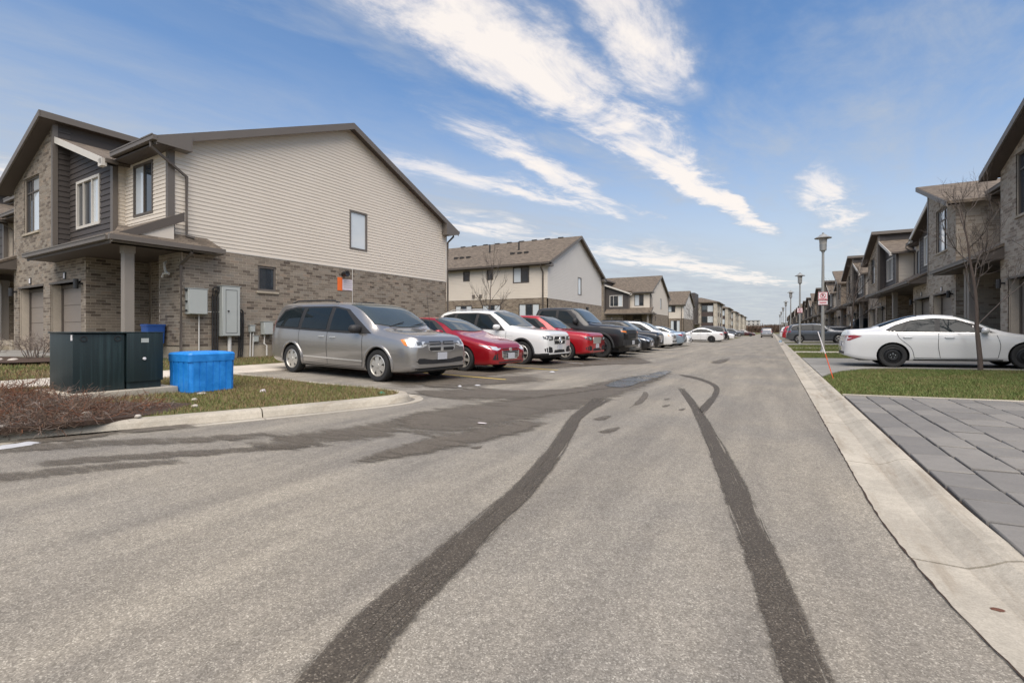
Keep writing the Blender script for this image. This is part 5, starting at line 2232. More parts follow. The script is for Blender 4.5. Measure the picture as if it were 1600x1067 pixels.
SPEC['sedan'] = dict(
    L=4.88, top=[(0, .56), (.05, .68), (.16, .76), (.5, .83), (1.1, .92), (1.36, .985), (1.6, 1.10), (2.05, 1.35), (2.35, 1.445), (2.8, 1.485), (3.2, 1.46), (3.6, 1.36), (4.0, 1.21), (4.22, 1.125), (4.55, 1.105), (4.74, 1.09), (4.82, .95), (4.88, .70)],
    belt=[(0, .52), (.2, .68), (.8, .80), (1.4, .885), (2.4, .93), (3.6, .965), (4.2, .985), (4.7, .97), (4.82, .85), (4.88, .64)],
    bot=[(0, .24), (.3, .20), (.8, .19), (4.2, .19), (4.6, .24), (4.88, .33)],
    half=[(0, .62), (.04, .72), (.12, .80), (.35, .87), (.7, .905), (1.5, .92), (2.6, .925), (3.8, .92), (4.4, .885), (4.7, .83), (4.82, .77), (4.88, .70)],
    roofw=[(0, .52), (.12, .64), (.3, .73), (.9, .80), (1.36, .80), (1.8, .71), (2.3, .61), (2.9, .605), (3.5, .62), (4.0, .66), (4.3, .72), (4.7, .70), (4.88, .5)],
    axles=(.98, 3.756), r=.33, w=.215, track=.915)
SPEC['compact'] = dict(
    L=4.57, top=[(0, .58), (.05, .70), (.15, .765), (.45, .84), (.95, .94), (1.2, 1.005), (1.5, 1.15), (1.9, 1.34), (2.2, 1.415), (2.6, 1.44), (3.05, 1.40), (3.5, 1.28), (3.9, 1.12), (4.1, 1.07), (4.38, 1.055), (4.48, .98), (4.57, .68)],
    belt=[(0, .53), (.2, .69), (.7, .80), (1.2, .885), (2.2, .93), (3.4, .965), (4.0, .985), (4.4, .96), (4.5, .84), (4.57, .62)],
    bot=[(0, .22), (.3, .19), (.7, .18), (3.9, .18), (4.3, .23), (4.57, .32)],
    half=[(0, .66), (.04, .75), (.12, .815), (.35, .862), (.7, .885), (1.5, .90), (2.6, .90), (3.6, .895), (4.1, .86), (4.4, .80), (4.5, .74), (4.57, .68)],
    roofw=[(0, .52), (.12, .63), (.3, .71), (.9, .785), (1.2, .79), (1.7, .68), (2.2, .575), (2.8, .57), (3.4, .61), (3.9, .70), (4.2, .72), (4.57, .5)],
    axles=(.92, 3.62), r=.325, w=.215, track=.895)
SPEC['suv'] = dict(
    L=4.63, top=[(0, .91), (.04, .985), (.10, 1.02), (.4, 1.06), (.95, 1.10), (1.2, 1.13), (1.5, 1.30), (1.85, 1.52), (2.1, 1.62), (2.5, 1.66), (3.5, 1.655), (4.1, 1.61), (4.32, 1.52), (4.48, 1.22), (4.57, .98), (4.63, .75)],
    belt=[(0, .80), (.15, .91), (.8, .96), (1.3, 1.0), (2.5, 1.03), (3.8, 1.07), (4.4, 1.08), (4.55, .9), (4.63, .7)],
    bot=[(0, .30), (.3, .25), (.7, .24), (3.9, .24), (4.3, .28), (4.63, .38)],
    half=[(0, .77), (.04, .835), (.12, .875), (.3, .905), (.7, .92), (1.5, .928), (3.2, .925), (4.0, .91), (4.4, .87), (4.55, .80), (4.63, .74)],
    roofw=[(0, .68), (.1, .75), (.3, .79), (.8, .82), (1.2, .82), (1.6, .76), (2.05, .70), (2.8, .70), (4.0, .69), (4.35, .66), (4.63, .55)],
    axles=(.87, 3.70), r=.355, w=.235, track=.92)
SPEC['pickup'] = dict(
    L=5.9, top=[(0, 1.0), (.04, 1.13), (.10, 1.19), (.5, 1.235), (1.2, 1.28), (1.48, 1.32), (1.75, 1.53), (2.08, 1.81), (2.3, 1.905), (2.8, 1.935), (3.6, 1.925), (3.86, 1.87), (3.97, 1.60), (4.03, 1.36), (4.2, 1.335), (5.6, 1.335), (5.82, 1.32), (5.9, .9)],
    belt=[(0, .90), (.12, 1.08), (.8, 1.14), (1.5, 1.19), (3.5, 1.24), (4.0, 1.25), (5.7, 1.25), (5.9, .8)],
    bot=[(0, .42), (.3, .38), (.8, .40), (5.2, .42), (5.9, .52)],
    half=[(0, .88), (.04, .945), (.12, .98), (.3, 1.0), (.8, 1.01), (3.0, 1.015), (5.0, 1.01), (5.7, .99), (5.9, .93)],
    roofw=[(0, .80), (.1, .88), (.3, .905), (1.0, .92), (1.45, .90), (1.8, .86), (2.3, .80), (3.6, .80), (3.9, .83), (4.1, .93), (5.7, .93), (5.9, .75)],
    axles=(.95, 4.63), r=.415, w=.275, track=1.0)


def base_car(kind, paint, rim, style, spokes, low=None, zlow=0, arch=.05):
    sp = SPEC[kind]
    b = Body(sp['L'], sp['top'], sp['belt'], sp['bot'], sp['half'], sp['roofw'])
    root = empty('car')
    bed = ((b.X(5.72), -.80, .85), (b.X(4.16), .80, 1.6)) if kind == 'pickup' else None
    link('body', b.mesh(paint, low, zlow, sp['axles'], sp['r'], arch, bedcut=bed), root)
    wheels(root, b, sp['axles'], sp['r'], sp['w'], rim, style, spokes, sp['track'])
    # dark underbody between the wheels
    MB().box((b.X(sp['L'] - .35), -.72, sp['r'] * .55), (b.X(.3), .72, sp['r'] * 1.05)).build('underbody', 'plastic_black', root)
    return b, root


def windscreen(b, root, s0, s1, y0, y1, curve=.10, mat='windscreen', name='windscreen'):
    n = 9
    A = [(s0 + curve * (u * u), y0 * u) for u in np.linspace(-1, 1, n)]
    B = [(s1 + curve * .5 * u * u, y1 * u) for u in np.linspace(1, -1, n)]
    return b.topp(name, A + B, mat, root, .016, .09)


def make_van(paint='paint_silver'):
    b, r = base_car('van', paint, 'rim_silver', 'wide', 6)
    b.side('window_trim', [(1.20, 1.03), (1.62, 1.285), (2.10, 1.565), (2.6, 1.64), (4.1, 1.635), (4.58, 1.56), (4.86, 1.22), (4.80, 1.10), (3.5, 1.06), (2.0, 1.02)], 'plastic_black', r, .010)
    b.side('side_window', [(1.62, 1.075), (1.78, 1.25), (2.18, 1.54), (2.56, 1.60), (2.58, 1.085)], 'car_glass', r, .017)
    b.side('side_window', [(2.72, 1.09), (2.70, 1.605), (3.62, 1.60), (3.68, 1.115)], 'car_glass', r, .017)
    b.side('side_window', [(3.82, 1.12), (3.78, 1.595), (4.16, 1.59), (4.54, 1.51), (4.76, 1.24), (4.74, 1.155)], 'car_glass', r, .017)
    windscreen(b, r, 1.07, 2.04, .82, .73, .16)
    windscreen(b, r, 4.87, 4.98, .6, .62, -.02, 'car_glass', 'rear_window')
    b.nose('headlight', [(.48, .80), (.62, .755), (.86, .765), (1.02, .81), (1.05, .92), (.90, .93), (.62, .90), (.46, .86)], 'lamp_clear', r)
    b.nose('indicator', [(.95, .785), (1.02, .81), (1.055, .92), (.95, .93)], 'lamp_amber', r, .010)
    b.nose('headlight_bulb', [(.62, .80), (.62, .87), (.74, .88), (.74, .80)], 'lamp_dark', r, .010)
    b.nose('grille', [(-.41, .69), (-.45, .80), (-.42, .905), (.42, .905), (.45, .80), (.41, .69), (.3, .665), (-.3, .665)], 'chrome', r, .006, False)
    for sg in (1, -1):
        for (z0, z1, a0, a1) in ((.808, .887, .045, .40), (.682, .758, .045, .385)):
            b.nose('grille_mesh', [(sg * a0, z0), (sg * a0, z1), (sg * (a1), z1), (sg * (a1 + .02), (z0 + z1) / 2), (sg * (a1 - .03), z0)], 'plastic_black', r, .010, False)
    b.nose('bumper_intake', [(-.78, .47), (-.70, .53), (-.55, .525), (-.3, .49), (.3, .49), (.55, .525), (.70, .53), (.78, .47), (.70, .415), (.3, .40), (-.3, .40), (-.70, .415)], 'plastic_black', r, .005, False)
    b.nose('bumper_lip', [(-.86, .335), (-.86, .375), (.86, .375), (.86, .335)], paint, r, .03, False)
    b.nose('chin', [(-.80, .275), (-.80, .325), (.80, .325), (.80, .275)], 'plastic_black', r, .006, False)
    plate(b, r, .565)
    b.side('rub_strip', [(1.45, .405), (3.55, .43), (3.55, .455), (1.45, .43)], 'chrome', r, .012)
    b.side('rocker', [(1.4, .215), (3.62, .215), (3.62, .255), (1.4, .255)], 'plastic_black', r, .006)
    for p_ in ([(1.46, .98), (1.44, .6), (1.46, .30)], [(2.66, 1.05), (2.66, .6), (2.64, .30)], [(3.76, 1.1), (3.74, .75), (3.62, .62)]):
        b.seam(p_, .012, 'plastic_black', r)
    b.seam([(1.46, .30), (2.2, .285), (2.9, .29), (3.5, .3)], .010, 'plastic_black', r)
    b.seam([(1.65, .64), (2.6, .66), (3.4, .675)], .016, paint, r, 'body_crease')
    handle(b, r, 2.45, .92, 'chrome')
    handle(b, r, 2.86, .93, 'chrome')
    mirror_part(b, r, 1.60, 1.08, 'plastic_black', (.10, .13, .095))
    rails(b, r, 2.7, 4.6, .60, 'plastic_black')
    b.tail('taillight', [(.72, .95), (.86, .95), (.94, 1.0), (.93, 1.28), (.80, 1.33), (.70, 1.2)], 'lamp_red', r)
    plate(b, r, .8, True)
    z = b.ztop(.9, .62)
    MB().tube([(b.X(.95), .66, z - .02), (b.X(1.08), .66, z + .85)], .005, 5).build('antenna', 'plastic_black', r)
    for y in (.15, -.5):
        MB().tube([(b.X(1.10), y, b.ztop(1.10, y) + .012), (b.X(1.18), y + .5, b.ztop(1.22, y + .5) + .022)], .009, 5).build('wiper', 'plastic_black', r)
    # flared arches
    for a in (.96, 4.04):
        for sg in (1, -1):
            mb = MB()
            P = []
            for q in np.linspace(R(-8), R(188), 22):
                s, z = a - .425 * math.cos(q), .345 + .425 * math.sin(q)
                P.append((b.X(s), sg * (b.Y(s, max(z, .24)) + .0), z))
            mb.tube(P, .032, 6)
            mb.build('arch_flare', paint, r, smooth=50)
    return r


def make_sedan(kind, paint, rim, style, spokes, grille='chrome', star=False, steel=False):
    b, r = base_car(kind, paint, rim, style, spokes)
    c = kind == 'compact'
    k = -.17 if c else 0.0        # shift of the greenhouse for the shorter car
    sw = lambda pts: [(s + k * (.6 if s < 3 else 1.2), z - (.012 if c else 0)) for s, z in pts]
    b.side('window_trim', sw([(1.55, .935), (1.95, 1.19), (2.30, 1.345), (2.8, 1.395), (3.3, 1.35), (3.7, 1.21), (3.98, 1.05), (3.8, .985), (2.6, .955)]), 'chrome' if not c else 'plastic_black', r, .010)
    b.side('window_band', sw([(1.62, .955), (1.97, 1.18), (2.32, 1.33), (2.8, 1.378), (3.28, 1.335), (3.66, 1.20), (3.91, 1.05), (3.78, 1.0), (2.6, .972)]), 'plastic_black', r, .013)
    b.side('side_window', sw([(1.84, .975), (2.0, 1.10), (2.34, 1.305), (2.66, 1.345), (2.72, .985)]), 'car_glass', r, .019)
    b.side('side_window', sw([(2.82, .988), (2.78, 1.35), (3.1, 1.345), (3.35, 1.28), (3.52, 1.02)]), 'car_glass', r, .019)
    b.side('side_window', sw([(3.57, 1.025), (3.42, 1.25), (3.62, 1.19), (3.84, 1.06), (3.78, 1.035)]), 'car_glass', r, .019)
    L = SPEC[kind]['L']
    if c:
        windscreen(b, r, 1.28, 2.12, .72, .55, .14)
        windscreen(b, r, 3.08, 3.84, .53, .62, -.08, 'car_glass', 'rear_window')
    else:
        windscreen(b, r, 1.42, 2.28, .74, .56, .14)
        windscreen(b, r, 3.22, 4.06, .54, .64, -.08, 'car_glass', 'rear_window')
    b.nose('headlight', [(.44, .60), (.62, .575), (.84, .62), (1.06, .71), (.86, .70), (.60, .67), (.42, .645)], 'lamp_clear', r)
    b.nose('grille', [(-.40, .40), (-.42, .56), (-.36, .645), (.36, .645), (.42, .56), (.40, .40), (.3, .335), (-.3, .335)], grille, r, .006, False)
    for z in np.linspace(.37, .60, 6):
        w = .36
        b.nose('grille_slot', [(-w, z), (-w, z + .026), (w, z + .026), (w, z)], 'plastic_black', r, .010, False)
    b.nose('fog_recess', [(.58, .33), (.62, .50), (.72, .46), (.78, .34)], 'plastic_black', r, .005)
    b.nose('bumper_lip', [(-.55, .25), (-.55, .28), (.55, .28), (.55, .25)], 'plastic_black', r, .01, False)
    MB().lathe([(0, .0), (.06, 0), (.06, .012), (0, .012)], 16, None, b.f_nose(0, .585, .012, 1), axis='x').build('emblem', 'chrome', r)
    plate(b, r, .43, off=.03)
    # tail
    zt_ = .86 if not c else .85
    b.tail('taillight', [(.40, zt_ - .05), (.62, zt_ - .10), (.86, zt_ - .09), (1.12, zt_ + .03), (.92, zt_ + .065), (.60, zt_ + .06), (.40, zt_ + .04)], 'lamp_red', r)
    b.tail('taillight_inset', [(.50, zt_ - .02), (.62, zt_ - .06), (.80, zt_ - .05), (.90, zt_ - .02), (.6, zt_ + .0)], 'sign_pink', r, .012)
    b.tail('trunk_trim', [(-.45, zt_ - .01), (-.45, zt_ + .02), (.45, zt_ + .02), (.45, zt_ - .01)], 'chrome', r, .008, False)
    b.tail('bumper_insert', [(-.62, .36), (-.58, .44), (.58, .44), (.62, .36)], 'plastic_black', r, .006, False)
    plate(b, r, .66, True)
    for p_ in ([(1.56, .88), (1.5, .6), (1.55, .28)], [(2.74, .96), (2.76, .6), (2.72, .27)], [(3.66, 1.0), (3.60, .82), (3.35, .55), (3.28, .27)]):
        b.seam(sw(p_), .012, 'plastic_black', r)
    b.seam(sw([(1.55, .27), (2.4, .255), (3.28, .27)]), .010, 'plastic_black', r)
    b.seam(sw([(1.3, .77), (2.4, .80), (3.6, .825)]), .014, paint, r, 'body_crease')
    handle(b, r, 2.52 + k * .6, .83, paint if c else 'chrome')
    handle(b, r, 3.42 + k, .845, paint if c else 'chrome')
    mirror_part(b, r, 1.80 + k * .6, .965, paint, (.085, .115, .075))
    b.side('rocker', [(1.45 + k, .20), (3.3 + k, .20), (3.3 + k, .235), (1.45 + k, .235)], 'plastic_black', r, .010)
    return r


def make_suv(paint, rim, style, spokes, cladding=True, star=False, rail='chrome', grille='plastic_black', emblem=True):
    b, r = base_car('suv', paint, rim, style, spokes, 'plastic_black' if cladding else None, .36)
    b.side('window_trim', [(1.5, 1.02), (1.86, 1.32), (2.2, 1.53), (2.7, 1.57), (3.7, 1.555), (4.12, 1.47), (4.28, 1.22), (4.2, 1.10), (2.6, 1.055)], 'plastic_black', r, .010)
    b.side('side_window', [(1.80, 1.075), (1.95, 1.22), (2.26, 1.48), (2.60, 1.525), (2.62, 1.085)], 'car_glass', r, .017)
    b.side('side_window', [(2.74, 1.09), (2.72, 1.53), (3.5, 1.52), (3.58, 1.12)], 'car_glass', r, .017)
    b.side('side_window', [(3.68, 1.13), (3.62, 1.515), (3.98, 1.46), (4.17, 1.22), (4.12, 1.15)], 'car_glass', r, .017)
    windscreen(b, r, 1.25, 2.03, .77, .665, .13)
    windscreen(b, r, 4.34, 4.47, .55, .58, -.02, 'car_glass', 'rear_window')
    b.nose('headlight', [(.46, .76), (.48, .87), (.74, .895), (.94, .89), (.92, .80), (.72, .745)], 'lamp_dark', r)
    b.nose('headlight_lens', [(.60, .79), (.60, .85), (.72, .86), (.72, .79)], 'lamp_clear', r, .011)
    b.nose('grille', [(-.36, .64), (-.40, .80), (-.34, .87), (.34, .87), (.40, .80), (.36, .64)], grille, r, .006, False)
    b.nose('grille_bar', [(-.37, .735), (-.37, .775), (.37, .775), (.37, .735)], 'chrome', r, .012, False)
    if star:
        x, y, z = b.f_nose(0, .755, .03, 1)
        mb = MB()
        nn = 20
        mb.tube([(x, .10 * math.cos(2 * math.pi * q / nn), z + .10 * math.sin(2 * math.pi * q / nn)) for q in range(nn + 1)], .011, 6)
        for q in (90, 210, 330):
            mb.tube([(x, 0, z), (x, .1 * math.cos(R(q)), z + .1 * math.sin(R(q)))], .02, 5, r2=.004)
        mb.build('emblem', 'chrome', r)
    b.nose('intake', [(.46, .40), (.52, .54), (.72, .57), (.90, .50), (.86, .40), (.6, .385)], 'plastic_black', r, .005)
    b.nose('lower_intake', [(-.40, .36), (-.34, .46), (.34, .46), (.40, .36)], 'plastic_black', r, .005, False)
    b.nose('bumper_lip', [(-.72, .335), (-.72, .37), (.72, .37), (.72, .335)], paint, r, .012, False)
    plate(b, r, .55)
    for p_ in ([(1.45, .98), (1.44, .6), (1.47, .36)], [(2.68, 1.06), (2.68, .7), (2.66, .36)], [(3.64, 1.1), (3.6, .85), (3.3, .55), (3.2, .36)]):
        b.seam(p_, .012, 'plastic_black', r)
    b.seam([(1.2, .86), (2.4, .90), (4.0, .93)], .014, paint, r, 'body_crease')
    handle(b, r, 2.45, .93, paint)
    handle(b, r, 3.42, .945, paint)
    mirror_part(b, r, 1.76, 1.08, paint, (.09, .12, .085))
    if rail:
        rails(b, r, 2.25, 4.1, .58, rail)
    b.tail('taillight', [(.42, .93), (.42, 1.04), (.75, 1.06), (1.04, 1.05), (1.02, .95), (.7, .92)], 'lamp_red', r)
    b.tail('bumper_insert', [(-.66, .42), (-.6, .54), (.6, .54), (.66, .42)], 'plastic_black', r, .006, False)
    plate(b, r, .82, True)
    if cladding:
        sp = SPEC['suv']
        for a in sp['axles']:
            for sg in (1, -1):
                P = []
                for q in np.linspace(R(-5), R(185), 20):
                    s, z = a - (sp['r'] + .075) * math.cos(q), sp['r'] + (sp['r'] + .075) * math.sin(q)
                    P.append((b.X(s), sg * (b.Y(s, max(z, .26)) - .005), z))
                MB().tube(P, .035, 6).build('arch_flare', 'plastic_black', r, smooth=50)
    return r


def make_pickup():
    b, r = base_car('pickup', 'paint_black', 'rim_dark', 'thin', 8, None, 0, .075)
    b.side('window_trim', [(1.75, 1.22), (2.1, 1.55), (2.42, 1.80), (2.9, 1.85), (3.72, 1.84), (3.86, 1.6), (3.84, 1.27), (2.6, 1.245)], 'plastic_black', r, .010)
    b.side('side_window', [(2.02, 1.29), (2.2, 1.52), (2.5, 1.77), (2.86, 1.80), (2.86, 1.29)], 'car_glass', r, .017)
    b.side('side_window', [(2.98, 1.29), (2.98, 1.80), (3.66, 1.79), (3.74, 1.6), (3.74, 1.31)], 'car_glass', r, .017)
    windscreen(b, r, 1.5, 2.28, .85, .765, .12)
    b.nose('headlight', [(.60, .90), (.60, 1.08), (.78, 1.09), (1.06, 1.07), (1.04, .98), (.80, .92)], 'lamp_dark', r)
    b.nose('indicator', [(.76, .97), (.76, 1.03), (1.03, 1.045), (1.03, 1.0)], 'lamp_amber', r, .011)
    b.nose('grille', [(-.56, .74), (-.58, 1.07), (.58, 1.07), (.56, .74)], 'plastic_black', r, .006, False)
    for z in (.84, .97):
        b.nose('grille_bar', [(-.55, z), (-.55, z + .03), (.55, z + .03), (.55, z)], 'rim_dark', r, .015, False)
    b.nose('bumper', [(-.98, .50), (-.98, .70), (.98, .70), (.98, .50)], 'plastic_black', r, .05, False)
    plate(b, r, .60, off=.07)
    for p_ in ([(1.75, 1.2), (1.72, .8), (1.74, .52)], [(2.92, 1.25), (2.92, .9), (2.9, .52)], [(3.86, 1.27), (3.84, .95), (3.80, .52)]):
        b.seam(p_, .012, 'plastic_black', r)
    handle(b, r, 2.68, 1.08, 'plastic_black', .24)
    handle(b, r, 3.6, 1.08, 'plastic_black', .24)
    mirror_part(b, r, 2.02, 1.34, 'plastic_black', (.09, .14, .13))
    b.side('running_board', [(1.9, .42), (3.75, .42), (3.75, .47), (1.9, .47)], 'plastic_black', r, .07, .12, .0)
    b.tail('taillight', [(.82, .86), (.82, 1.24), (1.04, 1.24), (1.04, .86)], 'lamp_red', r)
    sp = SPEC['pickup']
    for a in sp['axles']:
        for sg in (1, -1):
            P = []
            for q in np.linspace(R(-2), R(182), 20):
                s, z = a - (sp['r'] + .10) * math.cos(q), sp['r'] + (sp['r'] + .10) * math.sin(q)
                P.append((b.X(s), sg * (b.Y(s, max(z, .45)) - .0), z))
            MB().tube(P, .045, 6).build('arch_flare', 'plastic_black', r, smooth=50)
    return r


def park(root, x_front_axle, y, front_axle, L, heading, label, cat='car', name=None, group='cars parked along the street', z=None):
    """place by the ground point under the front axle; heading 0 = nose to +x (the street)"""
    d = L / 2 - front_axle
    c_, s_ = math.cos(heading), math.sin(heading)
    root.location = (x_front_axle - d * c_, y - d * s_, 0)
    zf = lambda x_, y_: (zlot(x_) + .012 if x_ > 1 else zroad(x_, y_))
    fx, rx = x_front_axle, x_front_axle - (L - 2 * front_axle) * c_
    z0, z1 = zf(fx, y), zf(rx, y)
    wb = abs(L - 2 * front_axle)
    pitch = math.atan2(z0 - z1, wb)
    root.location.z = (z0 + z1) / 2 if z is None else z
    root.rotation_euler = (0, -pitch, heading)
    if name:
        root.name = name
    tag(root, label, cat, group)
    return root


HL = R(-4.5)
CAR_SCALE = {}
van = make_van()
park(van, -7.38, 8.86, .96, 5.15, R(-5.0), 'silver grey minivan parked nearest, beside the kerbed grass island', 'minivan', 'minivan')
el = make_sedan('compact', 'paint_red', 'rim_silver', 'twin', 5)
park(el, -7.35, 11.95, .92, 4.57, HL, 'dark red compact sedan parked between silver minivan and white crossover', 'car', 'sedan')
el.scale = (1.03,) * 3
gl = make_suv('paint_white', 'rim_silver', 'twin', 5, True, True, 'chrome')
park(gl, -7.25, 15.2, .87, 4.63, R(-3.5), 'white crossover with black wheel arches and round star emblem on grille', 'suv', 'crossover')
gl.scale = (1.05, 1.05, 1.08)
ed = make_suv('paint_red_bright', 'rim_silver', 'thin', 5, False, False, None, 'chrome')
park(ed, -6.85, 18.05, .87, 4.63, R(-3), 'bright red crossover between white crossover and black pickup', 'suv', 'crossover')
ed.scale = (1.03,) * 3
pk = make_pickup()
park(pk, -6.45, 20.95, .95, 5.9, R(-2), 'tall black pickup truck with black wheels in the left row', 'pickup', 'pickup_truck')
pk.scale = (1.06, 1.06, 1.10)
ac = make_sedan('sedan', 'paint_white', 'rim_steel', 'steel', 5)
park(ac, 3.02 + 2.776, 18.2, .98, 4.88, 0.0, 'white sedan with black steel wheels parked in the right-hand driveway', 'car', 'sedan')


def again(src, *a, **k):
    o = copy_tree(src)
    return park(o, *a, **k)


def recolor(o, old, new):
    """a copy in another paint: meshes that carry the old paint are duplicated"""
    for c_ in list(o.children):
        if c_.type == 'MESH' and any(m and m.name == old for m in c_.data.materials):
            c_.data = c_.data.copy()
            for i, m in enumerate(c_.data.materials):
                if m and m.name == old:
                    c_.data.materials[i] = MATS[new]
    return o


sd1 = recolor(again(el, -6.75, 23.9, .92, 4.57, 0, 'dark grey sedan parked right after the black pickup', 'car'), 'paint_red', 'paint_grey')
sd2 = recolor(again(el, -6.7, 26.7, .92, 4.57, 0, 'black sedan two places beyond the black pickup', 'car'), 'paint_red', 'paint_black')
sd3 = recolor(again(ed, -6.7, 29.4, .87, 4.63, 0, 'black crossover parked in front of the white minivan', 'suv'), 'paint_red_bright', 'paint_black')
vn2 = recolor(again(van, -6.7, 33.8, .96, 5.15, 0, 'white minivan in the middle of the left parking row', 'minivan'), 'paint_silver', 'paint_white')
bl = recolor(again(ac, -6.7 - 2.776, 37.2, .98, 4.88, R(180), 'pale blue sedan parked tail to the street beyond the white minivan', 'car'), 'paint_white', 'paint_blue')
again(el, -6.6, 40.2, .92, 4.57, 0, 'white sedan nose out beyond the pale blue sedan', 'car')
recolor(COL.objects[-1] if False else [o for o in COL.objects if o.get('label') == 'white sedan nose out beyond the pale blue sedan'][0], 'paint_red', 'paint_white')
so = again(ac, -5.5 - 2.776, 54.5, .98, 4.88, R(180), 'white sedan seen side-on with tail to the street, far down the left row', 'car')
recolor(again(ed, -5.3 - 2.83, 58.4, .87, 4.63, R(180), 'black suv tail out just beyond the far white sedan', 'suv'), 'paint_red_bright', 'paint_black')
recolor(again(el, -5.9, 64.0, .92, 4.57, 0, 'dark grey sedan nose out beyond the black suv', 'car'), 'paint_red', 'paint_grey')
recolor(again(el, -5.4, 71.0, .92, 4.57, 0, 'small white car nose out at the end of the left row', 'car'), 'paint_red', 'paint_white')
recolor(again(ac, -7.5, 112, .98, 4.88, 0, 'dark sedan far down the left before the last flats', 'car'), 'paint_white', 'paint_black')
recolor(again(ed, -6.5, 120, .87, 4.63, 0, 'dark grey crossover far down the left before the last flats', 'suv'), 'paint_red_bright', 'paint_grey')
recolor(again(ac, -4.5, 128, .98, 4.88, 0, 'dark burgundy sedan farthest along the left kerb', 'car'), 'paint_white', 'paint_burgundy')
recolor(again(van, -0.9, 104, .96, 5.15, R(90), 'silver minivan driving away in the middle of the street', 'minivan'), 'x', 'x')
recolor(again(ed, 2.1 + 2.83, 50.3, .87, 4.63, 0, 'grey crossover in a driveway beyond the first lamp post', 'suv'), 'paint_red_bright', 'paint_grey')
recolor(again(pk, 9.4, 53.4, .95, 5.9, R(0), 'dark pickup half hidden behind the grey crossover', 'pickup'), 'x', 'x')
again(ed, 2.0 + 2.83, 64.0, .87, 4.63, 0, 'red crossover in a far driveway on the right', 'suv')
recolor(again(ed, 1.9 + 2.83, 77.0, .87, 4.63, 0, 'white crossover in a far driveway behind the red one', 'suv'), 'paint_red_bright', 'paint_white')
again(ac, 2.2 + 2.776, 90.0, .98, 4.88, 0, 'white sedan in the farthest visible driveway on the right', 'car')
far_names = {'minivan': 'minivan', 'car': 'sedan', 'suv': 'crossover', 'pickup': 'pickup_truck'}
for o in COL.objects:
    if o.type == 'EMPTY' and o.parent is None and o.get('category') in far_names:
        o.name = far_names[o['category']]
# ================================================================== street furniture and wall equipment
# green electrical cabinet on its pad, facing the street
tr = empty('transformer_cabinet', (-9.19, 3.79, 0.14), R(-5))
tag(tr, 'dark green electrical transformer cabinet on a concrete pad', 'transformer')
o = MB().box((-.68, -.70, -.05), (.66, .72, .10)).build('pad', 'concrete', tr)
bevel_mesh(o.data, .015, 2)
mb = MB()
mb.prism([(-.51, -.55, .10), (.50, -.55, .10), (.50, .06, .10), (-.51, .06, .10)], [(-.51, -.55, .96), (.50, -.55, .945), (.50, .06, .945), (-.51, .06, .96)])
o = mb.build('tank_housing', 'transformer_green', tr)
bevel_mesh(o.data, .012, 2)
mb = MB().box((-.50, .075, .21), (.53, .56, .955))
o = mb.build('cable_cabinet', 'transformer_green', tr)
bevel_mesh(o.data, .01, 2)
MB().box((-.46, .085, .10), (.49, .54, .21)).build('base_rail', 'transformer_green', tr)
mb = MB().box((-.53, -.57, .955), (.53, .575, .975))
o = mb.build('lid', 'transformer_green', tr)
bevel_mesh(o.data, .008, 2)
MB().box((.528, .26, .81), (.536, .36, .875)).build('name_plate', 'box_grey', tr)
MB().box((.44, -.558, .85), (.49, -.5505, .93)).build('sticker', 'sign_white', tr)
for y in (-.43, -.03):
    mb = MB()
    mb.lathe([(.030, 0), (.042, 0), (.042, .012), (.030, .012)], 16, None, (.498, y, .875), axis='x')
    mb.build('lifting_eye', 'black_metal', tr)
MB().lathe([(0, .0), (.022, 0), (.022, .02), (0, .026)], 12, None, (.53, .30, .56), axis='x').build('lock', 'sign_white', tr)

# bright blue grit bin
gb = empty('grit_bin', (-8.475, 4.83, 0.135), R(-1.5))
tag(gb, 'bright blue ribbed plastic grit bin with a lid on the grass', 'grit bin')


def rounded(a, c_, z, r=.06, n=5):
    out = []
    for (sx, sy, a0) in ((1, 1, 0), (-1, 1, 90), (-1, -1, 180), (1, -1, 270)):
        for k in range(n + 1):
            q = R(a0 + 90 * k / n)
            out.append((sx * (a - r) + r * math.cos(q), sy * (c_ - r) + r * math.sin(q), z))
    return out


mb = MB()
mb.prism(rounded(.309, .352, 0), rounded(.315, .36, .52))
mb.build('tub', 'bin_blue', gb, smooth=35)
for side_ in (1, -1):
    for i in range(6):
        y = -.265 + .106 * i
        mb = MB()
        mb.prism([(side_ * .303, y - .043, .01), (side_ * .303, y + .043, .01), (side_ * .313, y + .045, .50), (side_ * .313, y - .045, .50)],
                 [(side_ * .317, y - .041, .01), (side_ * .317, y + .041, .01), (side_ * .325, y + .043, .50), (side_ * .325, y - .043, .50)])
        mb.build('rib', 'bin_blue', gb)
    for i in range(4):
        x = -.22 + .147 * i
        mb = MB()
        mb.prism([(x - .055, side_ * .346, .01), (x + .055, side_ * .346, .01), (x + .057, side_ * .358, .50), (x - .057, side_ * .358, .50)],
                 [(x - .053, side_ * .360, .01), (x + .053, side_ * .360, .01), (x + .055, side_ * .370, .50), (x - .055, side_ * .370, .50)])
        mb.build('rib', 'bin_blue', gb)
mb = MB()
mb.prism(rounded(.332, .378, .50), rounded(.336, .382, .61))
lid = mb.build('lid', 'bin_blue', gb, smooth=35)
mb = MB()
rs = [rounded(.336, .382, .612), rounded(.318, .364, .64), rounded(.23, .27, .655, .1), rounded(.05, .10, .658, .04)]
k = len(rs[0])
mb.add([v for q in rs for v in q], [(i * k + j, i * k + (j + 1) % k, (i + 1) * k + (j + 1) % k, (i + 1) * k + j) for i in range(3) for j in range(k)] + [tuple(range(3 * k, 4 * k))])
mb.build('lid_dome', 'bin_blue', lid, smooth=40)


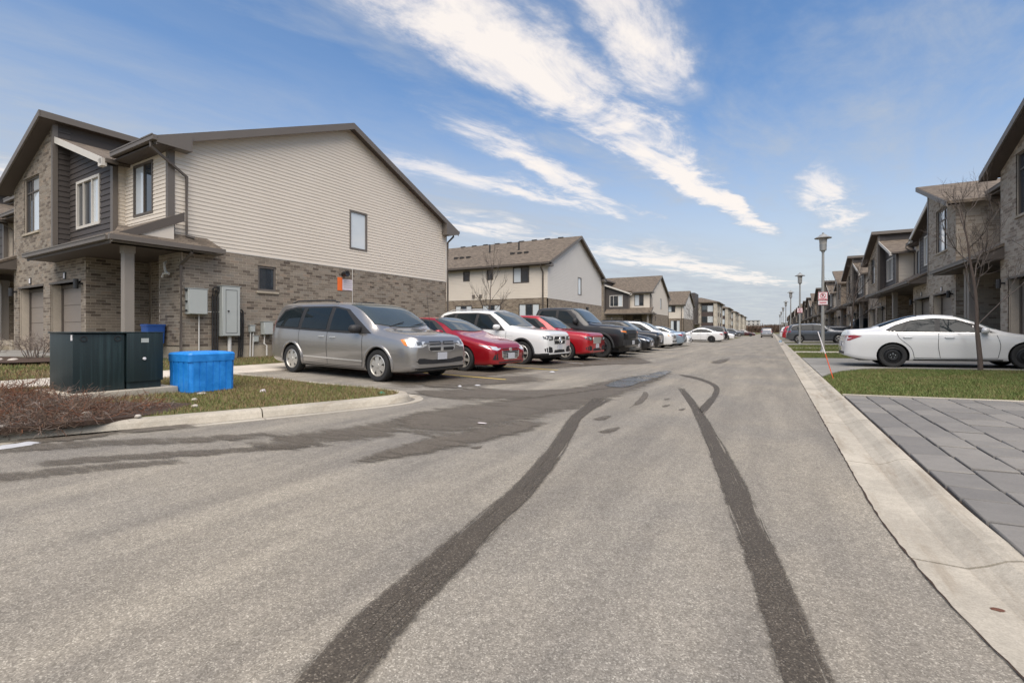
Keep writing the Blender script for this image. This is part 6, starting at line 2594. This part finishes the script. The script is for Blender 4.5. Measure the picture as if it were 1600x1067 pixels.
# wall equipment on the brick end wall (placed in the frame of the nearest house)
def wallthing(name, label, cat, v, z, group=None):
    q = m1 @ Vector((0, v, z))
    o = empty(name, q, RZ1)
    tag(o, label, cat, group)
    return o


def cab(root, w, h_, d, mat='box_grey', lip=.012):
    o = MB().box((0.0, -w / 2, 0), (d, w / 2, h_)).build('case', mat, root)
    bevel_mesh(o.data, .008, 1)
    MB().box((d, -w / 2 + .02, .02), (d + lip, w / 2 - .02, h_ - .02)).build('cover', mat, root)
    MB().box((-.0, -w / 2 - .02, h_), (d + .02, w / 2 + .02, h_ + .015)).build('hood', mat, root)
    return root


mbx = cab(wallthing('junction_box', 'square grey junction box next to the downspout on brick wall', 'electrical box', .37, 1.62), .52, .74, .22)
for z in (.08, .34, .66):
    MB().box((.08, -.29, z), (.16, -.255, z + .05)).build('hinge', 'black_metal', mbx)
MB().tube([(.05, .1, 0), (.05, .1, -1.3)], .018, 8).build('conduit', 'pipe_white', mbx)
ecb = cab(wallthing('meter_cabinet', 'tall grey electrical meter cabinet on the brick end wall', 'electrical cabinet', 1.30, .98), .54, 1.52, .26)
for q in ((-.17, .09, .17, .10), (-.17, 1.40, .17, 1.41)):
    MB().box((.27, q[0], q[1]), (.278, q[2], q[3])).build('door_edge', 'black_metal', ecb)
for y in (-.17, .17):
    MB().box((.27, y - .004, .10), (.277, y + .004, 1.40)).build('door_edge', 'black_metal', ecb)
MB().lathe([(0, 0), (.025, 0), (.025, .03), (0, .03)], 10, None, (.272, -.10, .76), axis='x').build('latch', 'black_metal', ecb)
MB().tube([(.12, .02, 0), (.12, .02, -.70)], .055, 12).build('conduit', 'pipe_white', ecb, smooth=40)
for i in range(3):
    y = -.33 - .07 * i
    P = [(.1, -.26, 1.42 - .075 * i), (.1, -.26 - (.02 + .03 * i), 1.42 - .075 * i), (.1, y + .02, 1.36 - .08 * i), (.1, y, 1.22 - .06 * i), (.1, y, .6), (.1, y + .01, -.65)]
    P = [(.1, -.26, 1.38 + .045 * i), (.1, y + .06, 1.38 + .045 * i), (.1, y + .015, 1.33 + .045 * i), (.1, y, 1.2), (.1, y, .3), (.1, y, -.66)]
    MB().tube(P, .027, 8).build('cable', 'cable_black', ecb, smooth=50)
    y = .34 + .06 * i
    P = [(.1, .26, .72 + .05 * i), (.1, y - .05, .72 + .05 * i), (.1, y - .01, .66 + .05 * i), (.1, y, .5), (.1, y - .02, -.4), (.1, y - .05, -.70)]
    MB().tube(P, .024, 8).build('cable', 'cable_black', ecb, smooth=50)
MB().tube([(.08, -.27, .72), (.08, -.70, .72)], .016, 8).build('link_pipe', 'pipe_white', ecb)
sbx = cab(wallthing('telecom_box', 'small grey box with two white conduits below the meter cabinet', 'electrical box', 2.06, 1.10), .17, .22, .12)
for y in (-.04, .05):
    MB().tube([(.06, y, 0), (.06, y - .02, -.78)], .02, 8).build('conduit', 'pipe_white', sbx)
sb2 = cab(wallthing('telecom_box', 'smallest grey box low on the brick end wall', 'electrical box', 2.2, .78), .17, .2, .08)
gmb = cab(wallthing('gas_meter', 'grey gas meter box with bent pipe beside the brown barrel', 'gas meter', 2.55, 1.02), .32, .42, .2)
MB().tube([(.1, -.08, 0), (.1, -.1, -.3), (.12, -.02, -.36), (.12, -.02, -.68)], .025, 8).build('conduit', 'pipe_white', gmb)
br = empty('barrel', m1 @ Vector((.35, 2.88, .30)))
tag(br, 'brown rain barrel standing against the brick wall behind the minivan', 'barrel')
MB().lathe([(0, 0), (.21, 0), (.235, .08), (.235, .75), (.21, .82), (0, .84)], 20).build('drum', 'barrel', br, smooth=35)
MB().lathe([(.225, .62), (.25, .64), (.225, .66)], 20).build('hoop', 'barrel', br)
gp = empty('gas_riser', m1 @ Vector((.2, 3.3, .30)))
tag(gp, 'bent pale gas pipe between the barrel and the minivan', 'pipe')
MB().tube([(0, 0, 0), (0, 0, .5), (0, .1, .6), (0, .3, .55), (0, .32, .9)], .028, 8).build('pipe', 'pipe_white', gp)
MB().tube([(0, .0, .35), (.05, .22, .1)], .025, 8).build('branch', 'pipe_white', gp)
MB().lathe([(0, -.03), (.13, -.03), (.13, .03), (0, .03)], 16, None, (0.02, .2, .72), axis='x').build('regulator', 'box_grey', gp, smooth=35)
ns = wallthing('wall_notice', 'white and orange notice plate on the brick end wall above the minivan', 'sign', 5.55, 2.72)
MB().box((.0, 0.12, 0), (.02, .62, .42)).build('notice_face', 'sign_pink', ns)
MB().box((.0, -.10, -.03), (.022, .115, .47)).build('warning_strip', 'sign_orange', ns)
for z in (.10, .18, .26, .34):
    MB().box((.02, .18, z), (.0215, .56, z + .025)).build('print_line', 'box_grey', ns)
fl = wallthing('flood_light', 'small black flood light over the wall notice', 'light', 5.7, 3.33)
MB().lathe([(0, .06), (.09, .06), (.11, .28), (.0, .26)], 14, None, (0, 0, .0), axis='x').build('head', 'black_metal', fl, smooth=40)
MB().box((0, -.06, -.06), (.07, .06, .06)).build('base', 'black_metal', fl)
cw = wallthing('wall_conduit', 'thin white conduit running up the brick wall behind the minivan roof', 'pipe', 6.15, 1.2)
MB().tube([(.02, 0, -.9), (.02, 0, 2.4)], .012, 6).build('pipe', 'pipe_white', cw)
vp = empty('vent_pipe', m1 @ Vector((-.25, -.06, 0)), RZ1)
tag(vp, 'curled pale vent pipe on the porch brick above the blue recycling box', 'pipe')
MB().tube([(-.45, 0, 3.16), (-.38, -.08, 3.10), (-.30, -.1, 2.95), (-.24, -.1, 2.82), (-.14, -.06, 2.78)], .035, 8).build('pipe', 'pipe_white', vp, smooth=50)
MB().tube([(-.26, -.06, 2.80), (-.38, -.1, 2.80), (-.46, -.1, 2.70)], .033, 8).build('elbow', 'pipe_white', vp, smooth=50)
rb = empty('recycling_box', m1 @ Vector((-.92, -.30, .78)), RZ1)
tag(rb, 'dark blue recycling box on the porch behind the green cabinet', 'recycling box')
mb = MB()
mb.prism(rounded(.18, .22, 0, .04), rounded(.20, .24, .52, .04))
mb.build('tub', 'bin_dark_blue', rb, smooth=35)
MB().prism(rounded(.215, .255, .50, .04), rounded(.215, .255, .55, .04)).build('rim', 'bin_dark_blue', rb, smooth=35)

# ------------------------------------------------------------------ lamp posts
def lamp(x, y, label, signs=0, H=6.05):
    r = empty('street_lamp', (x, y, zlot(x)))
    MB().tube([(0, 0, -.1), (0, 0, 2.6), (.012, 0, H - 1.0)], [.085, .075, .055], 12).build('pole', 'lamp_post', r, smooth=40)
    MB().lathe([(.12, 0), (.12, .04), (.09, .12)], 14).build('base', 'lamp_post', r)
    hd = MB().lathe([(.0, 0), (.075, 0), (.085, .06), (.15, .09), (.16, .34), (.16, .40)], 16, None, (.012, 0, H - 1.02)).build('head', 'lamp_post', r, smooth=35)
    MB().lathe([(.155, .40), (.185, .70), (.17, .72)], 16, None, (.012, 0, H - 1.02)).build('lens', 'lamp_lens', hd, smooth=35)
    MB().lathe([(.38, .70), (.385, .72), (.20, .82), (.12, .90), (.05, .92), (.05, .98), (0, 1.0)], 20, None, (.012, 0, H - 1.02)).build('cap', 'lamp_post', hd, smooth=35)
    MB().lathe([(.0, .69), (.38, .70)], 20, None, (.012, 0, H - 1.02)).build('cap_underside', 'lamp_post', hd)
    if signs:
        fy = -.085
        z = 2.62
        MB().box((-.20, fy - .012, z), (.20, fy, z + .40)).build('parking_sign', 'sign_white', r)
        s_ = r.children[-1]
        mb = MB()
        for q in ((-.195, z + .005, .195, z + .02), (-.195, z + .38, .195, z + .395), (-.195, z + .02, -.18, z + .38), (.18, z + .02, .195, z + .38)):
            mb.box((q[0], fy - .016, q[1]), (q[2], fy - .0121, q[3]))
        nn = 24
        for k in range(nn):
            a0, a1 = 2 * math.pi * k / nn, 2 * math.pi * (k + 1) / nn
            Q = [(.13 * math.cos(a0), .13 * math.sin(a0)), (.13 * math.cos(a1), .13 * math.sin(a1)), (.105 * math.cos(a1), .105 * math.sin(a1)), (.105 * math.cos(a0), .105 * math.sin(a0))]
            mb.prism([(a, fy - .0165, z + .225 + c_) for a, c_ in Q], [(a, fy - .0122, z + .225 + c_) for a, c_ in Q])
        Q = [(-.10, .08), (-.08, .10), (.10, -.08), (.08, -.10)]
        mb.prism([(a, fy - .0175, z + .225 + c_) for a, c_ in Q], [(a, fy - .0167, z + .225 + c_) for a, c_ in Q])
        mb.box((-.16, fy - .016, z + .045), (.16, fy - .0121, z + .075))
        mb.build('red_print', 'sign_red', s_)
        mb = MB()
        mb.box((-.05, fy - .0155, z + .15), (-.02, fy - .0121, z + .31))
        for k in range(10):
            a0, a1 = R(-90 + 18 * k), R(-90 + 18 * (k + 1))
            Q = [(.06 * math.cos(a0), .05 * math.sin(a0)), (.06 * math.cos(a1), .05 * math.sin(a1)), (.03 * math.cos(a1), .025 * math.sin(a1)), (.03 * math.cos(a0), .025 * math.sin(a0))]
            mb.prism([(a - .02, fy - .0155, z + .26 + c_) for a, c_ in Q], [(a - .02, fy - .0121, z + .26 + c_) for a, c_ in Q])
        mb.build('black_print', 'sign_black', s_)
        if signs > 1:
            MB().box((-.20, fy - .012, z - .24), (.20, fy, z - .02)).build('arrow_tab', 'sign_white', r)
            t_ = r.children[-1]
            mb = MB()
            mb.box((-.15, fy - .016, z - .155), (.15, fy - .0121, z - .105))
            for q in ((-.195, z - .235, .195, z - .222), (-.195, z - .038, .195, z - .025)):
                mb.box((q[0], fy - .016, q[1]), (q[2], fy - .0121, q[3]))
            mb.build('red_print', 'sign_red', t_)
    tag(r, label, 'street lamp', 'street lamps along the right kerb')
    return r


L1 = lamp(2.25, 29.2, 'nearest grey street lamp, carrying a red and white no-parking sign', 2)
L2 = lamp(2.05, 48.0, 'second street lamp from the camera, with one small sign', 1)
lamp(1.95, 68, 'third street lamp from the camera along the right kerb')
for i, yy in enumerate((90, 112, 136, 160)):
    lamp(1.9, yy, ['fourth street lamp from the camera along the right kerb', 'fifth street lamp from the camera along the right kerb',
                   'sixth street lamp from the camera along the right kerb', 'farthest street lamp along the right kerb'][i])

mk = empty('driveway_marker', (1.22, 13.1, zlot(1.2)))
tag(mk, 'thin leaning orange driveway marker rod with white tip at the kerb', 'marker')
MB().tube([(0, 0, -.05), (-.16, 0.04, .55)], .009, 6).build('rod', 'marker_orange', mk)
MB().tube([(-.16, 0.04, .55), (-.30, 0.075, 1.05)], .010, 6).build('tip', 'sign_white', mk)

# ------------------------------------------------------------------ shrubs and trees
def tri_tubes(segs, name, mat, parent):
    """segs: (p, q, r0, r1) thin tapered three-sided twigs as one mesh"""
    n = len(segs)
    P = np.array([s[0] for s in segs], float)
    Q = np.array([s[1] for s in segs], float)
    r0 = np.array([s[2] for s in segs])[:, None]
    r1 = np.array([s[3] for s in segs])[:, None]
    d = Q - P
    d /= np.maximum(np.linalg.norm(d, axis=1, keepdims=True), 1e-9)
    ref = np.where(np.abs(d[:, 2:3]) > .9, np.array([[1., 0, 0]]), np.array([[0, 0, 1.]]))
    a = np.cross(d, ref)
    a /= np.maximum(np.linalg.norm(a, axis=1, keepdims=True), 1e-9)
    b_ = np.cross(d, a)
    V = []
    for c_, rr_ in ((P, r0), (Q, r1)):
        for k in range(3):
            t_ = 2 * math.pi * k / 3
            V.append(c_ + (a * math.cos(t_) + b_ * math.sin(t_)) * rr_)
    V = np.stack(V, 1).reshape(-1, 3)
    base = np.arange(n)[:, None] * 6
    F = np.concatenate([base + np.array([[k, (k + 1) % 3, 3 + (k + 1) % 3, 3 + k]]) for k in range(3)])
    return link(name, arr_mesh(name, V, F, mat), parent)


def grow(rs, p, d, L, r, depth, out, wander=.25, nseg=3, kids=3, up=.1, spread=.7, shrink=.62):
    p, d = np.array(p, float), np.array(d, float)
    d /= np.linalg.norm(d)
    pts = [p]
    for i in range(nseg):
        d = d + rs.normal(0, wander, 3) + np.array([0, 0, up])
        d /= np.linalg.norm(d)
        q = pts[-1] + d * L / nseg
        ra, rb__ = r * (1 - .5 * i / nseg), r * (1 - .5 * (i + 1) / nseg)
        out.append((pts[-1], q, ra, rb__))
        pts.append(q)
    if depth > 0:
        for k in range(kids):
            f = rs.uniform(.35, 1.0)
            i = min(int(f * nseg), nseg - 1)
            s0 = pts[i] + (pts[i + 1] - pts[i]) * (f * nseg - i)
            nd = d + rs.normal(0, spread, 3)
            grow(rs, s0, nd, L * rs.uniform(.75, 1.1) * shrink, r * .55, depth - 1, out, wander, nseg, kids, up, spread, shrink)


# low sprawling dead shrubs in the planting bed
def sprawl(cx, cy, rx, ry, hgt, n, seed, label, mats):
    rs = np.random.RandomState(seed)
    r = empty('dormant_shrub', (cx, cy, 0))
    z0 = zi2(cx, cy)
    for mi_, (mat, share) in enumerate(mats):
        segs = []
        for i in range(int(n * share)):
            a, q = rs.uniform(0, 2 * math.pi), math.sqrt(rs.rand())
            x, y_ = q * rx * math.cos(a), q * ry * math.sin(a)
            top = hgt * (1 - q ** 2) * rs.uniform(.35, 1.15)
            z = z0 + rs.uniform(0, 1) * top * .8
            d = np.array([math.cos(a) * q + rs.normal(0, .7), math.sin(a) * q + rs.normal(0, .7), rs.normal(.15, .45)])
            grow(rs, (x, y_, z), d, rs.uniform(.10, .30), rs.uniform(.0022, .0048), 1, segs, .4, 3, 2, -.05, .9, .6)
        tri_tubes(segs, 'twigs', mat, r)['kind'] = 'stuff'
    tag(r, label, 'shrub', 'dormant shrubs by the green cabinet')
    return r


sprawl(-7.55, 2.45, .95, .75, .34, 1500, 3, 'tangled brown leafless shrub by the kerb in front of the green cabinet', (('twig_brown', .55), ('twig_grey', .25), ('twig_red', .2)))
sprawl(-9.6, 2.45, 1.0, .8, .42, 1100, 4, 'reddish-brown dry shrub at the left edge behind the tangled one', (('twig_red', .5), ('twig_brown', .5)))
sprawl(-7.2, 3.2, .35, .4, .12, 260, 5, 'low patch of dry reddish stems beside the cabinet pad', (('twig_red', .6), ('twig_grey', .4)))
sprawl(-8.4, 1.5, .9, .8, .36, 900, 6, 'dark brown dry shrub at the lower left corner by the kerb', (('twig_brown', .7), ('twig_red', .3)))


def bush(x, y, z, H, n, seed, label, mat='twig_grey', spread=.55):
    rs = np.random.RandomState(seed)
    r = empty('leafless_bush', (x, y, z))
    segs = []
    for i in range(n):
        a = rs.uniform(0, 2 * math.pi)
        t_ = rs.uniform(.1, spread)
        grow(rs, (.12 * math.cos(a), .12 * math.sin(a), 0), (math.cos(a) * t_, math.sin(a) * t_, 1), H * rs.uniform(.4, .62), .012, 3, segs, .16, 3, 3, .05, .55, .62)
    tri_tubes(segs, 'twigs', mat, r)['kind'] = 'stuff'
    MB().lathe([(0, .06), (.5, .04), (.85, -.02)], 18).build('mulch_ring', 'mulch', r)
    return tag(r, label, 'bush', 'leafless bushes by the house driveway')


bush(-16.15, 5.15, .42, .95, 15, 11, 'leafless grey bush in mulch left of the green cabinet')
bush(-17.6, 4.75, .42, .8, 10, 12, 'smaller leafless bush at the left edge by the driveway')


def bare_tree(x, y, H, r0, seed, label, lean=0.0, first=.32, kids=9, up=.13, spread=.5, z=None, grp='bare young trees along the street', depth=2, blen=.34):
    rs = np.random.RandomState(seed)
    root = empty('bare_tree', (x, y, zlot(x) if z is None else z))
    mb = MB()
    P, p, d = [], np.array([0., 0, -.05]), np.array([lean, 0, 1.])
    n = 14
    for i in range(n + 1):
        P.append(tuple(p))
        d = d + rs.normal(0, .035, 3)
        d /= np.linalg.norm(d)
        p = p + d * (H * .8 / n)
    mb.tube(P, [r0 * (1 - .82 * i / n) for i in range(n + 1)], 10)
    mb.build('trunk', 'bark', root, smooth=50)
    segs = []
    for k in range(kids):
        f = first + (1 - first) * (k + rs.rand()) / kids
        i = min(int(f * n), n - 1)
        s0 = np.array(P[i]) + (np.array(P[i + 1]) - np.array(P[i])) * (f * n - i)
        a = k * 2.4 + rs.uniform(-.5, .5)
        t_ = rs.uniform(.75, 1.1) * (1 - .35 * f)
        grow(rs, s0, (math.cos(a) * t_, math.sin(a) * t_, .75), H * blen * (1.15 - .6 * f), r0 * .42 * (1.1 - .6 * f), depth, segs, .13, 4, 4, up * .5, spread, .6)
    tri_tubes(segs, 'branches', 'twig_tree', root)['kind'] = 'stuff'
    return tag(root, label, 'tree', grp)


bare_tree(4.72, 16.75, 5.3, .058, 21, 'slender bare tree standing in front of the white sedan', -.02, .27, 9, .16, .34, blen=.29, depth=3)
bare_tree(4.6, 39.0, 6.0, .08, 22, 'bare young tree in the right verge beyond the first lamp post', .0, .3)
bare_tree(4.6, 62.0, 6.0, .08, 24, 'second bare young tree further along the right verge', .0, .3)
bare_tree(-17.6, 29.5, 7.2, .06, 23, 'thin upright bare tree before the long shingle-roofed row', .0, .18, 14, .35, .25, z=.2, blen=.26)
bare_tree(-12.6, 94.0, 6.5, .09, 25, 'reddish bare tree beside the small gabled end wall', .0, .2, 12, .2, .4, z=.15)

# ------------------------------------------------------------------ small things on the ground
def pebble(x, y, z, r, seed, label, mat='stone', flat=.6, name='stone', cat='stone', grp='pale stones in the planting bed'):
    rs = np.random.RandomState(seed)
    bm = bmesh.new()
    bmesh.ops.create_icosphere(bm, subdivisions=2, radius=r)
    for v in bm.verts:
        v.co *= 1 + rs.uniform(-.16, .16)
        v.co.z *= flat
    me = bpy.data.meshes.new(name)
    bm.to_mesh(me)
    bm.free()
    me.materials.append(MATS[mat])
    me.polygons.foreach_set('use_smooth', [True] * len(me.polygons))
    o = link(name, me)
    o.location = (x, y, z + r * flat * .6)
    return tag(o, label, cat, grp)


pebble(-6.98, 1.98, .12, .045, 1, 'round pale stone at the left edge just behind the kerb')
pebble(-7.35, 4.08, .12, .045, 2, 'pale stone on the grass in front of the cabinet pad')
pebble(-8.0, 4.55, .12, .07, 3, 'flat pale stone at the right end of the cabinet pad', flat=.35)
pebble(-6.55, 3.0, .12, .035, 4, 'small pale stone beside the low dry stems')
pebble(-7.15, 2.75, .13, .05, 5, 'pale angular stone under the tangled shrub')
pebble(-6.75, 3.75, .12, .04, 6, 'pale stone at the bed edge below the cabinet')
for i, (x, y) in enumerate(((-15.9, 4.7), (-16.3, 4.55))):
    pebble(x, y, .41, .10, 30 + i, ['pale stone in mulch under the leafless bush', 'second pale stone by the lawn edge under the leafless bush'][i], flat=.5)


def flat_scrap(name, x, y, z, a, c_, h_, seed, mat, label, cat, grp=None):
    rs = np.random.RandomState(seed)
    n = 18
    ringp = []
    for k in range(n):
        q = 2 * math.pi * k / n
        f = 1 + rs.uniform(-.25, .25)
        ringp.append((a * f * math.cos(q), c_ * f * math.sin(q), 0))
    mb = MB()
    inn = [(p[0] * .6, p[1] * .6, h_ * rs.uniform(.6, 1)) for p in ringp]
    mb.add(ringp + inn + [(0, 0, h_)], [(i, (i + 1) % n, n + (i + 1) % n, n + i) for i in range(n)] + [(n + i, n + (i + 1) % n, 2 * n) for i in range(n)])
    o = mb.build(name, mat, smooth=60)
    o.location = (x, y, z)
    return tag(o, label, cat, grp)


flat_scrap('snow_patch', -6.50, 1.95, .006, .08, .22, .025, 1, 'snow', 'melting strip of snow in the gutter at the left edge', 'snow')
flat_scrap('snow_patch', -5.55, 8.2, .012, .045, .04, .03, 2, 'snow', 'small lump of snow in front of the silver minivan', 'snow', 'snow lumps')
flat_scrap('snow_patch', -5.35, 8.55, .012, .08, .04, .02, 3, 'snow', 'flat scrap of snow in front of the minivan bumper', 'snow', 'snow lumps')
flat_scrap('snow_patch', -5.3, 12.3, .012, .07, .05, .03, 4, 'snow', 'small lump of snow in front of the red compact sedan', 'snow', 'snow lumps')
flat_scrap('leaf', .80, 2.66, .0005, .026, .012, .006, 5, 'leaf_dry', 'dry brown leaf lying on the right kerb', 'leaf')
flat_scrap('litter', -5.62, 6.05, .115, .05, .05, .03, 6, 'litter_green', 'crumpled green wrapper on the tip of the grass island', 'litter')
flat_scrap('litter', -7.35, 5.15, .13, .04, .05, .05, 7, 'litter_pale', 'crumpled pale wrapper on the grass below the blue bin', 'litter')
flat_scrap('paper_scrap', -3.1, 5.05, .017, .06, .025, .006, 8, 'litter_pale', 'flat pale paper scrap on the wet asphalt', 'litter')
flat_scrap('bag', 0.75, 58, .0, .2, .3, .22, 9, 'paint_blue', 'pale blue bag lying at the kerb far down the street', 'bag')
flat_scrap('bag', 0.7, 47, .0, .15, .2, .05, 10, 'barrel', 'brown scrap at the kerb down the street', 'litter')

# far tree belt closing the street
rs = np.random.RandomState(77)
segs = []
for i in range(900):
    x = rs.uniform(-120, 160)
    y = rs.uniform(470, 540)
    h_ = rs.uniform(3, 9)
    segs.append(((x, y, 0), (x + rs.normal(0, .6), y, h_ * .5), .25, .15))
    for k in range(14):
        a = rs.uniform(0, 6.28)
        z = h_ * rs.uniform(.3, .6)
        segs.append(((x, y, z), (x + math.cos(a) * 2, y + math.sin(a) * 2, z + rs.uniform(.5, 4)), .28, .08))
o = tri_tubes(segs, 'far_trees', 'far_tree', None)
tag(o, 'brown band of bare trees at the far end of the street', 'trees', kind='stuff')
